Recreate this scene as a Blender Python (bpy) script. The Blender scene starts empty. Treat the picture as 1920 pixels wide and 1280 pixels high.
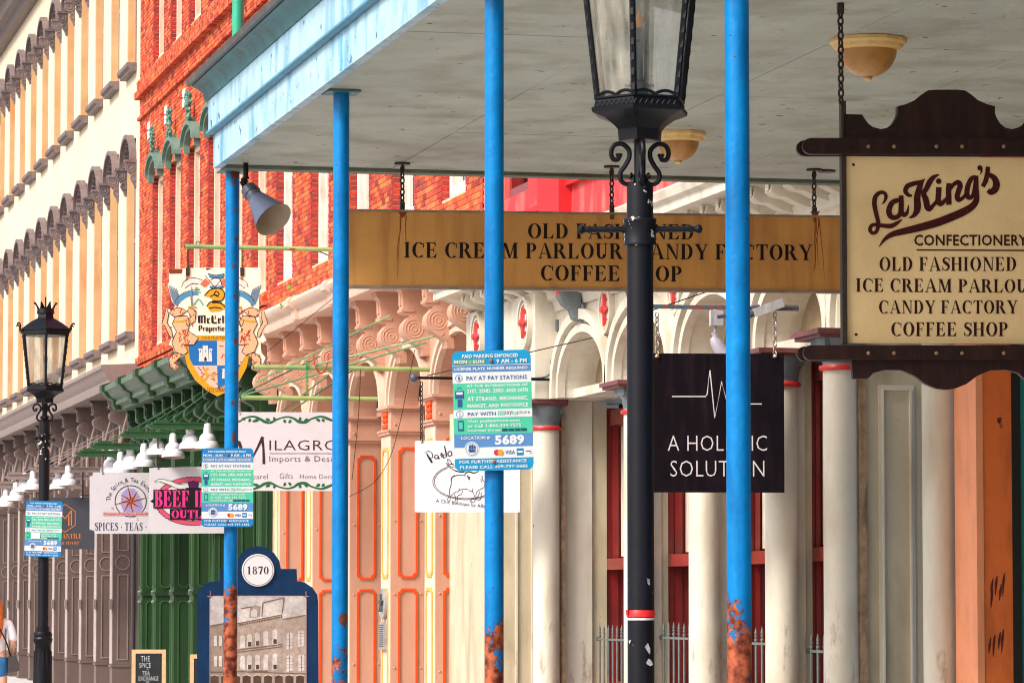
import bpy, bmesh, math, random
from mathutils import Vector, Matrix
R = math.radians
random.seed(7)
S = bpy.context.scene
C = S.collection
# ------------------------------------------------------------------ camera, light, exposure
FPX = 7170.0
PITCH = math.atan(490/FPX)
PSI = math.atan(1640*math.cos(PITCH)/FPX)
CAMZ = 1.6
cam_d = bpy.data.cameras.new('camera'); cam = bpy.data.objects.new('camera', cam_d); C.objects.link(cam)
cam_d.sensor_width = 36; cam_d.lens = 36*FPX/1920; cam_d.clip_start = .1; cam_d.clip_end = 2000
cam.location = (0, 0, CAMZ)
cam.rotation_euler = (math.pi/2+PITCH, 0, -PSI)
cam_d.dof.use_dof = True; cam_d.dof.focus_distance = 21; cam_d.dof.aperture_fstop = 32
S.camera = cam
SUN_EL, SUN_AZ = R(42), R(244)      # azimuth from +Y clockwise
w = bpy.data.worlds.new('World'); S.world = w; w.use_nodes = True
nt = w.node_tree; nt.nodes.clear()
sk = nt.nodes.new('ShaderNodeTexSky'); sk.sky_type = 'NISHITA'; sk.sun_disc = False
sk.sun_elevation = SUN_EL; sk.sun_rotation = SUN_AZ; sk.dust_density = 4; sk.air_density = 1.0
bg = nt.nodes.new('ShaderNodeBackground'); bg.inputs[1].default_value = .1
wo = nt.nodes.new('ShaderNodeOutputWorld')
nt.links.new(sk.outputs[0], bg.inputs[0]); nt.links.new(bg.outputs[0], wo.inputs[0])
sd = bpy.data.lights.new('sun', 'SUN'); sd.energy = 1.5; sd.angle = R(18); sd.color = (1, .94, .86)
sun = bpy.data.objects.new('sun', sd); C.objects.link(sun)
sdir = Vector((math.sin(SUN_AZ)*math.cos(SUN_EL), math.cos(SUN_AZ)*math.cos(SUN_EL), math.sin(SUN_EL)))
sun.rotation_euler = sdir.to_track_quat('Z', 'Y').to_euler()
S.view_settings.view_transform = 'Standard'; S.view_settings.look = 'None'
S.view_settings.gamma = 1; S.view_settings.use_curve_mapping = False
S.view_settings.exposure = 1.3
S.render.engine = 'CYCLES'; S.cycles.pixel_filter_type = 'BLACKMAN_HARRIS'; S.cycles.filter_width = 1.05

# ------------------------------------------------------------------ measuring helpers (photo pixel -> point on a real plane)
fwd = Vector((math.sin(PSI)*math.cos(PITCH), math.cos(PSI)*math.cos(PITCH), math.sin(PITCH)))
rgt = Vector((math.cos(PSI), -math.sin(PSI), 0)); upv = rgt.cross(fwd)
O3 = Vector((0, 0, CAMZ))
def ray(px, py): return fwd + rgt*((px-960)/FPX) + upv*((640-py)/FPX)
def atX(px, py, X): d = ray(px, py); return O3 + d*(X/d.x)
def atY(px, py, Y): d = ray(px, py); return O3 + d*(Y/d.y)
def atZ(px, py, Z): d = ray(px, py); return O3 + d*((Z-CAMZ)/d.z)
def YF(px, X=8.0): return atX(px, 900, X).y
def XF(px, Y): return atY(px, 900, Y).x
def proj(p):
    q = Vector(p)-O3; k = q.dot(fwd); return 960+FPX*q.dot(rgt)/k, 640-FPX*q.dot(upv)/k

# ------------------------------------------------------------------ materials
MATS = {}
def lin(c):
    return tuple((x/12.92 if x <= .04045 else ((x+.055)/1.055)**2.4) for x in c)
def mat(name, col, rough=.6, var=.12, vs=2.5, dirt=None, damt=.35, dscale=3.0, streak=6.0, bump=.15, bs=60,
        metal=0, rust=None, ramt=.66, rs=14, spec=.5, island=0, coat=0):
    if name in MATS: return MATS[name]
    m = bpy.data.materials.new(name); m.use_nodes = True; t = m.node_tree; N = t.nodes; L = t.links
    b = N['Principled BSDF']; b.inputs['Roughness'].default_value = rough; b.inputs['Metallic'].default_value = metal
    b.inputs['Specular IOR Level'].default_value = spec
    b.inputs['Coat Weight'].default_value = coat; b.inputs['Coat Roughness'].default_value = .25
    g = N.new('ShaderNodeNewGeometry')
    n1 = N.new('ShaderNodeTexNoise'); n1.inputs['Scale'].default_value = vs; n1.inputs['Detail'].default_value = 8
    n1.inputs['Roughness'].default_value = .65
    L.new(g.outputs['Position'], n1.inputs['Vector'])
    r1 = N.new('ShaderNodeMapRange'); r1.inputs[1].default_value = .3; r1.inputs[2].default_value = .7
    r1.inputs[3].default_value = 1-var; r1.inputs[4].default_value = 1+var
    L.new(n1.outputs[0], r1.inputs[0])
    hs = N.new('ShaderNodeHueSaturation'); hs.inputs['Color'].default_value = (*col, 1)
    L.new(r1.outputs[0], hs.inputs['Value'])
    last = hs.outputs[0]
    if island:
        oi = N.new('ShaderNodeObjectInfo'); ad = N.new('ShaderNodeMath'); ad.operation = 'ADD'
        fr = N.new('ShaderNodeMath'); fr.operation = 'FRACT'
        L.new(g.outputs['Random Per Island'], ad.inputs[0]); L.new(oi.outputs['Random'], ad.inputs[1]); L.new(ad.outputs[0], fr.inputs[0])
        cr = N.new('ShaderNodeValToRGB'); e = cr.color_ramp
        e.elements[0].position = 0; e.elements[0].color = (.16, .012, .008, 1)
        e.elements[1].position = 1; e.elements[1].color = (.5, .13, .06, 1)
        for p, c in ((.1, (.32, .02, .008)), (.3, (.5, .045, .01)), (.55, (.6, .08, .015)), (.8, (.64, .11, .02)), (.93, (.68, .17, .035))):
            k = e.elements.new(p); k.color = (*c, 1)
        L.new(fr.outputs[0], cr.inputs[0])
        mx = N.new('ShaderNodeMix'); mx.data_type = 'RGBA'; mx.blend_type = 'MULTIPLY'; mx.inputs[0].default_value = 1
        L.new(cr.outputs[0], mx.inputs[6]); L.new(hs.outputs[0], mx.inputs[7]); last = mx.outputs[2]
    if dirt:
        mp = N.new('ShaderNodeMapping'); mp.inputs['Scale'].default_value = (streak, streak, 1)
        L.new(g.outputs['Position'], mp.inputs[0])
        n2 = N.new('ShaderNodeTexNoise'); n2.inputs['Scale'].default_value = dscale; n2.inputs['Detail'].default_value = 6
        L.new(mp.outputs[0], n2.inputs['Vector'])
        r2 = N.new('ShaderNodeMapRange'); r2.inputs[1].default_value = .48; r2.inputs[2].default_value = .72
        r2.inputs[3].default_value = 0; r2.inputs[4].default_value = damt
        L.new(n2.outputs[0], r2.inputs[0])
        mx = N.new('ShaderNodeMix'); mx.data_type = 'RGBA'; mx.inputs[7].default_value = (*dirt, 1)
        L.new(r2.outputs[0], mx.inputs[0]); L.new(last, mx.inputs[6]); last = mx.outputs[2]
    if rust:
        n3 = N.new('ShaderNodeTexNoise'); n3.inputs['Scale'].default_value = rs; n3.inputs['Detail'].default_value = 5
        L.new(g.outputs['Position'], n3.inputs['Vector'])
        r3 = N.new('ShaderNodeMapRange'); r3.inputs[1].default_value = ramt; r3.inputs[2].default_value = ramt+.03
        L.new(n3.outputs[0], r3.inputs[0])
        mx = N.new('ShaderNodeMix'); mx.data_type = 'RGBA'; mx.inputs[7].default_value = (*rust, 1)
        L.new(r3.outputs[0], mx.inputs[0]); L.new(last, mx.inputs[6]); last = mx.outputs[2]
    L.new(last, b.inputs['Base Color'])
    if bump:
        n4 = N.new('ShaderNodeTexNoise'); n4.inputs['Scale'].default_value = bs; n4.inputs['Detail'].default_value = 4
        L.new(g.outputs['Position'], n4.inputs['Vector'])
        bp = N.new('ShaderNodeBump'); bp.inputs['Strength'].default_value = bump; bp.inputs['Distance'].default_value = .01
        L.new(n4.outputs[0], bp.inputs['Height']); L.new(bp.outputs[0], b.inputs['Normal'])
    MATS[name] = m; return m
def flat(name, c, rough=.55):            # flat print colour, given in sRGB 0..255
    return mat('print_'+name, tuple(v*.68 for v in lin([x/255 for x in c])), rough, var=.05, vs=6, bump=0, spec=.25)
GRIME = (.06, .045, .03)
M_soffit = mat('soffit_paint', (.45, .485, .43), .65, .16, 1.6, dirt=(.22, .2, .13), damt=.6, dscale=2.6, streak=1, rust=(.07, .06, .045), ramt=.69, rs=11, bump=.5, bs=30)
M_fascia = mat('fascia_paint', (.38, .58, .7), .45, .2, 6, dirt=(.08, .28, .45), damt=.85, dscale=2.4, streak=2.5, rust=(.02, .09, .2), ramt=.655, rs=13)
M_teal = mat('crown_paint', (.045, .19, .22), .45, .3, 5, dirt=(.05, .07, .06), damt=.7, dscale=2, streak=2)
M_gutter = mat('gutter_metal', (.065, .055, .05), .5, .3, 6, dirt=(.14, .11, .09), damt=.5, dscale=3, streak=1)
M_blacki = mat('black_iron', (.004, .0045, .008), .4, .3, 8, bump=.12, bs=35, spec=.22)
M_cream = mat('cream_paint', (.61, .565, .475), .5, .08, 1.5, dirt=(.3, .2, .1), damt=.5, dscale=1.1, streak=4, bump=.25, bs=25, rust=(.2, .11, .04), ramt=.75, rs=8)
def smudge(m, col, z0=.2, z1=1.7, amt=.75):
    t = m.node_tree; N = t.nodes; L = t.links; b = N['Principled BSDF']; src = b.inputs['Base Color'].links[0].from_socket
    g = N.new('ShaderNodeNewGeometry'); sx = N.new('ShaderNodeSeparateXYZ'); L.new(g.outputs['Position'], sx.inputs[0])
    mp = N.new('ShaderNodeMapping'); mp.inputs['Scale'].default_value = (6, 6, 1.6); L.new(g.outputs['Position'], mp.inputs[0])
    n = N.new('ShaderNodeTexNoise'); n.inputs['Scale'].default_value = 1.6; n.inputs['Detail'].default_value = 7; n.inputs['Roughness'].default_value = .7; L.new(mp.outputs[0], n.inputs[0])
    th = N.new('ShaderNodeMapRange'); th.inputs[1].default_value = z0; th.inputs[2].default_value = z1; th.inputs[3].default_value = .38; th.inputs[4].default_value = .64; L.new(sx.outputs[2], th.inputs[0])
    d = N.new('ShaderNodeMath'); d.operation = 'SUBTRACT'; L.new(n.outputs[0], d.inputs[0]); L.new(th.outputs[0], d.inputs[1])
    r = N.new('ShaderNodeMapRange'); r.inputs[1].default_value = 0; r.inputs[2].default_value = .12; r.inputs[3].default_value = 0; r.inputs[4].default_value = amt; L.new(d.outputs[0], r.inputs[0])
    mx = N.new('ShaderNodeMix'); mx.data_type = 'RGBA'; mx.inputs[7].default_value = (*col, 1); L.new(r.outputs[0], mx.inputs[0]); L.new(src, mx.inputs[6]); L.new(mx.outputs[2], b.inputs['Base Color'])
smudge(M_cream, (.27, .19, .12))
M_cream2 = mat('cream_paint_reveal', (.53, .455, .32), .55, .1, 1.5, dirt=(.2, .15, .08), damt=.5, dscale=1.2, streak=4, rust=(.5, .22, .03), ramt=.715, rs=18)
M_cgrey = mat('blue_grey_paint', (.12, .15, .165), .5, .15, 5, dirt=GRIME, damt=.3)
M_dred = mat('dark_red_paint', (.24, .012, .01), .35, .15, 4, dirt=(.08, .02, .02), damt=.5, coat=.3)
M_maroon = mat('maroon_slab_paint', (.16, .05, .05), .5, .2, 6, dirt=GRIME, damt=.3)
M_bred = mat('bright_red_paint', (.55, .02, .02), .4, .1)
M_pink = mat('pink_paint', (.56, .31, .215), .5, .06, 1.5, dirt=(.4, .16, .07), damt=.25, dscale=1.4, streak=5, bump=.25, bs=22, rust=(.75, .2, .02), ramt=.74, rs=15)
M_pinkl = mat('lit_pink_paint', (.68, .49, .39), .5, .07, 1.5, dirt=(.65, .28, .1), damt=.3, dscale=1.6, streak=5, rust=(.7, .2, .03), ramt=.73, rs=15)  # the pink as its lit fronts look, light put into the colour
M_orange = mat('orange_trim_paint', (.75, .075, .008), .4, .15, 6, dirt=(.4, .06, .01), damt=.4)
M_yel = mat('amber_trim_paint', (.8, .36, .06), .4, .2, 6)
M_green = mat('green_paint', (.018, .05, .016), .4, .15, 3, dirt=(.012, .03, .012), damt=.5)
M_greenl = mat('grey_green_cornice_paint', (.1, .15, .1), .45, .2, 4, dirt=(.03, .08, .04), damt=.6, dscale=2, streak=3)
M_beam = mat('green_beam_paint', (.024, .09, .028), .4, .15, 8, dirt=(.02, .06, .02), damt=.4)
M_pole = mat('pale_green_pole_paint', (.27, .38, .13), .45, .3, 2.2, dirt=(.1, .3, .14), damt=.8, dscale=1.2, streak=1, rust=(.35, .1, .02), ramt=.67, rs=12)
M_brown = mat('brown_grey_paint', (.135, .092, .082), .5, .12, 2, dirt=(.1, .06, .05), damt=.5, dscale=1.2, streak=4)
M_brownl = mat('mauve_grey_paint', (.26, .195, .18), .5, .12, 3, dirt=(.2, .13, .11), damt=.4, streak=3)
M_white = mat('warm_white_stucco', (.68, .58, .43), .7, .06, 1, dirt=(.6, .4, .22), damt=.35, dscale=.7, streak=4, rust=(.4, .2, .1), ramt=.77, rs=7)
M_tan = mat('peeling_tan_paint', (.72, .42, .2), .7, .15, 2, dirt=(.66, .24, .06), damt=.7, dscale=.9, streak=3)
M_mauve = mat('hood_mauve_stone', (.17, .125, .125), .6, .2, 6, dirt=(.08, .05, .05), damt=.5)
M_brick = mat('brick_face', (1, 1, 1), .75, .22, 30, island=1, bump=.5, bs=80, dirt=(.6, .2, .1), damt=.3, dscale=4, streak=1)
M_mortar = mat('mortar', (.66, .42, .28), .9, .2, 20, bump=.3)
M_stucco = mat('red_stucco', (.55, .03, .035), .7, .2, 2, dirt=(.66, .19, .16), damt=.9, dscale=2.2, streak=1.6, bump=.5, bs=30)
M_stucco2 = mat('red_stucco_pilaster', (.5, .008, .012), .6, .15, 3)
M_hood = mat('verdigris_hood', (.12, .22, .18), .5, .2, 8, dirt=(.05, .1, .08), damt=.5)
M_wcream = mat('window_cream_paint', (.74, .56, .42), .55, .12, 4, dirt=(.45, .25, .15), damt=.4, dscale=2)
M_wwhite = mat('window_white_paint', (.78, .71, .62), .55, .12, 5, dirt=(.35, .26, .18), damt=.5, dscale=2.5)
M_glassd = mat('window_glass', (.1, .11, .12), .08, .3, 1, bump=0, spec=.9)
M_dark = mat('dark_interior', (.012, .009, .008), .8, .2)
M_org1 = mat('lit_salmon_paint', (.9, .33, .16), .5, .08, 2, dirt=(.45, .15, .07), damt=.3, streak=3, bump=.3, bs=30)  # lighter copy of the orange, with light on the front put in
M_org2 = mat('burnt_orange_paint', (.82, .17, .035), .5, .1, 2, dirt=(.25, .05, .02), damt=.4, streak=3, rust=(.1, .01, .01), ramt=.72, rs=9)
M_tealdoor = mat('teal_paint', (.02, .22, .22), .5)
M_bigsign = mat('ochre_board', (.6, .29, .07), .55, .1, 3, dirt=(.3, .1, .02), damt=.5, dscale=1.2, streak=9, rust=(.12, .05, .02), ramt=.75, rs=10)
M_king = mat('cream_sign_board', (.8, .6, .31), .5, .05, 4, dirt=(.5, .33, .14), damt=.4, dscale=3, streak=1)
M_wood = mat('dark_oxblood_wood', (.016, .004, .004), .45, .3, 12, dirt=(.05, .018, .012), damt=.5, spec=.25)
M_chain = mat('rusty_chain', (.045, .028, .02), .5, .4, 30, metal=.5)
M_chaing = mat('galvanised_chain', (.35, .33, .31), .4, .3, 30, metal=.6, rust=(.4, .14, .03), ramt=.6, rs=40)
M_wsign = mat('white_sign_board', (.57, .53, .57), .45, .04, 5, dirt=(.6, .5, .45), damt=.25, dscale=2)
M_enamel = mat('white_enamel', (.72, .69, .71), .25, .03, 3, bump=0, coat=.5)
M_enamin = mat('shade_lining', (.5, .3, .22), .5, .1)
M_amber = mat('amber_glass_bowl', (.55, .26, .06), .35, .1, 8, dirt=(.2, .1, .04), damt=.4, dscale=4, coat=.3)
M_ambrim = mat('yellow_lamp_rim', (.85, .56, .22), .4, .1, 6)
M_iron = mat('grey_spear_iron', (.11, .13, .13), .5, .2, 20, rust=(.3, .13, .04), ramt=.62, rs=30)
M_rbar = mat('flaking_blue_bar', (.06, .1, .14), .5, .3, 15, rust=(.3, .05, .03), ramt=.53, rs=16)
M_navy = mat('navy_frame', (.003, .024, .075), .5, .25, 8, dirt=(.008, .04, .09), damt=.4, spec=.15)
M_concrete = mat('concrete', (.52, .51, .48), .85, .15, 2, dirt=(.2, .18, .15), damt=.5, streak=1)
M_asphalt = mat('worn_street_surface', (.24, .235, .22), .9, .2, 4)
M_steel = mat('lamp_grey_metal', (.06, .07, .1), .4, .2, 9)
M_black = flat('black', (24, 20, 22))

def post_material():
    m = mat('blue_post_paint', (.0, .175, .48), .36, .2, 5, bump=.35, bs=24, dirt=(.0, .06, .2), damt=.6, dscale=2.6, streak=6, rust=(.06, .035, .03), ramt=.7, rs=34, spec=.22)
    t = m.node_tree; N = t.nodes; L = t.links; b = N['Principled BSDF']
    src = b.inputs['Base Color'].links[0].from_socket
    g = N.new('ShaderNodeNewGeometry'); sx = N.new('ShaderNodeSeparateXYZ'); L.new(g.outputs['Position'], sx.inputs[0])
    oi = N.new('ShaderNodeObjectInfo'); sc = N.new('ShaderNodeSeparateColor'); L.new(oi.outputs['Color'], sc.inputs[0])
    n = N.new('ShaderNodeTexNoise'); n.inputs['Scale'].default_value = 9; n.inputs['Detail'].default_value = 4
    L.new(g.outputs['Position'], n.inputs['Vector'])
    a = N.new('ShaderNodeMath'); a.operation = 'MULTIPLY_ADD'; L.new(n.outputs[0], a.inputs[0]); a.inputs[1].default_value = 1.0
    h = N.new('ShaderNodeMath'); h.operation = 'MULTIPLY_ADD'; L.new(sc.outputs[0], h.inputs[0]); h.inputs[1].default_value = 3; h.inputs[2].default_value = -.5
    L.new(h.outputs[0], a.inputs[2])
    nf = N.new('ShaderNodeTexNoise'); nf.inputs['Scale'].default_value = 55; nf.inputs['Detail'].default_value = 5; L.new(g.outputs['Position'], nf.inputs['Vector'])
    af = N.new('ShaderNodeMath'); af.operation = 'MULTIPLY_ADD'; L.new(nf.outputs[0], af.inputs[0]); af.inputs[1].default_value = .5; L.new(a.outputs[0], af.inputs[2])
    a2 = N.new('ShaderNodeMath'); a2.operation = 'SUBTRACT'; L.new(af.outputs[0], a2.inputs[0]); a2.inputs[1].default_value = .25
    c = N.new('ShaderNodeMath'); c.operation = 'LESS_THAN'; L.new(sx.outputs[2], c.inputs[0]); L.new(a2.outputs[0], c.inputs[1])
    # brown bleed just above the bare metal
    df = N.new('ShaderNodeMath'); df.operation = 'SUBTRACT'; L.new(sx.outputs[2], df.inputs[0]); L.new(a2.outputs[0], df.inputs[1])
    bl2 = N.new('ShaderNodeMapRange'); bl2.inputs[1].default_value = 0; bl2.inputs[2].default_value = .13; bl2.inputs[3].default_value = .55; bl2.inputs[4].default_value = 0; L.new(df.outputs[0], bl2.inputs[0])
    mb = N.new('ShaderNodeMix'); mb.data_type = 'RGBA'; mb.inputs[7].default_value = (.035, .05, .09, 1); L.new(bl2.outputs[0], mb.inputs[0]); L.new(src, mb.inputs[6]); src = mb.outputs[2]
    n2 = N.new('ShaderNodeTexNoise'); n2.inputs['Scale'].default_value = 25; L.new(g.outputs['Position'], n2.inputs['Vector'])
    cr = N.new('ShaderNodeValToRGB'); cr.color_ramp.elements[0].position = .38; cr.color_ramp.elements[1].position = .62; cr.color_ramp.elements[0].color = (.09, .018, .01, 1); cr.color_ramp.elements[1].color = (.4, .1, .045, 1)
    L.new(n2.outputs[0], cr.inputs[0])
    mx = N.new('ShaderNodeMix'); mx.data_type = 'RGBA'; L.new(c.outputs[0], mx.inputs[0]); L.new(src, mx.inputs[6]); L.new(cr.outputs[0], mx.inputs[7])
    L.new(mx.outputs[2], b.inputs['Base Color'])
    return m
M_post = post_material()
def lamp_pole_material():
    m = mat('black_pole_paint', (.004, .0045, .009), .4, .3, 6, bump=.1, bs=25, spec=.25)
    t = m.node_tree; N = t.nodes; L = t.links; b = N['Principled BSDF']
    src = b.inputs['Base Color'].links[0].from_socket
    g = N.new('ShaderNodeNewGeometry'); sx = N.new('ShaderNodeSeparateXYZ'); L.new(g.outputs['Position'], sx.inputs[0])
    n = N.new('ShaderNodeTexNoise'); n.inputs['Scale'].default_value = 28; n.inputs['Detail'].default_value = 2; L.new(g.outputs['Position'], n.inputs['Vector'])
    th = N.new('ShaderNodeMapRange'); th.inputs[1].default_value = 2.7; th.inputs[2].default_value = 2.85; th.inputs[3].default_value = .78; th.inputs[4].default_value = .635
    L.new(sx.outputs[2], th.inputs[0])
    th2 = N.new('ShaderNodeMapRange'); th2.inputs[1].default_value = 3.03; th2.inputs[2].default_value = 3.06; th2.inputs[3].default_value = 0; th2.inputs[4].default_value = .3
    L.new(sx.outputs[2], th2.inputs[0])
    ad = N.new('ShaderNodeMath'); L.new(th.outputs[0], ad.inputs[0]); L.new(th2.outputs[0], ad.inputs[1])
    c = N.new('ShaderNodeMath'); c.operation = 'GREATER_THAN'; L.new(n.outputs[0], c.inputs[0]); L.new(ad.outputs[0], c.inputs[1])
    mx = N.new('ShaderNodeMix'); mx.data_type = 'RGBA'; L.new(c.outputs[0], mx.inputs[0]); L.new(src, mx.inputs[6]); mx.inputs[7].default_value = (.6, .52, .45, 1)
    L.new(mx.outputs[2], b.inputs['Base Color'])
    return m
M_lpole = lamp_pole_material()
def lantern_glass():
    m = bpy.data.materials.new('dirty_lantern_glass'); m.use_nodes = True; t = m.node_tree; N = t.nodes; L = t.links; N.clear()
    o = N.new('ShaderNodeOutputMaterial'); tr = N.new('ShaderNodeBsdfTransparent'); tr.inputs[0].default_value = (.85, .87, .85, 1)
    d = N.new('ShaderNodeBsdfPrincipled'); d.inputs['Base Color'].default_value = (.5, .47, .4, 1); d.inputs['Roughness'].default_value = .5
    gl = N.new('ShaderNodeBsdfGlossy'); gl.inputs['Roughness'].default_value = .05
    g = N.new('ShaderNodeNewGeometry'); n = N.new('ShaderNodeTexNoise'); n.inputs['Scale'].default_value = 12; n.inputs['Detail'].default_value = 6
    mp = N.new('ShaderNodeMapping'); mp.inputs['Scale'].default_value = (2, 2, .5); L.new(g.outputs['Position'], mp.inputs[0]); L.new(mp.outputs[0], n.inputs[0])
    r = N.new('ShaderNodeMapRange'); r.inputs[1].default_value = .35; r.inputs[2].default_value = .75; r.inputs[3].default_value = .08; r.inputs[4].default_value = .5
    L.new(n.outputs[0], r.inputs[0])
    m1 = N.new('ShaderNodeMixShader'); L.new(r.outputs[0], m1.inputs[0]); L.new(tr.outputs[0], m1.inputs[1]); L.new(d.outputs[0], m1.inputs[2])
    fr = N.new('ShaderNodeFresnel'); m2 = N.new('ShaderNodeMixShader'); L.new(fr.outputs[0], m2.inputs[0]); L.new(m1.outputs[0], m2.inputs[1]); L.new(gl.outputs[0], m2.inputs[2])
    L.new(m2.outputs[0], o.inputs[0]); return m
M_lglass = lantern_glass()

# ------------------------------------------------------------------ geometry helpers
def spline(pts, ws=None, n=5):
    P = [Vector(p) for p in pts]; out = []; wo_ = []
    if len(P) < 3: return P, list(ws or [1]*len(P))
    for i in range(len(P)-1):
        a = P[max(i-1, 0)]; b = P[i]; c = P[i+1]; d = P[min(i+2, len(P)-1)]
        for k in range(n):
            t = k/n
            out.append(.5*((2*b)+(c-a)*t+(2*a-5*b+4*c-d)*t*t+(3*b-a-3*c+d)*t*t*t))
            if ws: wo_.append(ws[i]*(1-t)+ws[i+1]*t)
    out.append(P[-1])
    if ws: wo_.append(ws[-1])
    return out, wo_
class G:
    def __init__(s): s.v = []; s.f = []
    def add(s, vs, fs):
        o = len(s.v); s.v += [tuple(v) for v in vs]; s.f += [tuple(i+o for i in f) for f in fs]; return s
    def box(s, x0, x1, y0, y1, z0, z1):
        return s.add([(x0, y0, z0), (x1, y0, z0), (x1, y1, z0), (x0, y1, z0), (x0, y0, z1), (x1, y0, z1), (x1, y1, z1), (x0, y1, z1)],
                     [(3, 2, 1, 0), (4, 5, 6, 7), (0, 1, 5, 4), (1, 2, 6, 5), (2, 3, 7, 6), (3, 0, 4, 7)])
    def P(s, axis, p, a):
        return (a, p[0], p[1]) if axis == 'x' else (p[0], a, p[1]) if axis == 'y' else (p[0], p[1], a)
    def prism(s, pts, axis, a, b):
        n = len(pts); vs = [s.P(axis, p, a) for p in pts]+[s.P(axis, p, b) for p in pts]
        fs = [tuple(range(n))[::-1], tuple(range(n, 2*n))]+[(i, (i+1) % n, (i+1) % n+n, i+n) for i in range(n)]
        return s.add(vs, fs)
    def ring(s, outer, inner, axis, a, b, closed=True):
        n = len(outer); vs = [s.P(axis, p, a) for p in outer]+[s.P(axis, p, a) for p in inner]+[s.P(axis, p, b) for p in outer]+[s.P(axis, p, b) for p in inner]
        fs = []; m = n if closed else n-1
        for i in range(m):
            j = (i+1) % n
            fs += [(i, j, n+j, n+i), (2*n+j, 2*n+i, 3*n+i, 3*n+j), (j, i, 2*n+i, 2*n+j), (n+i, n+j, 3*n+j, 3*n+i)]
        if not closed: fs += [(0, n, 3*n, 2*n), (n-1, 3*n-1, 4*n-1, 2*n-1)]
        return s.add(vs, fs)
    def tube(s, path, r, n=8, closed=False, rs=None, caps=True):
        P = [Vector(p) for p in path]; m = len(P); vs = []; fs = []
        ref = None
        for i, p in enumerate(P):
            if closed: t = P[(i+1) % m]-P[i-1]
            else: t = P[min(i+1, m-1)]-P[max(i-1, 0)]
            t.normalize()
            if ref is None: ref = Vector((0, 0, 1)) if abs(t.z) < .9 else Vector((1, 0, 0))
            a = (ref-t*ref.dot(t))
            if a.length < 1e-5: a = t.orthogonal()
            a.normalize(); ref = a; b = t.cross(a); rr = rs[i] if rs else r
            for k in range(n):
                q = 2*math.pi*k/n; vs.append(p+(a*math.cos(q)+b*math.sin(q))*rr)
        for i in range(m if closed else m-1):
            for k in range(n):
                j = (i+1) % m; fs.append((i*n+k, i*n+(k+1) % n, j*n+(k+1) % n, j*n+k))
        if not closed and caps: fs += [tuple(range(n))[::-1], tuple(range((m-1)*n, m*n))]
        return s.add(vs, fs)
    def lathe(s, prof, cx=0, cy=0, n=20, rot=0, M=None, capb=True, capt=True):
        vs = []; fs = []
        for r, z in prof:
            for k in range(n):
                q = 2*math.pi*k/n+rot; vs.append(Vector((cx+r*math.cos(q), cy+r*math.sin(q), z)))
        if M: vs = [M @ v for v in vs]
        m = len(prof)
        for i in range(m-1):
            for k in range(n): fs.append((i*n+k, i*n+(k+1) % n, (i+1)*n+(k+1) % n, (i+1)*n+k))
        if capb: fs.append(tuple(range(n))[::-1])
        if capt: fs.append(tuple(range((m-1)*n, m*n)))
        return s.add(vs, fs)
    def chain(s, p0, p1, L=.035, r=.004, wd=None):
        p0 = Vector(p0); p1 = Vector(p1); n = max(1, int((p1-p0).length/(L*.78))); d = (p1-p0)/n; u = d.normalized()
        a = u.orthogonal().normalized(); b = u.cross(a); wd = wd or L*.32
        for i in range(n):
            c = p0+d*(i+.5); s1 = a if i % 2 else b
            pts = [c+u*(L*.5*math.cos(q))*(1)+s1*(wd*math.sin(q)) for q in [2*math.pi*k/8 for k in range(8)]]
            s.tube(pts, r, 5, closed=True)
        return s
    def build(s, name, m, parent=None, local=False, smooth=True, ang=35, kind=None, label=None, group=None, cat=None):
        me = bpy.data.meshes.new(name)
        off = Vector((0, 0, 0))
        if parent and not local:
            q = parent
            while q.parent: q = q.parent
            off = q.location.copy()
        me.from_pydata([(v[0]-off[0], v[1]-off[1], v[2]-off[2]) for v in s.v], [], s.f)
        me.materials.append(m)
        if len(s.f) < 30000:
            bm = bmesh.new(); bm.from_mesh(me); bmesh.ops.recalc_face_normals(bm, faces=bm.faces); bm.to_mesh(me); bm.free()
        if smooth:
            me.polygons.foreach_set('use_smooth', [True]*len(me.polygons)); me.set_sharp_from_angle(angle=R(ang))
        o = bpy.data.objects.new(name, me); C.objects.link(o)
        if parent: o.parent = parent
        if kind: o['kind'] = kind
        tag(o, label, cat, group)
        return o
def tag(o, label=None, cat=None, group=None, kind=None):
    if label: o['label'] = label
    if cat: o['category'] = cat
    if group: o['group'] = group
    if kind: o['kind'] = kind
    return o
def root(name, loc, label, cat, group=None, rz=0):
    o = bpy.data.objects.new(name, None); C.objects.link(o); o.location = loc; o.rotation_euler = (0, 0, rz); o.empty_display_size = .1
    return tag(o, label, cat, group)
def share(src, loc, parent=None, name=None):
    o = src.copy(); C.objects.link(o); o.location = loc
    if parent: o.parent = parent
    return o
def copy_tree(o, loc=None, rz=None, label=None):
    def rec(a, par):
        c = a.copy(); C.objects.link(c)
        if par: c.parent = par
        for ch in list(kids[a.name]): rec(ch, c)
        return c
    kids = {}
    def idx(a):
        kids[a.name] = [x for x in C.objects if x.parent == a]
        for k in kids[a.name]: idx(k)
    idx(o)
    c = rec(o, None)
    if loc is not None: c.location = loc
    if rz is not None: c.rotation_euler.z = rz
    if label: c['label'] = label
    return c

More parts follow.
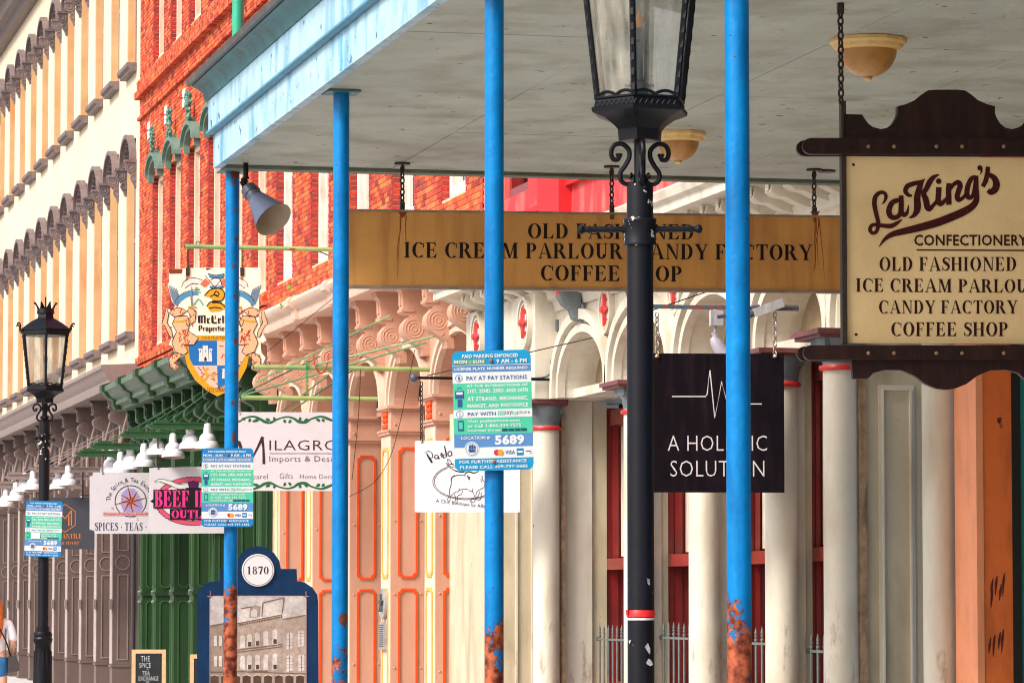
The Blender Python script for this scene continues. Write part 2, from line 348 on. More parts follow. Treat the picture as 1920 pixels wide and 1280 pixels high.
# ------------------------------------------------------------------ flat print on sign boards
def bfont_mesh(txt, bold=0.0):
    cu = bpy.data.curves.new('t', 'FONT'); cu.body = txt; cu.resolution_u = 2; cu.offset = bold; cu.space_character = 1.06
    o = bpy.data.objects.new('t', cu); C.objects.link(o)
    dg = bpy.context.evaluated_depsgraph_get(); me = bpy.data.meshes.new_from_object(o.evaluated_get(dg))
    vs = [(v.co.x, v.co.y) for v in me.vertices]; fs = [tuple(p.vertices) for p in me.polygons]
    bpy.data.objects.remove(o); bpy.data.curves.remove(cu); bpy.data.meshes.remove(me)
    return vs, fs
def rc(x0, y0, x1, y1): return [(x0, y0), (x1, y0), (x1, y1), (x0, y1)]
def arcstrip(cx, cy, rx, ry, ix, iy, a0, a1, n=12):
    A = [R(a0+(a1-a0)*i/n) for i in range(n+1)]
    q = []
    for i in range(n):
        a, b = A[i], A[i+1]
        q.append([(cx+rx*math.cos(a), cy+ry*math.sin(a)), (cx+rx*math.cos(b), cy+ry*math.sin(b)), (cx+ix*math.cos(b), cy+iy*math.sin(b)), (cx+ix*math.cos(a), cy+iy*math.sin(a))])
    return q
def strokepolys(pts, ws, n=5):
    P, W = spline([(p[0], p[1], 0) for p in pts], ws, n); q = []
    nr = []
    for i in range(len(P)):
        t = (P[min(i+1, len(P)-1)]-P[max(i-1, 0)]).normalized(); nr.append(Vector((-t.y, t.x, 0)))
    for i in range(len(P)-1):
        a = P[i]+nr[i]*W[i]/2; b = P[i+1]+nr[i+1]*W[i+1]/2; c = P[i+1]-nr[i+1]*W[i+1]/2; d = P[i]-nr[i]*W[i]/2
        q.append([(a.x, a.y), (b.x, b.y), (c.x, c.y), (d.x, d.y)])
    return q
SB = .2; SH = .05
def st(x, w_=SB, z0=0, z1=1, sf=.08):
    return [rc(x, z0+SH, x+w_, z1-SH), rc(x-sf, z0, x+w_+sf, z0+SH), rc(x-sf, z1-SH, x+w_+sf, z1)]
def glyph(c):
    if c == ' ': return [], .34
    if c == 'I': return st(.08), .44
    if c == 'L': return st(.08)+[rc(.36, 0, .66, .05), [(.5, .05), (.66, .05), (.7, .34)]], .76
    if c == 'E': return st(.08)+[rc(.36, 0, .66, .05), [(.5, .05), (.66, .05), (.71, .32)], rc(.36, .95, .62, 1), [(.5, .95), (.66, .72), (.64, .95)], rc(.28, .48, .48, .53), rc(.48, .36, .52, .66)], .78
    if c == 'F': return st(.08)+[rc(.36, .95, .6, 1), [(.48, .95), (.64, .7), (.62, .95)], rc(.28, .47, .46, .52), rc(.46, .35, .5, .65)], .7
    if c == 'H': return st(.08)+st(.6)+[rc(.28, .47, .6, .52)], .92
    if c == 'T': return [rc(.3, .05, .5, .95), rc(.22, 0, .58, .05), rc(.04, .95, .76, 1), [(.04, .95), (.02, .68), (.16, .95)], [(.76, .95), (.78, .68), (.64, .95)]], .82
    if c == 'D': return st(.08)+arcstrip(.36, .5, .42, .5, .21, .45, 90, -90)+[rc(.28, 0, .36, .05), rc(.28, .95, .36, 1)], .86
    if c == 'P': return st(.08)+arcstrip(.34, .72, .34, .28, .14, .23, 90, -90)+[rc(.28, .95, .34, 1), rc(.28, .44, .34, .49)], .74
    if c == 'R': return st(.08)+arcstrip(.34, .74, .34, .26, .14, .21, 90, -90)+[rc(.28, .95, .34, 1), rc(.28, .48, .34, .53), [(.36, .48), (.56, .5), (.82, .05), (.6, .05)], rc(.6, 0, .9, .05)], .9
    if c == 'B': return st(.08)+arcstrip(.34, .75, .3, .25, .12, .2, 90, -90)+arcstrip(.34, .26, .36, .26, .15, .21, 90, -90), .76
    if c == 'O': return arcstrip(.44, .5, .42, .51, .21, .46, 0, 360, 24), .9
    if c == '0': return arcstrip(.3, .5, .27, .51, .12, .46, 0, 360, 20), .6
    if c == '8': return arcstrip(.3, .75, .22, .26, .1, .21, 0, 360, 14)+arcstrip(.3, .27, .26, .28, .12, .23, 0, 360, 14), .6
    if c == '1': return [rc(.22, .05, .38, 1), rc(.12, 0, .48, .05), [(.22, 1), (.22, .88), (.1, .84)]], .58
    if c == '7': return [rc(.06, .85, .54, 1), [(.06, .85), (.04, .7), (.12, .85)], [(.42, .85), (.54, .85), (.32, 0), (.16, 0)]], .58
    if c == 'C': return arcstrip(.44, .5, .42, .51, .21, .46, 48, 312, 18)+[[(.7, .88), (.76, .98), (.78, .64), (.73, .64)], strokepolys([(.6, .04), (.74, .12), (.8, .28)], [.06, .05, .03], 1)[0]], .84
    if c == 'S': return strokepolys([(.56, .74), (.5, .9), (.32, .95), (.16, .84), (.16, .68), (.32, .56), (.5, .42), (.54, .24), (.42, .07), (.22, .05), (.1, .2)], [.04, .06, .08, .14, .18, .22, .2, .16, .1, .06, .04], 3)+[rc(.57, .68, .61, .99), rc(.05, .01, .09, .34)], .66
    if c == 'U': return [rc(.1, .3, .3, .95), rc(.02, .95, .38, 1), rc(.64, .3, .7, .95), rc(.55, .95, .79, 1)]+arcstrip(.4, .3, .3, .31, .1, .22, 180, 360), .86
    if c == 'A': return [[(.38, 1), (.5, 1), (.86, .05), (.64, .05)], [(.36, .9), (.42, 1), (.16, .05), (.1, .05)], rc(.22, .3, .66, .35), rc(0, 0, .26, .05), rc(.56, 0, .94, .05)], .92
    if c == 'V': return [[(.06, .95), (.28, .95), (.5, 0), (.4, 0)], [(.74, .95), (.8, .95), (.5, 0), (.44, .1)], rc(0, .95, .34, 1), rc(.64, .95, .88, 1)], .86
    if c == 'N': return [rc(.14, .05, .2, .9), rc(.05, 0, .29, .05), rc(.04, .95, .3, 1), [(.1, .95), (.34, .95), (.8, 0), (.7, 0)], rc(.74, .1, .8, .95), rc(.64, .95, .9, 1)], .94
    if c == 'M': return [rc(.14, .05, .2, .9), rc(.05, 0, .29, .05), rc(.04, .95, .28, 1), [(.14, .95), (.36, .95), (.6, .1), (.5, 0)], [(.52, 0), (.58, 0), (.86, .9), (.8, .95)], rc(.8, .05, 1.0, .95), rc(.72, 0, 1.08, .05), rc(.8, .95, 1.08, 1)], 1.14
    if c == 'Y': return [[(.06, .95), (.28, .95), (.56, .42), (.36, .42)], [(.7, .95), (.77, .95), (.56, .42), (.5, .46)], rc(.36, .05, .56, .42), rc(.28, 0, .64, .05), rc(0, .95, .34, 1), rc(.62, .95, .88, 1)], .88
    if c == '.': return [rc(.06, .35, .2, .5)], .3
    return [rc(.1, 0, .3, 1)], .4
class Sign:
    """a board that hangs in the plane through photo point (px,py) at street distance Y, turned by beta about the vertical"""
    def __init__(s, name, px, py, Y, label, cat, beta=6, group=None, roll=0):
        s.o = atY(px, py, Y); s.b = R(beta)
        s.h = Vector((math.cos(s.b), -math.sin(s.b), 0)); s.n = Vector((-math.sin(s.b), -math.cos(s.b), 0))
        s.root = root(name, s.o, label, cat, group, -s.b); s.dec = {}; s.cnt = 0
        s.off = 0
    def L(s, px, py):
        d = ray(px, py); t = (s.o-O3).dot(s.n)/d.dot(s.n); q = O3+d*t-s.o
        return q.dot(s.h), q.z
    def poly_part(s, pts, y0, y1, name, m, parent=None):
        g = G(); g.prism([s.L(*p) for p in pts], 'y', y0, y1); return g.build(name, m, parent or s.root, local=True)
    def rect(s, x0, y0, x1, y1):     # world-level rectangle from photo corner and size
        a = s.L(x0, y0); b = s.L(x1, y1); return a[0], b[0], b[1], a[1]
    def board(s, x0, y0, x1, y1, th, name, m, rad=0, parent=None):
        a, b, z0, z1 = s.rect(x0, y0, x1, y1); g = G()
        if rad:
            pts = []
            for cx, cz, q in ((b-rad, z1-rad, 0), (a+rad, z1-rad, 90), (a+rad, z0+rad, 180), (b-rad, z0+rad, 270)):
                pts += [(cx+rad*math.cos(R(q+k*15)), cz+rad*math.sin(R(q+k*15))) for k in range(7)]
            g.prism(pts, 'y', 0, th)
        else: g.box(a, b, 0, th, z0, z1)
        s.front = 0
        return g.build(name, m, parent or s.root, local=True)
    # print: everything of one colour and name is one thin layer of real geometry on the board
    def _get(s, name, m, layer, own=0): return s.dec.setdefault((name, m.name, layer, own or getattr(s, 'side', 0)), (G(), m))[0]
    def put(s, polys, m, name='emblem', layer=1, px=True, own=0):
        g = s._get(name, m, layer, own)
        for i, q in enumerate(polys):
            s.cnt += 1; y = s.off-(.0012*layer+.0002*(s.cnt % 5))
            pts = [s.L(*p) if px else p for p in q]
            g.add([(p[0], y, p[1]) for p in pts], [tuple(range(len(pts)))])
    def stroke(s, pts, ws, m, name='emblem', layer=1, n=4):
        if not isinstance(ws, (list, tuple)): ws = [ws]*len(pts)
        s.put(strokepolys(pts, ws, n), m, name, layer)
    def ell(s, cx, cy, rx, ry, m, name='emblem', layer=1, n=24, inner=None, a0=0, a1=360):
        if inner is None: s.put([[(cx+rx*math.cos(R(a0+(a1-a0)*k/n)), cy+ry*math.sin(R(a0+(a1-a0)*k/n))) for k in range(n)]], m, name, layer)
        else: s.put(arcstrip(cx, cy, rx, ry, rx-inner, ry-inner, a0, a1, n), m, name, layer)
    def text(s, t, x0, y0, x1, y1, m, bold=.0, layer=2, name='lettering', dy=0, skew=0):
        vs, fs = bfont_mesh(t, bold); s.cnt += 1
        ax = min(v[0] for v in vs); bx = max(v[0] for v in vs); az = min(v[1] for v in vs); bz = max(v[1] for v in vs)
        P0 = s.L(x0, y1); P1 = s.L(x1, y0+dy); g = s._get(name, m, layer, 'own%d' % s.cnt); y = s.off-(.0012*layer+.0002*(s.cnt % 5))
        W = P1[0]-P0[0]; H = s.L(x0, y0)[1]-P0[1]; sl = (s.L(x1, y1+dy)[1]-P0[1])
        out = []
        for v in vs:
            u = (v[0]-ax)/(bx-ax); k = (v[1]-az)/(bz-az)
            out.append((P0[0]+(u+skew*k)*W, y, P0[1]+k*H+sl*u))
        g.add(out, fs)
    def serif(s, t, x0, y0, x1, y1, m, layer=2, dy=0, name='lettering'):
        qs = []; x = 0
        for c in t:
            p, a = glyph(c); qs += [[(q[0]+x, q[1]) for q in poly] for poly in p]; x += a+.06
        lo = min(q[0] for p in qs for q in p); hi = max(q[0] for p in qs for q in p)
        s.put([[(x0+(x1-x0)*(q[0]-lo)/(hi-lo), y1+(y0-y1)*q[1]+dy*(q[0]-lo)/(hi-lo)) for q in p] for p in qs], m, name, layer, own='own%d' % (s.cnt+1))
    def arctext(s, t, cx, cy, r, a0, a1, h, m, bold=.02, layer=2):      # letters round an arc, angles from the top, clockwise
        n = len(t)
        for i, c in enumerate(t):
            if c == ' ': continue
            a = R(a0+(a1-a0)*i/(n-1)); vs, fs = bfont_mesh(c, bold); g = s._get('lettering', m, layer); s.cnt += 1; y = s.off-(.0012*layer+.0002*(s.cnt % 5))
            mx = (min(v[0] for v in vs)+max(v[0] for v in vs))/2; out = []
            for v in vs:
                lx = (v[0]-mx)*h*1.3; ly = v[1]*h*1.3
                X = cx+math.sin(a)*(r+ly)+math.cos(a)*lx; Y = cy-math.cos(a)*(r+ly)+math.sin(a)*lx
                p = s.L(X, Y); out.append((p[0], y, p[1]))
            g.add(out, fs)
    def finish(s):
        for (name, mn, layer, own), (g, m) in s.dec.items(): g.build(name, m, s.root, local=True, smooth=False)
        return s.root

# ================================================================== SETTING
g = G(); g.box(-60, 3.0, -30, 320, -.6, -.15); g.build('road', M_asphalt, kind='structure')
g = G(); g.box(-400, 400, -200, 900, -1.2, -.62); g.build('ground', M_concrete, kind='structure')
sw = root('sidewalk', (3.15, 0, 0), None, None); sw['kind'] = 'structure'
g = G(); g.box(3.15, 16, -20, 260, -.5, -.012); g.build('slab_bed', M_concrete, sw)
pv = G().box(3.16, 4.75, 0, 1.59, -.012, 0).build('paving_slab', M_concrete, sw)
for i in range(3):
    for j in range(70):
        if i or j: share(pv, (i*1.61, j*1.6, 0), sw)
g = G(); g.box(3.005, 3.145, -20, 260, -.5, 0); g.build('kerb', M_concrete, kind='structure')

# ================================================================== shared facade pieces
def bracket_geo(D, H, W, y0=0, rings=True, x=0, z=0):
    """console: profile projects to -X by D from wall x, hangs H below z; W wide along Y from y0"""
    prof = [(0, 0), (1, 0), (1, -.07), (.9, -.12), (.86, -.34), (.92, -.37), (.86, -.42), (.66, -.45), (.72, -.5), (.84, -.56), (.88, -.64), (.82, -.73), (.62, -.8), (.42, -.85), (.26, -.9), (.22, -1), (0, -1)]
    g = G(); g.prism([(x-p[0]*D, z+p[1]*H) for p in prof], 'y', y0, y0+W)
    g.box(x-D*1.04, x, y0-.02, y0+W+.02, z-.05*H, z-.001)
    g.box(x-D*.91, x-D*.5, y0-.012, y0+W+.012, z-.40*H, z-.36*H)
    if rings:
        for side in (y0,):
            for rr in (.125, .08, .035):
                c = (x-D*.5, side, z-.63*H); k = rr*H
                g.tube([(c[0]+k*math.cos(q), c[1], c[2]+k*math.sin(q)) for q in [2*math.pi*i/12 for i in range(12)]], .006, 5, closed=True)
            g.tube([(x-D*.3, side, z-.8*H), (x-D*.42, side, z-.84*H), (x-D*.22, side, z-.9*H)], .006, 5)
        g.box(x-D*.92, x-D*.86, y0+W*.3, y0+W*.7, z-.3*H, z-.15*H)
    return g
def octa(x0, x1, z0, z1, c):
    return [(x0+c, z0), (x1-c, z0), (x1-c, z0+c*.4), (x1-c*.4, z0+c), (x1, z0+c), (x1, z1-c), (x1-c*.4, z1-c), (x1-c, z1-c*.4), (x1-c, z1), (x0+c, z1), (x0+c, z1-c*.4), (x0+c*.4, z1-c), (x0, z1-c), (x0, z0+c), (x0+c*.4, z0+c), (x0+c, z0+c*.4)]
def frame_geo(g, x0, x1, z0, z1, t, axis, a, b, c=.04):
    o = octa(x0, x1, z0, z1, c); i = octa(x0+t, x1-t, z0+t, z1-t, c); g.ring(o, i, axis, a, b); return g
def arch_wall(g, Y0, Y1, Yc, a, b, zs, zt, X0, X1, zlow=None, n=20):
    ys = sorted(set([Y0, Y1]+[Yc-a*math.cos(math.pi*i/n) for i in range(n+1)])); ys = [y for y in ys if Y0 <= y <= Y1]
    def zb(y):
        q = 1-((y-Yc)/a)**2; return zs+b*math.sqrt(max(q, 0)) if q > 0 else (zlow if zlow is not None else zs)
    for i in range(len(ys)-1):
        y0, y1 = ys[i], ys[i+1]
        if y1-y0 < 1e-6: continue
        m = (y0+y1)/2
        if abs(m-Yc) < a: z0, z1 = zs+b*math.sqrt(max(0, 1-((y0-Yc)/a)**2)), zs+b*math.sqrt(max(0, 1-((y1-Yc)/a)**2))
        else: z0 = z1 = (zlow if zlow is not None else zs)
        g.add([(X0, y0, z0), (X0, y1, z1), (X0, y1, zt), (X0, y0, zt), (X1, y0, z0), (X1, y1, z1), (X1, y1, zt), (X1, y0, zt)],
              [(0, 1, 2, 3), (5, 4, 7, 6), (0, 4, 5, 1), (3, 2, 6, 7), (0, 3, 7, 4), (1, 5, 6, 2)])
    return g
def arch_ring(g, Yc, a, b, t, zs, X0, X1, n=20, drop=0):
    A = [math.pi*i/n for i in range(n+1)]
    o = [(Yc+(a+t)*math.cos(q), zs+(b+t)*math.sin(q)) for q in A]; i_ = [(Yc+a*math.cos(q), zs+b*math.sin(q)) for q in A]
    if drop: o = [(Yc+a+t, zs-drop)]+o+[(Yc-a-t, zs-drop)]; i_ = [(Yc+a, zs-drop)]+i_+[(Yc-a, zs-drop)]
    g.ring(o, i_, 'x', X0, X1, closed=False); return g
def copies(src, offs, parent):
    for d in offs: share(src, Vector(src.location)+Vector(d), parent)
def window(b, Y0, Y1, z0, z1, X, mf, ms, glassx=.16, parent_name='window', ft=.09):
    g = G(); g.box(X, X+.07, Y0, Y0+ft, z0, z1); g.box(X, X+.07, Y1-ft, Y1, z0, z1); g.box(X, X+.07, Y0+ft, Y1-ft, z1-ft, z1); g.box(X-.02, X+.07, Y0+ft, Y1-ft, z0, z0+ft)
    g.box(X+.07, X+.11, Y0, Y0+ft+.02, z0, z1); g.box(X+.07, X+.11, Y1-ft-.02, Y1, z0, z1)
    if ft < .1: g.box(X+.11, X+.2, Y0, Y0+ft*.7, z0, z1); g.box(X+.11, X+.2, Y1-ft*.7, Y1, z0, z1)
    else: glassx = .115
    wn = g.build(parent_name, mf, b, smooth=False)
    zm = (z0+z1)/2; g = G()
    a, c = Y0+ft*.7, Y1-ft*.7
    for (u, v, dx) in ((z0+ft, zm, .03), (zm, z1-ft, 0)):
        xx = X+.12+dx
        g.box(xx, xx+.04, a, a+.05, u, v); g.box(xx, xx+.04, c-.05, c, u, v); g.box(xx, xx+.04, a+.05, c-.05, u, u+.05); g.box(xx, xx+.04, a+.05, c-.05, v-.05, v)
    g.build('sash', ms, wn, smooth=False)
    G().box(X+glassx, X+glassx+.01, a, c, z0+ft, z1-ft).build('pane', M_glassd, wn, smooth=False)
    return wn

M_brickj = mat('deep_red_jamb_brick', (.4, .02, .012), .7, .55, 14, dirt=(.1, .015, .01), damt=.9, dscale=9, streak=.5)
def brick_facade(b, Y0, Y1, z0, z1, opens, X=8.0, ch=.062, bl=.205, ncand=None, gap=.011):
    """bricks with recessed mortar round openings (Ya,Yb,za,zb)"""
    g = G()                                           # mortar slab with the same openings
    zs = sorted(set([z0, z1]+[o[2] for o in opens]+[o[3] for o in opens]))
    for k in range(len(zs)-1):
        zm = (zs[k]+zs[k+1])/2; segs = [(Y0, Y1)]
        for o in opens:
            if o[2] < zm < o[3]:
                ns = []
                for a, c in segs:
                    if o[1] <= a or o[0] >= c: ns.append((a, c))
                    else:
                        if o[0]-.01 > a: ns.append((a, o[0]-.008))
                        if o[1]+.01 < c: ns.append((o[1]+.008, c))
                segs = ns
        for a, c in segs: g.box(X+.012, X+.4, a, c, zs[k], zs[k+1])
    g.build('wall', M_mortar, b, smooth=False)
    rows = int((z1-z0)/ch); singles = []; mass = G(); jamb = G(); rnd = random.Random(3)
    for r in range(rows):
        a = z0+r*ch+gap/2; c = a+ch-gap
        zm = (a+c)/2; segs = [(Y0, Y1, 0, 0)]
        for o in opens:
            if o[2] < zm < o[3]:
                ns = []
                for s_ in segs:
                    if o[1] <= s_[0] or o[0] >= s_[1]: ns.append(s_)
                    else:
                        if o[0] > s_[0]: ns.append((s_[0], o[0], s_[2], 1))
                        if o[1] < s_[1]: ns.append((o[1], s_[1], 1, s_[3]))
                segs = ns
        for (s0, s1, e0, e1) in segs:
            y = s0-(bl*.5 if r % 2 else 0)
            while y < s1:
                y0 = max(y, s0); y1 = min(y+bl-gap, s1); full = (y >= s0 and y+bl-gap <= s1)
                y += bl
                if y1-y0 < .03: continue
                x0 = X+rnd.uniform(-.002, .003); deep = .09
                at0 = e0 and y0-s0 < .02; at1 = e1 and s1-y1 < .02
                if (e0 and y0 <= s0+1e-6): at0 = True
                if (e1 and y1 >= s1-1e-6): at1 = True
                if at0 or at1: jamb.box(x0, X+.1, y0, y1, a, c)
                elif full: singles.append((y0, a, x0))
                else: mass.box(x0, X+.02, y0, y1, a, c)
    if ncand:
        vis = []
        for (y0, a, x0) in singles:
            px, py = proj((X, y0+.1, a+.03))
            ok = any(q[0] < px < q[2] and q[1] < py < q[3] for q in ncand)
            vis.append((0 if ok else 1, y0, a, x0))
        vis.sort(); near = vis[:290]; far = vis[290:]
        near = [v for v in near if v[0] == 0]; far = [v for v in vis if v not in set(near)]
        src = None
        for (_, y0, a, x0) in near:
            if src is None:
                src = G().box(X, X+.02, 0, bl-gap, 0, ch-gap).build('brick', M_brick, b, smooth=False, local=True)
                # local mesh: position through the object
            o = src if src.get('_used') is None else share(src, (0, 0, 0), b)
            src['_used'] = 1
            o.location = (x0-X-b.location.x, y0-b.location.y, a-b.location.z)
        for o in [o for o in C.objects if o.name.startswith('brick') and '_used' in o]: del o['_used']
        singles = [(v[1], v[2], v[3]) for v in far]
    for (y0, a, x0) in singles: mass.box(x0, X+.02, y0, y0+bl-gap, a, a+ch-gap)
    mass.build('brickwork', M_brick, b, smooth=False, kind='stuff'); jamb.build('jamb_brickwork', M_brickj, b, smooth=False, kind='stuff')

# ================================================================== CREAM ARCADE BUILDING (red stucco above)
bC = root('arcade_building', (8, 30, 0), 'cream cast-iron arcade storefront with round columns, red quatrefoil medallions and red stucco wall above', 'building')
YB0, YB1 = 22.9, YF(905)         # near and far end
def column(X, Y, r=.12, long_far=.4, slab=True):
    g = G(); g.lathe([(r*1.25, .0), (r*1.25, .1), (r*1.12, .14), (r*1.02, .2), (r, .3), (r*.97, 3.0), (r*.97, 3.2)], X, Y, 24)
    c = g.build('column', M_cream, bC)
    G().lathe([(r*.98, 3.145), (r*1.15, 3.15), (r*1.2, 3.165), (r*1.15, 3.18), (r*.98, 3.185)], X, Y, 24).build('neck_ring', M_bred, c)
    G().lathe([(r*.99, 3.19), (r*1.02, 3.22), (r*1.05, 3.225), (r*1.1, 3.27), (r*1.3, 3.31), (r*1.32, 3.335), (r*1.4, 3.36)], X, Y, 24).build('capital', M_cgrey, c)
    g = G(); g.box(X-.2, X+.16, Y-.17, Y+long_far, 3.362, 3.385); g.box(X-.22, X+.16, Y-.19, Y+long_far+.02, 3.385, 3.42); g.build('abacus', M_maroon, c, smooth=False)
    G().box(X-.15, X+.14, Y-.12, Y+.2, 3.3, 3.361).build('bed_mould', M_cgrey, c, smooth=False)
    return c
cols = [(7.95, YF(1024, 7.95), .122), (8.0, YF(1196), .12), (8.0, YF(1320), .122), (8.0, YF(1465), .122), (7.82, YF(1578, 7.82), .125)]
for X, Y, r in cols:
    column(X, Y, r)
    pass
# responds and window recesses behind each column
def respond(Y, Xs, frame_px0, frame_px1, far):
    """pier side seen behind a column: list of X steps, then the red window frame"""
    g = G(); x = Xs[0]
    for i in range(len(Xs)-1): g.box(Xs[i], Xs[i+1]+.001*0, Y+.05+i*.12, Y+.75, 0, 3.36)
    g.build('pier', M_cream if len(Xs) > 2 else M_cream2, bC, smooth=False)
specs = [(cols[0][1], 1110, 1138, 1170, 1195), (cols[1][1], 1240, 1253, 1292, 1330), (cols[2][1], 1380, 1408, 1433, 1475), (cols[3][1], 1510, 1523, 1545, 1600)]
near_edges = [cols[1][1]+.5, cols[2][1]+.5, cols[3][1]+.5, cols[4][1]+.5]
for k, (Y, p1, p2, p3, p4) in enumerate(specs):
    Yp = Y+.06
    x1, x2, x3 = XF(p1, Yp), XF(p2, Yp+.02), XF(p3, Yp+.05)
    x0 = 8.13 if k else 8.09
    G().box(x0, x1, Yp, Yp+.75, 0, 3.418).build('pier', M_cream, bC, smooth=False)
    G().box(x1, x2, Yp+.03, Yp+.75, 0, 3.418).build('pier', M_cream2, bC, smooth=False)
    Yn = near_edges[k]+.14
    # window: red jambs with beads, white sash, glass
    g = G()
    wdt = max(x3-x2, .1)
    for i in range(3): g.box(x2+wdt*i/3+.0005, x2+wdt*(i+1)/3-.0005, Yp+.06-.022*(i % 2), Yp+.7, 0, 3.36)
    g.box(x2, x2+.12, Yn-.3, Yn, 0, 3.36); g.box(x2+.02, x2+.14, Yn, Yp+.06, 3.2, 3.34); g.box(x2+.0, x2+.16, Yn, Yp+.06, 1.9, 2.0)
    g.box(x2+.06, x2+.12, Yn, Yp+.06, 0, .9)
    wn = g.build('window', M_dred, bC, smooth=False)
    xs = x2+wdt*.8
    g = G(); g.box(xs, xs+.05, Yp-.06, Yp+.03, 2.02, 3.2); g.box(xs, xs+.05, Yn, Yn+.06, 2.02, 3.2); g.box(xs, xs+.05, Yn+.06, Yp-.06, 2.02, 2.08); g.build('sash', M_wwhite, wn, smooth=False)
    G().box(xs+.06, xs+.07, Yn, Yp, .9, 3.2).build('pane', M_glassd, wn, smooth=False)
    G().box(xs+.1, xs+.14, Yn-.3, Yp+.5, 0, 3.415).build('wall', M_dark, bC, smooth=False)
# arch bays
ZS = 3.5
bays = [(34.75, .8), (32.2, .83), (30.2, .83), (28.07, .85), (26.03, .82), (24.35, .5)]
bounds = [35.75, 33.5, 31.2, 29.13, 27.03, 25.05, 23.75]
g = G()
for i, (yc, a) in enumerate(bays): arch_wall(g, bounds[i+1], bounds[i], yc, a, .46, ZS, 4.4, 8.0, 8.45, zlow=3.42)
g.build('arcade_wall', M_cream, bC, smooth=False)
for i, (yc, a) in enumerate(bays):
    g = G(); arch_ring(g, yc, a-.01, .45, .07, ZS, 7.95, 8.02, drop=.08); arch_ring(g, yc, a+.07, .53, .03, ZS, 7.975, 8.0, drop=.08); arch_ring(g, yc, a+.1, .56, .09, ZS, 7.92, 8.0, drop=.08)
    ar = g.build('arch', M_cream, bC)
    G().box(8.1, 9.1, yc-a-.05, yc+a+.05, 3.42, ZS).build('lintel', M_cream, ar, smooth=False)
    G().box(8.3, 8.46, yc-a-.05, yc+a+.05, ZS, 4.35).build('tympanum', mat('olive_tan_paint', (.3, .22, .13), .6, .12, 2, dirt=GRIME, damt=.4, streak=1), ar, smooth=False)
    if i in (1, 2, 3):
        prof = [(0, 0), (.12, 0), (.2, -.03), (.22, -.1), (.17, -.18), (.1, -.22), (.07, -.3), (0, -.32)]
        g = G(); g.prism([(7.95-p[0]*.9, 4.36+p[1]) for p in prof], 'y', yc-.07, yc+.07)
        ks = g.build('keystone', M_cgrey, ar)
        g = G()
        for d in (-.045, 0, .045): g.prism([(7.953-p[0]*.93, 4.355+p[1]*.8) for p in prof[1:6]]+[(7.953-p[0]*.86, 4.35+p[1]*.8) for p in reversed(prof[1:6])], 'y', yc+d-.012, yc+d+.012)
        g.build('keystone_stripe', M_bred, ar)
# medallions: concentric rings, blue petals, red cross
def medallion(X, Y, z, rr=.23):
    g = G()
    for r0, r1, x in ((rr, rr-.035, .05), (rr-.05, rr-.075, .04), (rr-.085, rr-.105, .03)):
        n = 24; A = [2*math.pi*i/n for i in range(n)]
        g.ring([(Y+r0*math.cos(q), z+r0*1.05*math.sin(q)) for q in A], [(Y+r1*math.cos(q), z+r1*1.05*math.sin(q)) for q in A], 'x', X-x, X)
    md = g.build('medallion', M_cream, bC)
    g = G()
    for q in range(4):
        a = R(45+90*q); ca, sa = math.cos(a), math.sin(a)
        g.prism([(Y+r*math.cos(a+d), z+r*math.sin(a+d)) for r, d in ((.03, 0), (.08, .5), (.11, 0), (.08, -.5))], 'x', X-.03, X)
    g.build('petal_cross', mat('pale_blue_paint', (.45, .6, .68), .5), md)
    g = G()
    pts = []
    for q in range(4):
        a = R(90*q)
        for r, d in ((.045, -.5), (.06, -.35), (.14, 0), (.06, .35), (.045, .5)): pts.append((Y+r*math.cos(a+d), z+r*math.sin(a+d)))
    g.prism(pts, 'x', X-.06, X-.005); g.lathe([(.03, 0), (.028, .02), (.0, .03)], 0, 0, 10, M=Matrix.Translation((X-.06, Y, z)) @ Matrix.Rotation(R(-90), 4, 'Y'))
    g.build('red_cross', mat('coral_red_paint', (.7, .06, .05), .5), md)
# corner pier over column A, carries two medallions
G().box(7.8, 8.0, 33.25, 36.0, 3.421, 4.38).build('wall', M_cream, bC, smooth=False)
medallion(7.8, YF(989, 7.8), 4.12); medallion(7.8, YF(896, 7.8)-.1, 4.13); medallion(8.0, YF(1143), 4.08, .2); medallion(8.0, 29.13, 4.08, .2); medallion(8.0, 27.03, 4.08, .2)
# far side pier with recessed panel (behind the blue post)
Yp = YF(910, 8.0)-.35
Yp = 34.6
g = G(); xa, xb = XF(945, Yp), XF(1002, Yp)
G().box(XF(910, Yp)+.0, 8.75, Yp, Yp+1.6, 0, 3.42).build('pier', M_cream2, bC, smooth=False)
g = G(); frame_geo(g, XF(966, Yp), XF(1000, Yp), .35, 3.1, .02, 'y', Yp-.02, Yp, c=.001); g.build('panel_frame', M_cream, bC, smooth=False)
G().box(XF(897, 35.8), 7.999, 36.05, 36.35, 0, 4.4).build('pilaster', M_cream, bC, smooth=False)
# big panelled pier beside the last column
Yp = YF(1625, 7.97); 
x0, x1 = XF(1614, Yp), XF(1743, Yp)
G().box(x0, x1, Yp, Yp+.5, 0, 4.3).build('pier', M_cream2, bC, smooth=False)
g = G(); a, c = XF(1647, Yp), XF(1714, Yp)
zt = atY(1680, 722, Yp).z
frame_geo(g, a, c, .3, zt, .022, 'y', Yp-.016, Yp, c=.001); frame_geo(g, a+.022, c-.022, .322, zt-.022, .012, 'y', Yp-.028, Yp, c=.001)
g.build('panel_frame', M_cream, bC, smooth=False)
G().box(x0-.02, x0+.035, Yp-.03, Yp+.2, 0, 4.3).build('grime_and_shade_strip', mat('damp_strip', (.3, .2, .12), .8, .4, 12, dirt=(.1, .06, .03), damt=.8, dscale=3, bump=.8), bC, smooth=False)
G().box(x1, x1+.03, Yp-.05, Yp+.5, 0, 4.3).build('grime_and_shade_strip', M_dark, bC, smooth=False)  # dark gap beside the pier, its shade put into a near-black strip
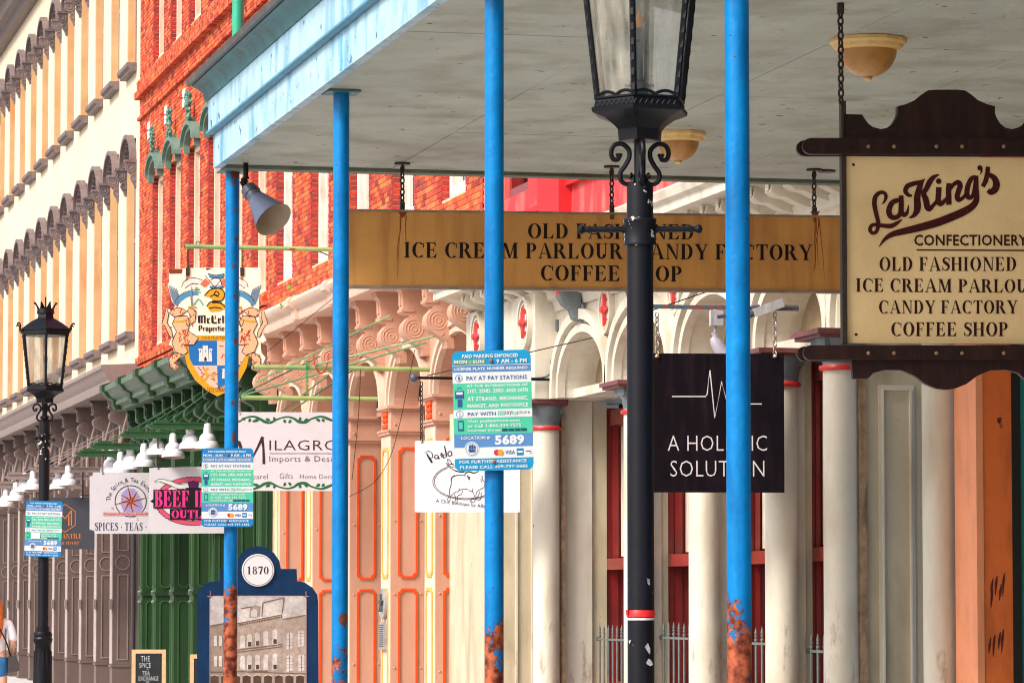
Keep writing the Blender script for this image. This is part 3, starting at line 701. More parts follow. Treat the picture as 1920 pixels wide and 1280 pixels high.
# grimy crevice beside column A
G().box(8.085, 8.12, cols[0][1]-.03, cols[0][1]+.2, 0, 3.3).build('grime_and_shade_strip', MATS['damp_strip'], bC, smooth=False)
# red plinth
G().box(7.9, 8.5, 33.6, 36.3, 0, .06).build('plinth', M_bred, bC, smooth=False)
# cornice with modillions
prof = [(8.0, 4.38), (7.9, 4.38), (7.88, 4.42), (7.6, 4.53), (7.5, 4.53), (7.5, 4.60), (7.46, 4.62), (7.44, 4.68), (7.5, 4.72), (7.62, 4.745), (7.7, 4.76), (8.0, 4.79)]
G().prism(prof, 'y', 23.72, 36.32).build('cornice', M_cream, bC)
G().prism([(8.0, 4.2), (7.97, 4.2), (7.95, 4.28), (7.9, 4.3), (7.88, 4.378), (8.0, 4.378)], 'y', 23.72, 33.2).build('architrave', M_cream, bC)
md = G(); pr = [(7.9, 4.535), (7.62, 4.525), (7.6, 4.44), (7.64, 4.41), (7.72, 4.40), (7.8, 4.36), (7.9, 4.33)]
md.prism(pr, 'y', 24.0, 24.14); md.box(7.59, 7.6, 24.035, 24.105, 4.45, 4.51)
mo = md.build('modillion', M_cream, bC)
n = int((36.1-24)/.42); copies(mo, [(0, .42*i, 0) for i in range(1, n)], bC)
# red stucco wall
g = G(); g.box(8.05, 9, 22.9, 34.6, 4.795, 14); g.box(8.05, 9, 35.6, 36.32, 4.795, 14); g.box(8.05, 9, 34.6, 35.6, 4.795, 5.45); g.box(8.05, 9, 34.6, 35.6, 8.2, 14)
g.build('upper_wall', M_stucco, bC, smooth=False)
G().box(7.93, 8.049, YF(1052, 7.95), YF(1012, 7.95), 4.795, 14).build('pilaster', M_stucco2, bC, smooth=False)
g = G(); g.box(7.99, 8.05, YF(1012)+.02, 36.32, 5.19, 5.24); g.box(7.99, 8.05, 22.9, YF(1052)-.02, 5.3, 5.36); g.build('string_course', M_stucco2, bC, smooth=False)
window(bC, 34.6, 35.6, 5.45, 8.2, 8.1, M_dred, M_dred)
G().prism([(8.05, 4.79), (7.98, 4.79), (7.96, 4.84), (8.0, 4.87), (8.05, 4.88)], 'y', 23.72, 31.5).build('drip_mould', M_brown, bC)

# ================================================================== ORANGE BUILDING UNDER THE CANOPY
bO = root('corner_building', (8, 12, 0), 'burnt orange shopfront with a lit-coloured salmon pilaster front under the canopy at the right edge', 'building')
Yo = YF(1830)
g = G(); g.lathe([(.11, 0), (.11, 4.3)], 7.95, YF(1772, 7.95)+.1, 20); g.build('column', M_cream, bO)
G().box(8.0, 8.03, Yo+.01, YF(1790), 0, 4.3).build('pilaster', M_org1, bO, smooth=False)  # front face coloured as lit; the side keeps the deeper orange
G().box(8.031, XF(1897, Yo), Yo, Yo+.38, 0, 4.3).build('pilaster', M_org2, bO, smooth=False)
G().box(XF(1830, Yo)-.0, XF(1843, Yo), Yo-.006, Yo+.01, 0, 4.3).build('pilaster_edge', M_org1, bO, smooth=False)
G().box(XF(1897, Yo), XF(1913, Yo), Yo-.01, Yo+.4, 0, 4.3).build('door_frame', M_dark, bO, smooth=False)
G().box(XF(1913, Yo), 9.2, Yo, Yo+.1, 0, 4.3).build('door', M_tealdoor, bO, smooth=False)
G().box(8.9, 9.0, 2, Yo, 0, 4.3).build('shop_wall', M_tealdoor, bO, smooth=False)
rn = random.Random(8)
for (px, py) in ((1860, 1090), (1868, 1085), (1876, 1100), (1882, 1080), (1856, 1200), (1864, 1195), (1874, 1190), (1880, 1185), (1860, 1110)):
    P0_ = atY(px, py, Yo-.001); g = G(); P_s, W_s = spline([(P0_.x, P0_.z, 0), (P0_.x+rn.uniform(-.008, .008), P0_.z-rn.uniform(.02, .04), 0), (P0_.x+rn.uniform(-.01, .004), P0_.z-rn.uniform(.05, .08), 0)], [.004, .012, .003], 4)
    for q_ in strokepolys([(P0_.x+.006, P0_.z+.02), (P0_.x-.002, P0_.z-.03), (P0_.x-.008, P0_.z-.05-rn.uniform(.03, .08))], [.006, .018, .003], 4): g.add([(a_, Yo-.0015, b2_) for a_, b2_ in q_], [(0, 1, 2, 3)])
    g.build('paint_smear', mat('dark_smear', (.12, .01, .008), .6, .3, 40), bO, smooth=False)
for k in range(7):
    G().box(8.0, 8.6, Yo-2.8-k*2.8, Yo-2.4-k*2.8, 0, 4.3).build('pilaster', M_org2, bO, smooth=False)
g = G(); g.box(8.0, 9, 0, 22.88, 4.3, 13); g.build('upper_wall', M_stucco, bO, smooth=False)

# ================================================================== BRICK BUILDING WITH PINK STOREFRONT
bP = root('brick_building', (8, 43, 0), 'orange-red brick building over a pink iron storefront with orange panel frames', 'building')
YP0, YP1 = YF(905)+.03, YF(500)
piers = [38.6, 41.0, 43.45, 45.95, 48.4]
def pink_pier(Y):
    g = G(); g.box(8.0, 8.37, Y, Y+.55, 0, 3.74)
    for z, p, h in ((3.44, .03, .03), (3.47, .045, .02), (3.70, .03, .02), (3.72, .05, .03), (.0, .04, .12)):
        g.box(8.0-p, 8.37+.001, Y-p, Y+.55+p, z, z+h)
    for z in (.9, 1.7, 2.5, 3.55):
        for x in (8.045, 8.335): g.lathe([(.012, 0), (.012, .006), (.006, .014)], 0, 0, 8, M=Matrix.Translation((x, Y, z)) @ Matrix.Rotation(R(90), 4, 'X'))
    p = g.build('pier', M_pink, bP, smooth=False)
    g = G(); g.box(7.996, 8.0, Y+.01, Y+.54, .14, 3.42); g.build('lit_pier_face', M_pinkl, p, smooth=False)  # front plate coloured lighter than the sides to carry the light
    g = G(); frame_geo(g, 8.08, 8.30, 1.87, 3.3, .024, 'y', Y-.015, Y, .035); frame_geo(g, 8.08, 8.30, .2, 1.76, .024, 'y', Y-.015, Y, .035); g.build('panel_frame', M_orange, p, smooth=False)
    g = G(); frame_geo(g, Y+.1, Y+.45, 1.87, 3.3, .035, 'x', 7.985, 7.996, .04); frame_geo(g, Y+.1, Y+.45, .2, 1.76, .035, 'x', 7.985, 7.996, .04); g.build('front_frame', M_yel, p, smooth=False)
    g = G()
    for z in (3.53, 3.6, 3.66):
        for d in (.2, .28, .35): g.lathe([(.03, 0), (.03, .02), (.01, .03)], 0, 0, 6, M=Matrix.Translation((7.996, Y+d, z)) @ Matrix.Rotation(R(-90), 4, 'Y'))
    g.build('rosette', M_orange, p)
    G().box(8.371, 8.47, Y+.02, Y+.5, 0, 4.0).build('door_jamb', mat('sage_green_paint', (.09, .2, .1), .5, .15), p, smooth=False)
for Y in piers: pink_pier(Y)
edges = [YP0]+[y for y in piers]+[YP1]
g = G(); g2 = G(); g3 = G()
bb = [(YP0, piers[0])]+[(piers[i]+.55, piers[i+1]) for i in range(4)]+[(piers[4]+.55, YP1)]
for i, (a, c) in enumerate(bb):
    if c-a < .6: continue
    m = (a+c)/2; h = (c-a)/2-.02
    lo = a-.28 if i else a; hi = c+.27 if i < 5 else c
    arch_wall(g, lo, hi, m, h, .58, 3.75, 4.93, 8.02, 8.3)
    r = G(); arch_ring(r, m, h-.0, .57, .05, 3.75, 7.97, 8.03); arch_ring(r, m, h+.05, .62, .03, 3.75, 7.99, 8.02); arch_ring(r, m, h+.08, .65, .07, 3.75, 7.95, 8.02); r.build('arch', M_pinkl, bP)
    g3.box(8.5, 8.56, a-.1, c+.1, 0, 4.6)
    g2.box(8.3, 8.5, a-.1, c+.1, 3.74, 3.8); 
g.build('spandrel_wall', M_pink, bP, smooth=False)
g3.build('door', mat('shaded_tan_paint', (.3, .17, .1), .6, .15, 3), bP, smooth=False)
g2.build('transom', M_pink, bP, smooth=False)
G().prism([(8.0, 4.93), (7.56, 4.93), (7.54, 4.97), (7.54, 5.04), (7.5, 5.06), (7.46, 5.09), (7.44, 5.14), (7.47, 5.19), (7.55, 5.22), (7.6, 5.25), (8.0, 5.26)], 'y', YP0-.03, YP1).build('cornice', M_pinkl, bP)
cb = G(); cb.prism([(7.6, 4.935), (7.52, 4.935), (7.5, 4.97), (7.5, 5.05), (7.42, 5.09), (7.41, 5.15), (7.45, 5.2), (7.6, 5.24)], 'y', 37.0, 37.3)
cb = cb.build('cornice_block', M_pinkl, bP); copies(cb, [(0, 1.225*2*i, 0) for i in range(1, 5)], bP)
br = bracket_geo(.33, .76, .22, 36.55, x=8.02, z=4.93).build('bracket', M_pink, bP)
copies(br, [(0, 1.225*i, 0) for i in range(1, 11)], bP)
ac = G().prism([(36.75, 4.85), (36.9, 4.85), (36.9, 4.2), (36.84, 4.3)], 'x', 8.005, 8.02).build('accent_stripe', M_orange, bP, smooth=False)
copies(ac, [(0, 1.225*i, 0) for i in range(1, 11)], bP)
# brick wall, windows
zsill = 5.72
wn = [(YF(885), YF(845)+.0), (YF(800), YF(758)), (YF(708), YF(668)), (YF(627), YF(590)), (YF(556), YF(520))]
wy = [37.75, 40.35, 42.95, 45.55, 48.15]
wins = [(y-.6, y+.6) for y in wy]
brick_facade(bP, YP0, YP1, 5.26, 8.3, [(a, c, zsill, 8.1) for a, c in wins], ncand=[(650, 335, 905, 392), (560, 500, 625, 600), (495, 560, 560, 640)])
for a, c in wins:
    window(bP, a+.01, c-.01, zsill, 8.1, 8.09, M_wwhite, M_wwhite, ft=.13)
G().box(8.0, 9, YP0, YP1, 8.31, 14).build('upper_wall', mat('plain_brick', (.6, .09, .04), .8, .25, 6), bP, smooth=False)
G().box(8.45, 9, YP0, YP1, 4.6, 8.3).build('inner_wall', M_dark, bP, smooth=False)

# ================================================================== BRICK BUILDING WITH GREEN STOREFRONT
bG = root('brick_building', (8, 56, 0), 'deep red brick building with verdigris window hoods over a dark green storefront', 'building')
YG0, YG1 = YP1+.02, YF(258)
gp = [49.9+2.1*i for i in range(7)]
def green_pier(Y):
    g = G(); g.box(8.0, 8.3, Y, Y+.42, 0, 4.0)
    for z in (.0, 1.72, 3.9): g.box(7.98, 8.3, Y-.02, Y+.44, z, z+.05)
    p = g.build('pier', M_green, bG, smooth=False)
    g = G(); frame_geo(g, 8.06, 8.24, 1.84, 3.7, .018, 'y', Y-.014, Y, .03); frame_geo(g, 8.06, 8.24, .2, 1.64, .018, 'y', Y-.014, Y, .03)
    frame_geo(g, Y+.08, Y+.34, 1.84, 3.7, .02, 'x', 7.985, 8.0, .03); frame_geo(g, Y+.08, Y+.34, .2, 1.64, .02, 'x', 7.985, 8.0, .03)
    g.build('panel_frame', mat('bright_green_trim', (.035, .1, .03), .4), p, smooth=False)
    g = G(); g.lathe([(.03, 0), (.03, .03), (.015, .05)], 0, 0, 8, M=Matrix.Translation((7.98, Y+.03, 1.78)) @ Matrix.Rotation(R(-90), 4, 'Y'))
    g.lathe([(.03, 0), (.03, .03), (.015, .05)], 0, 0, 8, M=Matrix.Translation((7.98, Y+.03, 1.62)) @ Matrix.Rotation(R(-90), 4, 'Y')); g.build('knob', M_greenl, p)
for Y in gp[:6]+[62.08]: green_pier(Y)
g = G(); g3 = G()
for i in range(6):
    a, c = gp[i]+.42, gp[i+1]
    c = min(c, YG1)
    m = (a+c)/2; h = (c-a)/2
    arch_wall(g, max(a-.21, YG0), min(c+.21, YG1), m, h-.02, .4, 3.95, 4.72, 8.02, 8.28)
    r = G(); arch_ring(r, m, h-.03, .39, .09, 3.95, 7.96, 8.03); r.build('arch', M_green, bG)
    g3.box(8.4, 8.45, a-.1, c+.1, 0, 4.5)
g.build('spandrel_wall', M_green, bG, smooth=False); g3.build('door', mat('deep_green_paint', (.015, .04, .015), .5), bG, smooth=False)
G().prism([(8.0, 4.72), (7.6, 4.72), (7.58, 4.78), (7.5, 4.8), (7.5, 4.88), (7.42, 4.92), (7.36, 5.0), (7.32, 5.02), (7.32, 5.1), (7.36, 5.12), (8.0, 5.2)], 'y', YG0, 62.3).build('cornice', M_greenl, bG)
cb = G().prism([(7.6, 4.725), (7.5, 4.725), (7.46, 4.8), (7.46, 4.88), (7.36, 4.92), (7.3, 5.0), (7.27, 5.02), (7.27, 5.12), (7.4, 5.16)], 'y', 51.0, 51.3).build('cornice_block', M_green, bG)
copies(cb, [(0, 2.14*i, 0) for i in range(1, 6)], bG)
br = bracket_geo(.29, .58, .24, 50.2, x=8.02, z=4.72).build('bracket', M_green, bG)
copies(br, [(0, 1.07*i, 0) for i in range(1, 12)], bG)
bf = G().box(7.735, 7.748, 50.27, 50.35, 4.5, 4.7).build('bracket_face', M_greenl, bG, smooth=False)
copies(bf, [(0, 1.07*i, 0) for i in range(1, 12)], bG)
wy = [50.2+2.05*i for i in range(6)]
wins = [(y-.58, y+.58) for y in wy if y+.58 < YG1]
op = [(a, c, 5.68, 8.45) for a, c in wins]+[(a, c, 10.3, 12.6) for a, c in wins]
brick_facade(bG, YG0, YG1, 5.2, 12.4, op)
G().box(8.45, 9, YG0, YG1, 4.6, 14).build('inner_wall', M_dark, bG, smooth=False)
G().box(8.0, 8.4, YG0, YG1, 12.41, 14).build('upper_wall', MATS['plain_brick'], bG, smooth=False)
for a, c in wins:
    window(bG, a+.01, c-.01, 5.68, 8.44, 8.08, M_wcream, M_dred)
    window(bG, a+.01, c-.01, 10.3, 12.39, 8.08, M_wcream, M_dred)
    m = (a+c)/2
    g = G(); arch_ring(g, m, .5, .2, .07, 8.44, 7.91, 8.0, drop=.1); arch_ring(g, m, .57, .27, .05, 8.44, 7.86, 8.0, drop=.0); hd = g.build('window_hood', M_hood, bG)
    g = G(); g.box(7.88, 8.0, m-.1, m+.1, 8.72, 8.8)
    rq = random.Random(int(m*10))
    for k in range(46):
        t_ = rq.random()**.8; hh_ = .4*t_; ww_ = .17*(1-t_)*(.75+.25*math.sin(t_*22)); cy_ = m+rq.uniform(-ww_, ww_); q_ = rq.uniform(0, 3); r_ = rq.uniform(.018, .042)
        g.lathe([(.002, 8.78+hh_-r_*1.3), (r_, 8.78+hh_), (.002, 8.78+hh_+r_*1.6)], 7.9+rq.uniform(-.03, .02), cy_, 5, rot=q_)
    g.build('finial', mat('verdigris_finial', (.07, .22, .17), .5, .3, 20, bump=.6, bs=40), hd)
g = G()
for x0_, za_, zb2_ in ((7.9, 9.9, 10.02), (7.94, 10.03, 10.2), (7.95, 9.55, 9.62), (7.94, 5.5, 5.62), (7.965, 5.42, 5.49)):
    yy = YG0
    while yy < YG1:
        zz2 = za_
        while zz2 < zb2_-.02: g.box(x0_+random.uniform(-.003, .003), 7.999, yy, min(yy+.1, YG1), zz2, min(zz2+.055, zb2_)); zz2 += .06
        yy += .104
g.build('string_course', M_brick, bG, smooth=False, kind='stuff')
tp = G(); tp.box(7.985, 7.999, 51.2, 51.45, 9.12, 9.4); tpo = tp.build('tie_plate', M_wwhite, bG, smooth=False)
tq = G().tube([(7.985, 51.32, 9.26), (7.9, 51.32, 9.26)], .015, 6).build('tie_bolt', M_bred, bG)
copies(tpo, [(0, 2.05*i, 0) for i in range(1, 6)], bG); copies(tq, [(0, 2.05*i, 0) for i in range(1, 6)], bG)

# ================================================================== WHITE BUILDING AT THE FAR END
bW = root('stucco_building', (8, 75, 0), 'tall warm white stucco building with rows of brown arched window hoods', 'building')
YW0, YW1 = YG1+.05, 112.0
SP = 2.37; wc = [63.9+SP*i for i in range(20)]
g = G()
rows = [(0, 5.5, 6.1), (9.3, 9.3, 10.55), (13.45, 13.45, 15.2)]
hw = .64
zz = [(5.5, 6.1), (9.35, 10.6), (13.4, 15.0)]
for z0, z1 in zz: g.box(8.0, 8.5, YW0, YW1, z0, z1)
for i in range(len(wc)):
    a = wc[i]+hw; c = (wc[i+1]-hw) if i+1 < len(wc) else YW1
    if a < YW1:
        for z0, z1 in ((6.1, 9.35), (10.6, 13.4)): g.box(8.0, 8.5, a, min(c, YW1), z0, z1)
for z0, z1 in ((6.1, 9.35), (10.6, 13.4)): g.box(8.0, 8.5, YW0, wc[0]-hw, z0, z1)
g.build('wall', M_white, bW, smooth=False)
def far_window(Y, z0, z1):
    g = G(); g.box(8.01, 8.135, Y+hw-.03, Y+hw-.001, z0, z1); g.box(8.01, 8.135, Y-hw+.001, Y-hw+.03, z0, z1); wn_ = g.build('window', M_tan, bW, smooth=False)
    g = G(); g.box(8.136, 8.18, Y+hw-.06, Y+hw-.001, z0, z1); g.box(8.136, 8.18, Y-hw+.001, Y-hw+.06, z0, z1); g.box(8.13, 8.17, Y-hw+.06, Y+hw-.06, (z0+z1)/2-.04, (z0+z1)/2+.04); g.build('frame', M_brownl, wn_, smooth=False)
    G().box(8.2, 8.21, Y-hw, Y+hw, z0, z1).build('pane', M_glassd, wn_, smooth=False)
    return wn_
def hood(Y, zt):
    g = G(); zs = zt-.47
    arch_ring(g, Y, .6, .34, .05, zs, 7.94, 8.05, 14, drop=.05); arch_ring(g, Y, .65, .39, .07, zs, 7.88, 8.0, 14, drop=.05)
    for k in range(9):
        q = math.pi*(k+.5)/9; g.box(7.95, 8.06, Y+.6*math.cos(q)-.02, Y+.6*math.cos(q)+.02, zs+.32*math.sin(q)-.02, zs+.32*math.sin(q)+.02)
    h = g.build('window_hood', M_mauve, bW)
    for s_ in (-1, 1):
        y0 = Y+s_*.68-.06; D, H = .18, .46; z = zs-.04
        prof = [(0, 0), (1, 0), (1.02, -.05), (.95, -.1), (.98, -.2), (.9, -.34), (.7, -.44), (.5, -.5), (.42, -.58), (.45, -.66), (.36, -.76), (.2, -.86), (.1, -1), (0, -1)]
        g = G(); g.prism([(8-p[0]*D, z+p[1]*H) for p in prof], 'y', y0, y0+.16); g.box(8-D*1.1, 8, y0-.02, y0+.18, z-.04, z)
        for rr, cc in ((.085, (.6, -.26)), (.045, (.6, -.26)), (.05, (.28, -.66))):
            g.tube([(8-cc[0]*D+rr*math.cos(q), y0, z+cc[1]*H+rr*math.sin(q)) for q in [2*math.pi*i/10 for i in range(10)]], .012, 5, closed=True)
        g.build('corbel', M_mauve, h)
    return h
fw = far_window(wc[0], 6.1, 9.349); fw2 = far_window(wc[0], 10.6, 13.399)
hh = hood(wc[0], 9.47); hh2 = hood(wc[0], 13.6)
sl = G(); sl.prism([(8.0, 5.96), (7.88, 5.96), (7.88, 6.0), (7.83, 6.03), (7.83, 6.1), (8.0, 6.1)], 'y', wc[0]-.68, wc[0]+.68); sl = sl.build('sill', M_mauve, bW, smooth=False)
sl2 = share(sl, (0, 0, 4.5), bW)
def copy_part(p, off):
    kids = [x for x in C.objects if x.parent == p]
    c = share(p, Vector(p.location)+Vector(off), bW)
    for k in kids: share(k, k.location, c)
for i in range(1, 20):
    for p in (fw, fw2, hh, hh2, sl, sl2): copy_part(p, (0, SP*i, 0))
G().prism([(8.0, 14.2), (7.8, 14.2), (7.75, 14.35), (7.6, 14.4), (7.55, 14.6), (7.35, 14.7), (7.3, 14.9), (8.0, 15)], 'y', YW0, YW1).build('roof_cornice', M_brown, bW)
G().prism([(8.0, 5.12), (7.52, 5.12), (7.5, 5.2), (7.5, 5.26), (7.44, 5.32), (7.4, 5.42), (7.36, 5.44), (7.36, 5.5), (8.0, 5.53)], 'y', YW0-.25, YW1).build('cornice', M_brownl, bW)
br = bracket_geo(.34, .6, .26, 64.2, x=8.0, z=5.12).build('bracket', M_brown, bW); copies(br, [(0, SP*i, 0) for i in range(1, 18)], bW)
rb = G(); 
for d in (-1, 1):
    rb.tube([(7.9, 64.32, 3.7), (7.9, 64.32+d*.04, 4.2), (7.93, 64.32+d*.16, 4.45), (7.97, 64.32+d*.5, 4.75)], .035, 6)
rb = rb.build('arch_rib', M_brownl, bW); copies(rb, [(0, SP*i, 0) for i in range(1, 18)], bW)
def brown_pier(Y):
    g = G(); g.box(8.0, 8.32, Y, Y+.36, 0, 4.6)
    for z in (0, .5, 3.6, 3.9): g.box(7.98, 8.32, Y-.015, Y+.375, z, z+.04)
    p = g.build('pier', M_brown, bW, smooth=False)
    G().box(7.99, 8.0, Y+.005, Y+.35, .56, 3.58).build('lit_pier_face', mat('sun_glare_mauve', (.4, .325, .3), .5, .15, 3, dirt=(.2, .13, .11), damt=.5, streak=3), p, smooth=False)  # sun glare on the pier front, put into a lighter mauve
    g = G(); frame_geo(g, 8.08, 8.27, .62, 2.1, .02, 'y', Y-.012, Y, .002); frame_geo(g, 8.08, 8.27, 2.5, 3.5, .02, 'y', Y-.012, Y, .002)
    A = [math.pi*i/10 for i in range(21)]
    g.ring([(8.17+.13*math.cos(q), 2.3+.13*math.sin(q)) for q in A[:20]], [(8.17+.11*math.cos(q), 2.3+.11*math.sin(q)) for q in A[:20]], 'y', Y-.01, Y)
    g.build('panel_frame', M_brownl, p, smooth=False)
    hz_ = 1.45+.25*((Y*7.3) % 1)
    G().box(7.94, 7.98, Y-.02, Y+.04, hz_, hz_+.18).build('handle_plate', M_brownl, p, smooth=False)
    return p
bp = brown_pier(66.05)
for i in range(1, 19): copy_part(bp, (0, SP*i, 0))
g = G(); g.box(8.4, 8.5, YW0, YW1, 0, 5.1); g.build('door', mat('dark_brown_interior', (.07, .045, .04), .6, .2), bW, smooth=False)
g = G(); g.box(8.1, 8.4, YW0, YW1, 4.45, 5.12); g.build('lintel', M_brown, bW, smooth=False)

# ================================================================== CANOPY
ZSF = 4.32; XFa = 3.52; YCE = atZ(400, 313, ZSF).y
XFa = atZ(400, 313, ZSF).x
cn = root('canopy', (XFa, 12, 0), 'long flat sidewalk canopy with greenish white soffit and weathered pale blue fascia on blue posts', 'canopy')
Y0c = 3.0
pw, pl = 1.05, 1.9
ys = YCE-.14; row = 0
xs0 = XFa+.06
panels = {}
x = xs0
nx = int((7.98-xs0)/pw)+1
y = ys
while y > Y0c:
    yb = max(y-pl, Y0c); x = xs0
    while x < 7.97:
        xb = min(x+pw, 7.98); key = (round(xb-x, 3), round(y-yb, 3))
        if key not in panels:
            panels[key] = G().box(0, xb-x-.004, 0, y-yb-.004, ZSF, ZSF+.03).build('soffit_panel', M_soffit, cn, local=True, smooth=False); o = panels[key]
        else: o = share(panels[key], (0, 0, 0), cn)
        o.location = (x-cn.location.x, yb-cn.location.y, random.uniform(0, .002))
        x = xb
    y = yb
G().box(XFa+.05, 8.0, Y0c, YCE-.02, ZSF+.05, ZSF+.5).build('deck', M_gutter, cn, smooth=False)
G().box(XFa+.05, 7.99, YCE-.135, YCE-.01, ZSF-.022, ZSF+.049).build('edge_trim', mat('mossy_trim', (.16, .2, .15), .7, .4, 6, dirt=GRIME, damt=.7, streak=1), cn, smooth=False)
def fpt(px, py): return atX(px, py, XFa).z
zA = ZSF+.0; zB = ZSF+.215; zC = ZSF+.42
G().box(XFa-.0, XFa+.05, Y0c, YCE, zA-.01, zB).build('fascia_board', M_fascia, cn, smooth=False)
G().box(XFa-.03, XFa+.05, Y0c, YCE+.02, zB+.001, zC).build('frieze_board', M_fascia, cn, smooth=False)
G().prism([(XFa-.03, zB-.014), (XFa-.042, zB-.006), (XFa-.042, zB+.006), (XFa-.03, zB+.009), (XFa-.001, zB-.014)], 'y', Y0c, YCE+.03).build('bead_mould', mat('deep_blue_bead', (.08, .27, .4), .5, .2, 6), cn)
prof = [(XFa+.05, zC+.001), (XFa-.04, zC+.001), (XFa-.05, zC+.02), (XFa-.06, zC+.05), (XFa-.09, zC+.075), (XFa-.125, zC+.09), (XFa-.13, zC+.11), (XFa+.05, zC+.115)]
G().prism(prof, 'y', Y0c, YCE+.08).build('crown_mould', M_teal, cn)
G().prism([(XFa-.135, zC+.095), (XFa-.155, zC+.095), (XFa-.16, zC+.135), (XFa-.145, zC+.148), (XFa+.2, zC+.2), (XFa+.2, zC+.12), (XFa-.13, zC+.117)], 'y', Y0c, YCE+.12).build('gutter', M_gutter, cn)
# joint cover on the fascia
yj = atX(640, 140, XFa).y
G().box(XFa-.004, XFa, yj-.03, yj+.03, zA, zB-.035).build('joint_strip', mat('joint_blue', (.12, .4, .6), .5, .2), cn, smooth=False)

# ================================================================== BLUE POSTS
POSTX = 3.62
pg = 'blue canopy posts along the kerb'
def post(px, label, rust, w):
    Y = POSTX/math.tan(PSI+math.atan((px-960)/FPX)); r = w/2*(Y*math.cos(PSI)+POSTX*math.sin(PSI))/FPX
    rt = root('post', (POSTX, Y, 0), label, 'post', pg)
    g = G(); g.lathe([(r, 0), (r, 2.0), (r, ZSF)], POSTX, Y, 28); o = g.build('pipe', M_post, rt); o.color = ((rust+.0)/3, 0, 0, 1)
    g = G(); g.box(POSTX-.09, POSTX+.09, Y-.09, Y+.09, ZSF-.012, ZSF-.001); o = g.build('top_plate', M_teal, rt, smooth=False)
    g = G(); g.lathe([(r*1.9, 0), (r*1.9, .02), (r*1.25, .03), (r*1.2, .08)], POSTX, Y, 20); o = g.build('base_flange', M_post, rt); o.color = (1, 0, 0, 1)
    return rt, Y, r
p1, Y1, r1 = post(433.5, 'farthest blue post, pitted with rust, at the canopy corner', 1.66, 26)
p2, Y2, r2 = post(638, 'smooth blue post left of the long ochre sign, with one rusty patch', 1.2, 30.5)
p3, Y3, r3 = post(926.5, 'blue post carrying the nearest parking sign with a red rusty foot', 1.42, 36)
p4, Y4, r4 = post(1385, 'nearest and widest bright blue post in front of the black sign', 1.52, 46)
# rust patches
def rust_patch(rt, X, Y, r, z, h, a0, a1, seed):
    rnd = random.Random(seed); g = G(); n = 9; vs = []
    for i in range(n+1):
        a = R(a0+(a1-a0)*i/n); t = math.sin(math.pi*i/n)**.5
        for k in (0, 1): vs.append((X+(r+.0015)*math.cos(a), Y+(r+.0015)*math.sin(a), z+(1 if k else -1)*h*t*rnd.uniform(.4, 1)))
    g.add(vs, [(2*i, 2*i+2, 2*i+3, 2*i+1) for i in range(n)]); g.build('rust_patch', mat('bare_rust', (.13, .035, .02), .8, .4, 20), rt)
rust_patch(p2, POSTX, Y2, r2, atX(648, 1160, POSTX).z, .05, -110, -35, 1)
rust_patch(p1, POSTX, Y1, r1, atX(436, 325, POSTX).z, .055, -125, -30, 2)
for i, (py, h) in enumerate(((345, .02), (395, .012), (450, .03), (500, .018), (556, .02), (640, .03), (755, .022), (820, .06), (700, .012))): rust_patch(p1, POSTX, Y1, r1, atX(436, py, POSTX).z, h, -105+11*(i % 3), -75+11*(i % 3), i+5)
# upper gallery post
up = root('gallery_post', (3.66, 23.2, 0), 'teal green upper gallery post rising from the canopy roof', 'post')
yu = 3.62/math.tan(PSI+math.atan((442-960)/FPX))
up.location = (3.62, yu, 4.8)
G().lathe([(.037, 4.84), (.037, 7.5)], 3.62, yu, 20).build('pipe', mat('teal_green_paint', (.015, .35, .2), .35, .2, 4, dirt=(.1, .4, .3), damt=.5, rust=(.2, .06, .02), ramt=.72, rs=15), up)
G().lathe([(.06, 4.8), (.06, 4.84)], 3.62, yu, 20).build('foot', M_pole, up)

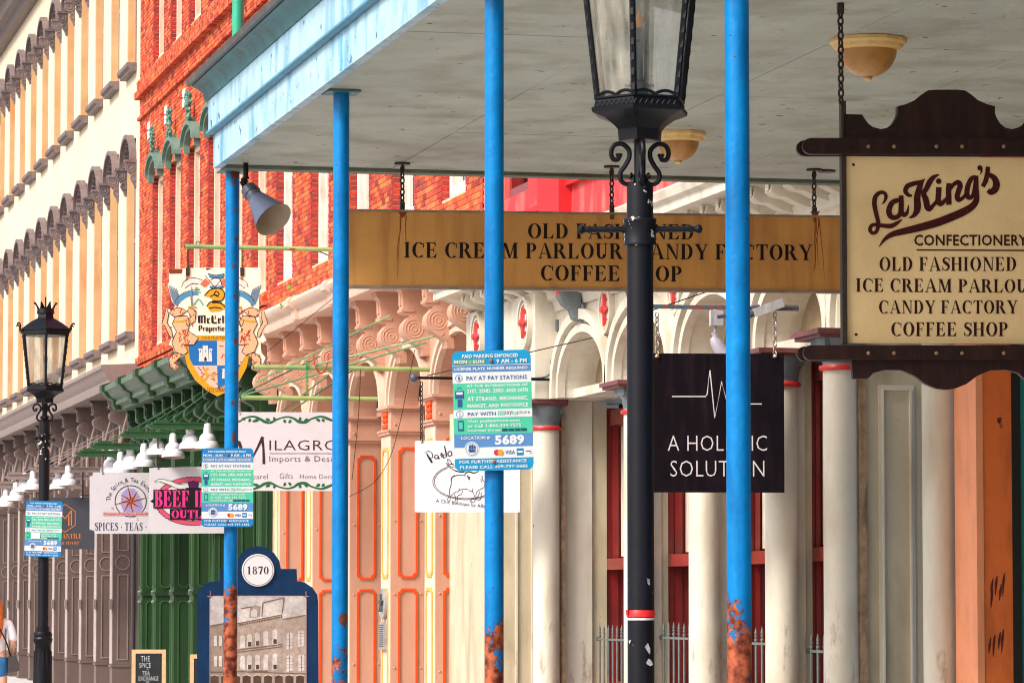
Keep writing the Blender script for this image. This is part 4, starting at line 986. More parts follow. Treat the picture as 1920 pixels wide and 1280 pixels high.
# ================================================================== STREET LAMPS
def zl(y): return 1.6+(1130-y)/551.5
def street_lamp(loc, label, group):
    rt = root('street_lamp', loc, label, 'street lamp', group)
    B = dict(parent=rt, local=True)
    g = G(); g.lathe([(.046, 1.15), (.0455, 2.83), (.0455, zl(338)), (.02, zl(338)), (.02, zl(258))], 0, 0, 24); g.build('pole', M_lpole, rt, local=True)
    g = G(); g.lathe([(.1, 0), (.1, .12), (.085, .16), (.08, .9), (.07, 1.08), (.066, 1.15), (.08, 1.18), (.083, 1.2), (.075, 1.215), (.08, 1.235), (.072, 1.26), (.055, 1.27), (.055, 1.3), (.046, 1.305)], 0, 0, 24)
    for k in range(14):
        q = 2*math.pi*k/14; g.tube([(.083*math.cos(q), .083*math.sin(q), .2), (.07*math.cos(q), .07*math.sin(q), 1.1)], .007, 5)
    g.build('base', M_blacki, rt, local=True)
    g = G(); g.lathe([(.056, zl(455)), (.057, zl(452)), (.055, zl(448)), (.055, zl(412)), (.058, zl(408)), (.056, zl(404))], 0, 0, 24)
    g.build('collar', M_lpole, rt, local=True)
    g = G(); z = zl(424)
    for d in (-1, 1):
        g.tube([(d*.05, 0, z), (d*.19, 0, z)], .0105, 10); g.tube([(d*.17, 0, z), (d*.178, 0, z)], .0135, 10); g.tube([(d*.19, 0, z), (d*.2, 0, z), (d*.208, 0, z), (d*.214, 0, z)], .015, 10, rs=[.011, .0165, .015, .006])
        g.tube([(d*.05, 0, z), (d*.062, 0, z)], .014, 10)
    g.build('ladder_bar', M_blacki, rt, local=True)
    sc_ = [(262, 705), (258, 738), (228, 740), (214, 700), (232, 655), (280, 645), (322, 680), (325, 730), (300, 780), (272, 820), (275, 868), (308, 890), (345, 880), (350, 848), (328, 838)]
    for k in range(4):
        q = math.pi/2*k+R(8)
        P, _ = spline([((390-x)/1765, 0, zl(60+y/3.2)) for x, y in sc_], None, 3)
        M = Matrix.Rotation(q, 3, 'Z'); n_ = len(P)
        g = G(); g.tube([M @ p for p in P], .0075, 7, rs=[.0125 if i < 2 or i > n_-3 else .0085 for i in range(n_)])
        g.build('scroll', M_blacki, rt, local=True)
    HR = R(24)
    g = G(); g.lathe([(.079, zl(256)), (.082, zl(235)), (.1, zl(225)), (.13, zl(214)), (.165, zl(207)), (.178, zl(204)), (.18, zl(197)), (.168, zl(194)), (.166, zl(182)), (.172, zl(180)), (.165, zl(176)), (.155, zl(176))], 0, 0, 6, rot=HR)
    g.build('gallery_cup', M_blacki, rt, local=True, ang=20)
    zb, zt = zl(178), zl(178)+.455; rb_, rt_ = .158, .212
    g = G()
    for k in range(6):
        q = HR+math.pi/3*k; c, s_ = math.cos(q), math.sin(q)
        g.tube([(rb_*c, rb_*s_, zb), (rt_*c, rt_*s_, zt)], .0105, 6)
        for j in range(9):
            t = (j+.5)/9; g.tube([((rb_+(rt_-rb_)*t+.002)*c, (rb_+(rt_-rb_)*t+.006)*s_, zb+(zt-zb)*t-.012), ((rb_+(rt_-rb_)*t+.004)*c, (rb_+(rt_-rb_)*t+.004)*s_, zb+(zt-zb)*t+.012)], .009, 5)
        q2 = q+math.pi/3; n_ = 8                      # scalloped skirts and zigzag band
        for f, (ra, za) in enumerate(((.166, zl(190)),)):
            for j in range(n_):
                t0, t1 = j/n_, (j+.5)/n_; t2 = (j+1)/n_
                def pt(t, z): return (ra*(c*(1-t)+math.cos(q2)*t)*1.004, ra*(s_*(1-t)+math.sin(q2)*t)*1.004, z)
                g.tube([pt(t0, za-.008), pt(t1, za+.008), pt(t2, za-.008)], .0025, 4)
        top = []
        for j in range(13):
            t = j/12; zz_ = zb+.012*abs(math.sin(t*math.pi*2)); top.append((rb_*1.0*(c*(1-t)+math.cos(q2)*t), rb_*(s_*(1-t)+math.sin(q2)*t), zz_+.006))
        g.tube(top, .006, 5)
    g.build('lantern_frame', M_blacki, rt, local=True)
    g = G(); g.lathe([(.214, zt-.03), (.222, zt-.025), (.222, zt+.01), (.232, zt+.014), (.232, zt+.024), (.16, zt+.075), (.085, zt+.115), (.075, zt+.12), (.07, zt+.16)], 0, 0, 6, rot=HR)
    for k in range(6):
        q = HR+math.pi/3*k; c, s_ = math.cos(q), math.sin(q)
        P, _ = spline([(.222*c, .222*s_, zt+.0), (.245*c, .245*s_, zt+.02), (.245*c, .245*s_, zt+.05), (.262*c, .262*s_, zt+.07), (.278*c, .278*s_, zt+.06)], None, 3); g.tube(P, .007, 6)
    g.build('lantern_roof', M_blacki, rt, local=True, ang=20)
    g = G(); g.lathe([(.07, zt+.155), (.075, zt+.16), (.07, zt+.2), (.068, zt+.2), (.06, zt+.16)], 0, 0, 20)
    for k in range(8):
        q = math.pi/4*k; c, s_ = math.cos(q), math.sin(q); d = math.pi/8
        g.add([(.07*math.cos(q-d), .07*math.sin(q-d), zt+.195), (.07*math.cos(q+d), .07*math.sin(q+d), zt+.195), (.095*c, .095*s_, zt+.26)], [(0, 1, 2)])
        g.tube([(.07*c, .07*s_, zt+.2), (.085*c, .085*s_, zt+.235), (.105*c, .105*s_, zt+.25)], .006, 5)
    g.tube([(0, 0, zt+.12), (0, 0, zt+.3)], .006, 6)
    g.build('crown', M_blacki, rt, local=True)
    for k in range(6):
        q = HR+math.pi/3*k; q2 = q+math.pi/3
        a = .97
        v = [(rb_*a*math.cos(q), rb_*a*math.sin(q), zb), (rb_*a*math.cos(q2), rb_*a*math.sin(q2), zb), (rt_*a*math.cos(q2), rt_*a*math.sin(q2), zt), (rt_*a*math.cos(q), rt_*a*math.sin(q), zt)]
        g = G(); g.add(v, [(0, 1, 2, 3)]); g.build('pane', M_lglass, rt, local=True, smooth=False)
    g = G(); g.lathe([(.03, zb-.01), (.03, zb+.06), (.012, zb+.07), (.012, zb+.2), (.02, zb+.21), (.02, zb+.25)], 0, 0, 12); g.box(-.05, .05, -.008, .008, zb+.045, zb+.055)
    g.build('burner', M_steel, rt, local=True)
    G().lathe([(.008, zb+.25), (.014, zb+.28), (.002, zb+.32)], 0, 0, 8).build('bulb', mat('orange_bulb', (.8, .3, .03), .3), rt, local=True)
    return rt
LX = 3.34
Yl = LX/math.tan(PSI+math.atan((1201-960)/FPX))
Yl2 = 3.33/math.tan(PSI+math.atan((83-960)/FPX))
sl_group = 'black iron street lamps along the kerb'
lampN = street_lamp((LX, Yl, 0), 'nearest black iron street lamp with chipped paint and a band of red tape', sl_group)
lampN.rotation_euler.z = -PSI+R(-3)
lampF = copy_tree(lampN, (3.33, Yl2, .1), R(62), 'distant black street lamp with a crowned hexagonal lantern at the far left')
g = G(); z = zl(1150); n = 24
g.lathe([(.0475, z-.011), (.049, z-.01), (.0485, z+.008), (.0472, z+.012)], 0, 0, n); g.box(-.05, -.043, -.03, -.005, z-.004, z+.014)
g.build('red_tape', mat('red_tape', (.75, .015, .015), .35, .1), lampN, local=True)
g = G(); z = zl(1152); g.lathe([(.0469, z-.018), (.0471, z-.01)], 0, 0, n, capb=False, capt=False); g.build('white_tape', M_enamel, lampN, local=True)
rnd = random.Random(4)
for (py, a) in ((1090, -55), (1205, -135), (1215, -60), (1240, -50)):
    g = G(); z = zl(py); n = 7
    vs = [(.0468*math.cos(R(a+rnd.uniform(-9, 9)+14*math.cos(k))), .0468*math.sin(R(a+14*math.cos(2*math.pi*k/n))), z+rnd.uniform(.01, .022)*math.sin(2*math.pi*k/n)) for k in range(n)]
    g.add(vs, [tuple(range(n))]); g.build('sticker_scrap', mat('silver_scrap', (.5, .5, .55), .4, .3, 40), lampN, local=True)

# ================================================================== LAKING'S SIGN
kY = atZ(1576, 2, ZSF).y
K = Sign('hanging_shop_sign', 1773, 470, kY, "cream LaKing's Confectionery hanging sign in a dark scrolled wooden frame", 'sign', beta=8)
K.board(1585, 293, 1961, 645, .03, 'board', M_king)
def mir(L_, cx=1773): return L_+[(2*cx-x, y+.01*(cx-x)*0) for x, y in reversed(L_)]
def crop(pts, s_, ox, oy): return [(ox+x/s_, oy+y/s_) for x, y in pts]
top = crop([(405, 455), (405, 245), (558, 250), (580, 285), (610, 325), (650, 355), (715, 372), (770, 360), (815, 325), (845, 275), (858, 235), (858, 180), (920, 165), (1000, 130), (1060, 80), (1110, 48), (1180, 42)], 4.465, 1490, 160)
K.poly_part(mir(top), -.02, .04, 'crest_board', M_wood)
bot = crop([(312, 65), (312, 75), (318, 140), (372, 140), (395, 118), (440, 106), (500, 108), (550, 130), (590, 160), (630, 176), (660, 180)], 2, 1440, 640)
K.poly_part(mir(bot), -.01, .035, 'apron_board', M_wood)
for (ya, yb) in ((261, 291), (648, 676)):
    for y_, dx in ((-.045, 0), (.035, -6)):
        r_ = (yb-ya)/2; pts = [(1517+dx+r_*math.cos(R(q)), (ya+yb)/2-r_*math.sin(R(q))) for q in range(90, 271, 30)]+[(2029-dx+r_*math.cos(R(q)), (ya+yb)/2-r_*math.sin(R(q))) for q in range(-90, 91, 30)]
        K.poly_part(pts, y_, y_+.035 if y_ < 0 else y_+.03, 'rail', M_wood)
    g = G()
    for bx in (1625, 1673, 1752, 1800, 1878, 1926):
        u, z = K.L(bx, (ya+yb)/2+1); g.lathe([(.009, 0), (.009, .004), (.004, .008)], 0, 0, 8, M=Matrix.Translation((u, -.045, z)) @ Matrix.Rotation(R(90), 4, 'X'))
    g.build('bolt_row', mat('rusty_bolt', (.3, .16, .08), .5, .3, 40), K.root, local=True)
a = K.L(1581, 215); b_ = K.L(1581, 645); G().box(a[0]-.012, a[0]+.01, -.02, .04, b_[1], K.L(1576, 190)[1]).build('side_strap', M_chain, K.root, local=True)
a = K.L(1965, 215); G().box(a[0]-.006, a[0]+.012, -.02, .04, b_[1], K.L(1970, 190)[1]).build('side_strap', M_chain, K.root, local=True)
for cx in (1577, 1969):
    t0 = K.L(cx, 195); g = G(); g.chain((t0[0], 0, ZSF-K.o.z+.0), (t0[0], 0, t0[1]), .04, .0055, .012); g.build('chain', M_chain, K.root, local=True)
    g = G(); g.box(t0[0]-.015, t0[0]+.015, -.015, .015, ZSF-K.o.z-.05, ZSF-K.o.z-.001); g.build('ceiling_hook', M_chain, K.root, local=True)
OXB = flat('oxblood', (74, 8, 14)); OXD = flat('dark_oxblood', (62, 14, 14))
def kc(p): return crop(p, 5.818, 1590, 300)
def kst(pts, ws): K.stroke(kc(pts), [x/5.818 for x in (ws if isinstance(ws, list) else [ws]*len(pts))], OXB, 'script_lettering', 2, 5)
kst([(365, 485), (395, 455), (413, 400), (395, 360), (345, 358), (300, 400), (286, 470), (300, 560), (320, 640), (330, 700), (310, 780), (265, 797), (238, 760), (262, 712), (320, 708), (390, 718), (470, 720), (530, 690), (595, 645)], [4, 25, 40, 38, 42, 50, 52, 48, 46, 44, 40, 40, 42, 40, 40, 46, 52, 42, 4])
kst([(590, 440), (535, 442), (478, 470), (445, 550), (462, 612), (510, 630), (560, 600), (578, 520), (585, 450)], [40, 50, 58, 62, 60, 52, 50, 50, 44])
kst([(577, 388), (580, 470), (580, 560), (610, 600), (645, 570), (660, 490)], [52, 56, 58, 52, 36, 5])
kst([(700, 390), (660, 385), (625, 340), (650, 285), (720, 258), (800, 240), (835, 205)], [18, 40, 50, 54, 50, 45, 4])
kst([(800, 240), (770, 330), (752, 420), (757, 500), (748, 560), (712, 610), (660, 635)], [50, 65, 72, 78, 68, 42, 4])
kst([(995, 160), (935, 188), (890, 240), (850, 320), (800, 375)], [6, 48, 62, 56, 50])
kst([(820, 370), (850, 440), (862, 510), (885, 538), (925, 500), (965, 455)], [55, 66, 66, 52, 42, 40])
kst([(990, 297), (985, 380), (983, 450), (1010, 478), (1060, 440), (1090, 400)], [60, 60, 60, 56, 40, 34])
K.put([kc([(988+31*math.cos(R(q)), 233+31*math.sin(R(q))) for q in range(0, 360, 30)])], OXB, 'script_lettering', 2)
kst([(1102, 255), (1096, 340), (1100, 490)], 60)
kst([(1110, 330), (1150, 270), (1200, 245), (1222, 280), (1205, 340), (1190, 400), (1205, 435), (1245, 420), (1290, 370)], [30, 42, 54, 58, 58, 58, 54, 38, 34])
kst([(1395, 188), (1345, 205), (1305, 290), (1297, 380), (1325, 412), (1362, 385), (1380, 300), (1390, 200)], [40, 50, 56, 56, 52, 44, 40, 36])
kst([(1398, 172), (1396, 300), (1402, 400), (1395, 450), (1350, 510), (1250, 570), (1100, 635), (950, 690), (750, 745), (600, 780), (480, 812), (400, 865), (335, 950)], [46, 56, 60, 66, 75, 85, 88, 88, 80, 72, 60, 38, 3])
K.put([kc([(1437+29*math.cos(R(q)), 88+29*math.sin(R(q))) for q in range(0, 360, 30)])], OXB, 'script_lettering', 2)
kst([(1452, 90), (1455, 125), (1438, 162)], [28, 22, 4])
kst([(1525, 75), (1518, 150), (1500, 230), (1468, 292)], [44, 52, 54, 46])
kst([(1535, 160), (1590, 195), (1618, 260), (1600, 325), (1555, 350), (1525, 328)], [46, 62, 76, 76, 66, 44])
K.text('CONFECTIONERY', 1714, 440, 1926, 461, OXD, .02, dy=0)
K.put([[(1718, 467.5), (1926, 468.5), (1926, 471), (1718, 470)]], OXD, 'underline', 2)
K.serif('OLD FASHIONED', 1649, 482, 1905, 508, OXD); K.serif('ICE CREAM PARLOUR', 1605, 522, 1950, 547, OXD, dy=2)
K.serif('CANDY FACTORY', 1648, 563, 1908, 588, OXD); K.serif('COFFEE SHOP', 1671, 604, 1889, 630, OXD)
for p in ((1600, 309), (1605, 627), (1945, 310), (1945, 630)): K.ell(p[0], p[1], 2.8, 2.8, M_black, 'nail', 2, 10)
K.finish()

# ================================================================== LONG OCHRE SIGN
bY = YCE-.62
Bs = Sign('long_hanging_sign', 1140, 470, bY, 'long ochre OLD FASHIONED ICE CREAM PARLOUR board hung by chains beneath the canopy', 'sign', beta=5.5)
Bs.board(645, 396, 1635, 545, .05, 'board', M_bigsign)
a, b2, z0, z1 = Bs.rect(645, 396, 1635, 545)
g = G(); g.box(a-.005, b2+.005, -.008, .055, z1, z1+.014); g.box(a-.005, b2+.005, -.008, .055, z0-.018, z0); g.build('frame', mat('sign_edge_metal', (.28, .2, .15), .6, .3, 10), Bs.root, local=True, smooth=False)
Bs.serif('OLD FASHIONED', 990, 419, 1300, 447, OXD if 0 else flat('ink', (30, 12, 12)), dy=2)
INK = flat('ink', (30, 12, 12))
Bs.serif('ICE CREAM PARLOUR  CANDY FACTORY', 758, 454, 1523, 483, INK, dy=5); Bs.serif('COFFEE SHOP', 1014, 497, 1278, 526, INK, dy=2)
for cx, cy in ((755, 305), (1148, 312), (1528, 318)):
    u, z = Bs.L(cx, 400); zt_ = ZSF-Bs.o.z
    g = G(); g.chain((u, .02, zt_-.02), (u, .02, z1-.0), .045, .0055, .013); g.box(u-.014, u+.014, .0, .03, z1-.03, z1+.06); g.tube([(u, .02, zt_-.05), (u, .02, zt_)], .006, 6); g.lathe([(.05, zt_-.012), (.05, zt_-.001)], u, .02, 14)
    g.build('chain', M_chain, Bs.root, local=True)
RS = flat('rust_stain', (176, 100, 36)); RS2 = flat('rust_dark', (150, 70, 28))
for bx, sd_ in ((755, 1), (1528, 2)):
    rn = random.Random(sd_)
    for k in range(5 if sd_ == 2 else 3):
        x0 = bx+rn.uniform(-5, 8); P = [(x0, 405)]; 
        for j in range(1, 5): P.append((x0+rn.uniform(-1.5, 1.5)+(k-2)*1.2*j, 405+(rn.uniform(20, 30))*j))
        Bs.stroke(P, [2.2, 1.3, 1.0, .8, .3], RS if k % 2 else RS2, 'rust_streak', 1)
    Bs.put([[(bx-9, 396.5), (bx+9, 396.5), (bx+5, 404), (bx, 409), (bx-5, 403)]], RS2, 'rust_streak', 2)
Bs.finish()

# ================================================================== A HOLISTIC SOLUTION
hY = YF(1520)+.3
H = Sign('hanging_shop_sign', 1345, 790, hY, 'square black sign reading A HOLISTIC SOLUTION with a white heartbeat line', 'sign', beta=9)
H.board(1220, 662, 1471, 923, .025, 'board', mat('black_sign_board', (.005, .003, .006), .45, .3, 5, dirt=(.02, .01, .015), damt=.6, spec=.12))
WH = flat('white', (238, 232, 236))
H.stroke([(1260, 743), (1323, 743), (1326, 738), (1331, 694), (1340, 783), (1353, 715), (1366, 765), (1372, 744), (1378, 752), (1384, 757), (1428, 757)], [2.2]*11, WH, 'heartbeat_line', 2, 1)
H.text('A HOLISTIC', 1252, 816, 1438, 845, WH, -.012, dy=0); H.text('SOLUTION', 1257, 863, 1433, 893, WH, -.012)
for cx in (1232, 1453):
    u, z = H.L(cx, 668); g = G(); g.chain((u, 0, H.L(cx, 586)[1]), (u, 0, z+.0), .042, .0055, .014); g.lathe([(.014, z-.01), (.018, z), (.01, z+.015)], u, -.005, 8); g.build('chain', M_chaing, H.root, local=True)
H.finish()
hb = root('sign_bracket', atY(1520, 577, hY), 'flaking blue and rust bar above the black holistic sign', 'bracket')
g = G(); A0 = atY(1200, 574, hY); A1 = atY(1522, 580, hY); A1.z = A0.z
g.box(A0.x, 8.01, hY-.012, hY+.012, A0.z-.014, A0.z+.014); g.build('bar', M_rbar, hb, smooth=False)
g = G(); g.tube([atY(1180, 596, hY+.02), atY(1310, 552, hY+.25), atX(1410, 520, 7.98)], .004, 6); g.build('stay_wire', M_black, hb)
g = G(); g.tube([(A0.x+.9, hY-.02, A0.z+.022), (8.0, hY-.02, A0.z+.024)], .007, 8); g.build('conduit', M_cgrey, hb)
# twin flood lights and sensor on that bar
fl = root('flood_light', atY(1435, 573, hY-.05), 'white and grey security sensor lamp clamped right of the nearest post', 'lamp')
S_ = Sign.__new__(Sign)
def at(px, py, dy=0): return atY(px, py, hY-.06+dy)
g = G(); a = at(1412, 588); b_ = at(1466, 568); d = (b_-a); u_ = Vector((-d.z, 0, d.x)).normalized()*.034
pts = [a+u_, b_+u_*.9, b_-u_*.9, a-u_*.8]; g.prism([(p.x, p.z) for p in pts], 'y', a.y-.04, a.y+.03); g.build('housing', mat('dull_grey_housing', (.42, .42, .44), .5, .15, 9, dirt=GRIME, damt=.4), fl, smooth=False)
g = G(); g.tube([at(1414, 585), at(1398, 592)], .028, 10); g.tube([at(1400, 590), at(1380, 600), at(1360, 592), at(1345, 594)], .014, 8); g.tube([at(1398, 578), at(1424, 573)], .01, 8); g.build('swivel', M_steel, fl)
OFF = .25
f2 = root('flood_light', at(1342, 590, .25), 'grey bullet floodlight with a white junction box under the flaking bar', 'lamp')
g = G(); a = at(1331, 582, .25); b_ = at(1354, 611, .25); g.box(a.x, b_.x, a.y-.03, a.y+.02, b_.z, a.z); c = at(1343, 576, .25); g.lathe([(.025, 0), (.025, .02), (.01, .04)], c.x, c.y, 10, M=Matrix.Translation((0, 0, c.z)) if 0 else None) if 0 else None
g.tube([at(1342, 583, .25), at(1343, 573, .25)], .022, 10); g.build('junction_box', MATS['dull_grey_housing'], f2, smooth=False)
g = G(); g.tube([at(1341, 611, .25), at(1342, 630, .25)], .013, 8); g.tube([at(1338, 622, .25), at(1343, 633, .25)], .022, 8)
g.tube([at(1336, 632, .24), at(1341, 640, .24), at(1350, 655, .22), at(1362, 672, .22)], .05, 14, rs=[.02, .04, .048, .06]); g.build('lamp_head', mat('lilac_grey_metal', (.42, .4, .47), .4), f2)

# ================================================================== PARDON/BOUTIQUE SIGN
pY = YF(1054)+.15
P_ = Sign('hanging_shop_sign', 876, 892, pY, 'white boutique sign with a winged dog drawing behind the nearest parking sign', 'sign', beta=9)
P_.board(778, 826, 975, 960, .02, 'board', mat('bright_white_board', (.76, .74, .76), .4, .03), rad=.015)
IK = flat('charcoal', (38, 42, 50))
def pc(p): return crop(p, 6.736, 770, 780)
def ps(pts, w_): P_.stroke(pc(pts), [x/6.736 for x in (w_ if isinstance(w_, list) else [w_]*len(pts))], IK, 'drawing', 2, 4)
def pl_(pts, w_): P_.stroke(pc(pts), [x/6.736 for x in (w_ if isinstance(w_, list) else [w_]*len(pts))], IK, 'script_lettering', 3, 4)
for rx, ry in ((425, 230), (405, 215)):
    P_.put([[(770+(700+a_)/6.736, 780+(825+b__)/6.736) for a_, b__ in q] for q in arcstrip(0, 0, rx, ry, rx-7, ry-7, 12, 235, 40)], IK, 'drawing', 2)
ps([(540, 760), (600, 742), (690, 742)], [10, 8, 5]); ps([(560, 745), (515, 780), (510, 860), (490, 930), (485, 1000), (465, 1050), (490, 1075), (505, 1010), (560, 960), (600, 945), (625, 900)], [14, 12, 8, 8, 8, 7, 7, 7, 7, 7, 4])
ps([(610, 935), (680, 915), (740, 935), (790, 965), (800, 1020), (750, 1075), (800, 1080), (820, 1030), (830, 960), (880, 920), (930, 895)], 7)
ps([(550, 985), (570, 1040), (555, 1080), (585, 1085), (590, 1010), (640, 980), (655, 935)], 7); ps([(870, 950), (855, 1000), (830, 1045), (880, 1050), (890, 960)], 7)
ps([(785, 900), (780, 950)], [3, 10]); ps([(900, 745), (905, 800), (935, 830)], 9); ps([(880, 790), (900, 840)], 6); ps([(935, 830), (930, 890)], 6)
ps([(465, 540), (500, 560), (520, 600), (560, 630)], [12, 8, 10, 6]); ps([(465, 540), (480, 600), (540, 600)], 8); ps([(445, 590), (520, 640), (600, 650)], [12, 9, 5]); ps([(460, 620), (530, 670), (620, 700), (700, 690)], [14, 9, 12, 8]); ps([(560, 690), (640, 705), (680, 700)], 12)
ps([(690, 770), (685, 730), (730, 700), (800, 715), (860, 690)], [4, 10, 14, 16, 6]); ps([(715, 740), (735, 800), (745, 765), (712, 765)], 10)
pl_([(175, 475), (190, 455), (230, 440), (270, 470), (275, 515), (240, 530)], [5, 6, 8, 10, 12, 5]); pl_([(200, 470), (235, 530), (270, 585)], [14, 26, 26])
pl_([(345, 490), (310, 490), (305, 525), (330, 535), (350, 500), (350, 535), (370, 525)], [6, 10, 14, 8, 12, 14, 4]); pl_([(370, 500), (385, 470), (395, 470), (390, 520)], [4, 14, 14, 12]); pl_([(425, 370), (440, 440), (455, 510)], [10, 18, 14]); pl_([(445, 480), (410, 490), (415, 525), (450, 510)], [6, 12, 14, 6]); pl_([(500, 440), (470, 460), (480, 500), (515, 490), (515, 450), (500, 440)], 12)
P_.text('A Chic Boutique by Affaire', *crop([(318, 1040)], 6.736, 770, 780)[0], *crop([(1010, 1100)], 6.736, 770, 780)[0], IK, 0, dy=12, layer=3, skew=.0)
for cx in (790, 966):
    u, z = P_.L(cx, 829); g = G(); g.chain((u, 0, P_.L(cx, 716)[1]), (u, 0, z), .05, .005, .013); g.build('chain', M_chain, P_.root, local=True)
P_.finish()
pb = root('sign_bracket', atY(1054, 712, pY), 'black iron bar with a ball end above the winged dog sign', 'bracket')
A0 = atY(776, 708, pY); g = G(); g.box(A0.x, 8.0, pY-.01, pY+.01, A0.z-.012, A0.z+.012); g.box(7.96, 8.0, pY-.02, pY+.02, A0.z-.07, A0.z+.05); g.build('bar', M_blacki, pb, smooth=False)
g = G(); g.lathe([(.001, -.04), (.02, -.034), (.034, -.02), (.04, 0), (.034, .02), (.02, .034), (.001, .04)], 0, 0, 16, M=Matrix.Translation(A0)); g.build('ball', M_steel, pb)
g = G(); g.tube([A0+Vector((.12, 0, .02)), atX(1112, 633, 8.0)], .005, 5); g.build('stay_rod', M_chain, pb)
# electrical box and conduit
eb = root('electrical_box', atX(1049, 585, 7.93), 'small grey conduit boxes on the cream pier beside the arch', 'electrical box')
Yb = 33.24
g = G(); a = atY(1041, 600, Yb); b_ = atY(1056, 622, Yb); g.box(a.x, b_.x, Yb-.07, Yb-.001, b_.z, a.z); a = atY(1045, 578, Yb); b_ = atY(1055, 594, Yb); g.box(a.x, b_.x, Yb-.06, Yb-.001, b_.z, a.z); g.build('box', M_cgrey, eb, smooth=False)
g = G(); g.tube([atY(1050, 560, Yb-.02), atY(1050, 600, Yb-.02)], .008, 6)
Pp, _ = spline([atY(1045, 656, Yb-.03), atY(1034, 675, Yb-.03), atY(1034, 695, Yb-.03), atY(1024, 706, Yb-.03), atY(1000, 709, Yb-.03), atY(960, 709, Yb-.03)], None, 4); g.tube(Pp, .008, 7); g.build('conduit', M_steel, eb)

# ================================================================== MILAGROS SIGN + POLES
mY = YF(719)+.1
Mi = Sign('hanging_shop_sign', 535, 845, mY, 'pale lilac Milagros sign with green vine scrolls hanging from a pale green pole', 'sign', beta=9)
Mi.board(424, 772, 652, 920, .025, 'board', M_wsign)
VG = flat('vine_green', (38, 110, 66)); BR = flat('brown_ink', (66, 38, 40))
def mc(p): return crop(p, 7.53, 440, 760)
def vine(dx, flip, oy):
    def f(p): return [(440+(x+dx)/7.53, 760+((oy-(y-200) if flip else y-200+oy))/7.53) for x, y in p]
    Mi.stroke(f([(-240, 170), (-150, 150), (-60, 200), (60, 225), (130, 180), (250, 155), (340, 180), (420, 225), (500, 240), (570, 210), (640, 180), (740, 160), (830, 180), (900, 225), (1000, 235), (1080, 190), (1210, 155), (1300, 180), (1400, 215), (1500, 190)]), [1.5*x/7.53 for x in [14, 20, 26, 18, 14, 18, 24, 28, 24, 18, 14, 16, 20, 28, 26, 16, 18, 26, 20, 12]], VG, 'vine', 1)
    for lx, ly, ex, ey in ((250, 225, 350, 195), (200, 230, 215, 180), (440, 185, 500, 220), (550, 165, 560, 215), (690, 200, 715, 245), (790, 200, 760, 245), (925, 165, 910, 215), (1030, 185, 980, 220), (1150, 190, 1205, 225), (1260, 230, 1230, 190), (100, 185, 150, 195)):
        Mi.stroke(f([(lx, ly), ((lx+ex)/2+6, (ly+ey)/2), (ex, ey)]), [1.3*x/7.53 for x in (14, 34, 12)], VG, 'vine', 2, 3)
vine(0, False, 200); vine(0, True, 1130)
Mi.stroke(mc([(-120, 830), (-100, 620), (-60, 480)]), 6, BR, 'lettering', 2); Mi.stroke(mc([(-60, 480), (60, 520), (150, 760), (255, 730), (340, 560), (398, 440)]), [5, 7, 4, 3, 4.5, 6], BR, 'lettering', 2, 1)
Mi.stroke(mc([(385, 470), (405, 600), (412, 825)]), [6, 4, 5.5], BR, 'lettering', 2)
Mi.text('ILAGROS', *mc([(490, 488)])[0], *mc([(1600, 630)])[0], BR, -.008, dy=0)
Mi.put([mc([(490, 672), (1560, 672), (1560, 680), (490, 680)])], BR, 'underline', 2)
Mi.text('Imports & Designs', *mc([(490, 712)])[0], *mc([(1560, 815)])[0], BR, -.012)
Mi.text('Apparel', *mc([(120, 965)])[0], *mc([(465, 1060)])[0], BR, -.015); Mi.text('Gifts', *mc([(635, 955)])[0], *mc([(818, 1032)])[0], BR, -.015); Mi.text('Home Decor', *mc([(920, 970)])[0], *mc([(1440, 1032)])[0], BR, -.015)
for cx in (449, 640):
    u, z = Mi.L(cx, 775); g = G(); g.chain((u, 0, Mi.L(cx, 748)[1]), (u, 0, z-.01), .03, .004, .01); g.build('chain', M_chaing, Mi.root, local=True)
Mi.finish()
def sign_pole(px0, px1, py, Yq, label, stays, extra=None, r=.025):
    rt = root('sign_pole', atY(px1, py, Yq), label, 'pole', 'pale green poles reaching out over the sidewalk')
    A = atY(px0, py, Yq); g = G(); g.tube([A, Vector((8.0, Yq, A.z))], r, 14); g.lathe([(r*1.12, 0), (r*1.12, .05)], 0, 0, 14, M=Matrix.Translation(A) @ Matrix.Rotation(R(90), 4, 'Y')); g.build('pole', M_pole, rt)
    g = G(); g.tube([Vector((8.0, Yq, A.z)), Vector((8.02, Yq, A.z))], r*1.8, 12); g.build('wall_flange', M_greenl, rt)
    for (a, b_) in stays:
        g = G(); g.tube([a, b_], .0095, 8); g.build('stay_rod', mat('green_rod_paint', (.1, .26, .12), .45, .3, 3, dirt=(.3, .4, .12), damt=.8, dscale=1, streak=1), rt)
    g = G(); k = A+Vector((.15, 0, r+.012)); g.tube([k+Vector((.022*math.cos(q), 0, .022*math.sin(q))) for q in [2*math.pi*i/10 for i in range(10)]], .005, 5, closed=True); g.build('eye_ring', M_chain, rt)
    return rt
Yp2 = YF(810)+.05
sign_pole(475, 808, 688, Yp2, 'upper long pale green pole across the pink storefront, nearer one', [(atY(590, 684, Yp2), atX(833, 626, 7.97)), (atY(455, 741, Yp2+.3), atX(800, 642, 7.97))])
Yp3 = mY+.02
sign_pole(452, 718, 745, Yp3, 'pale green pole that carries the Milagros sign', [(atY(480, 716, Yp3), atX(733, 591, 7.6)), (atY(455, 738, Yp3), atX(600, 668, 7.6)), (atY(505, 790, Yp3), atX(616, 702, 7.97)), (atY(545, 770, Yp3+.2), atX(664, 692, 7.97))])

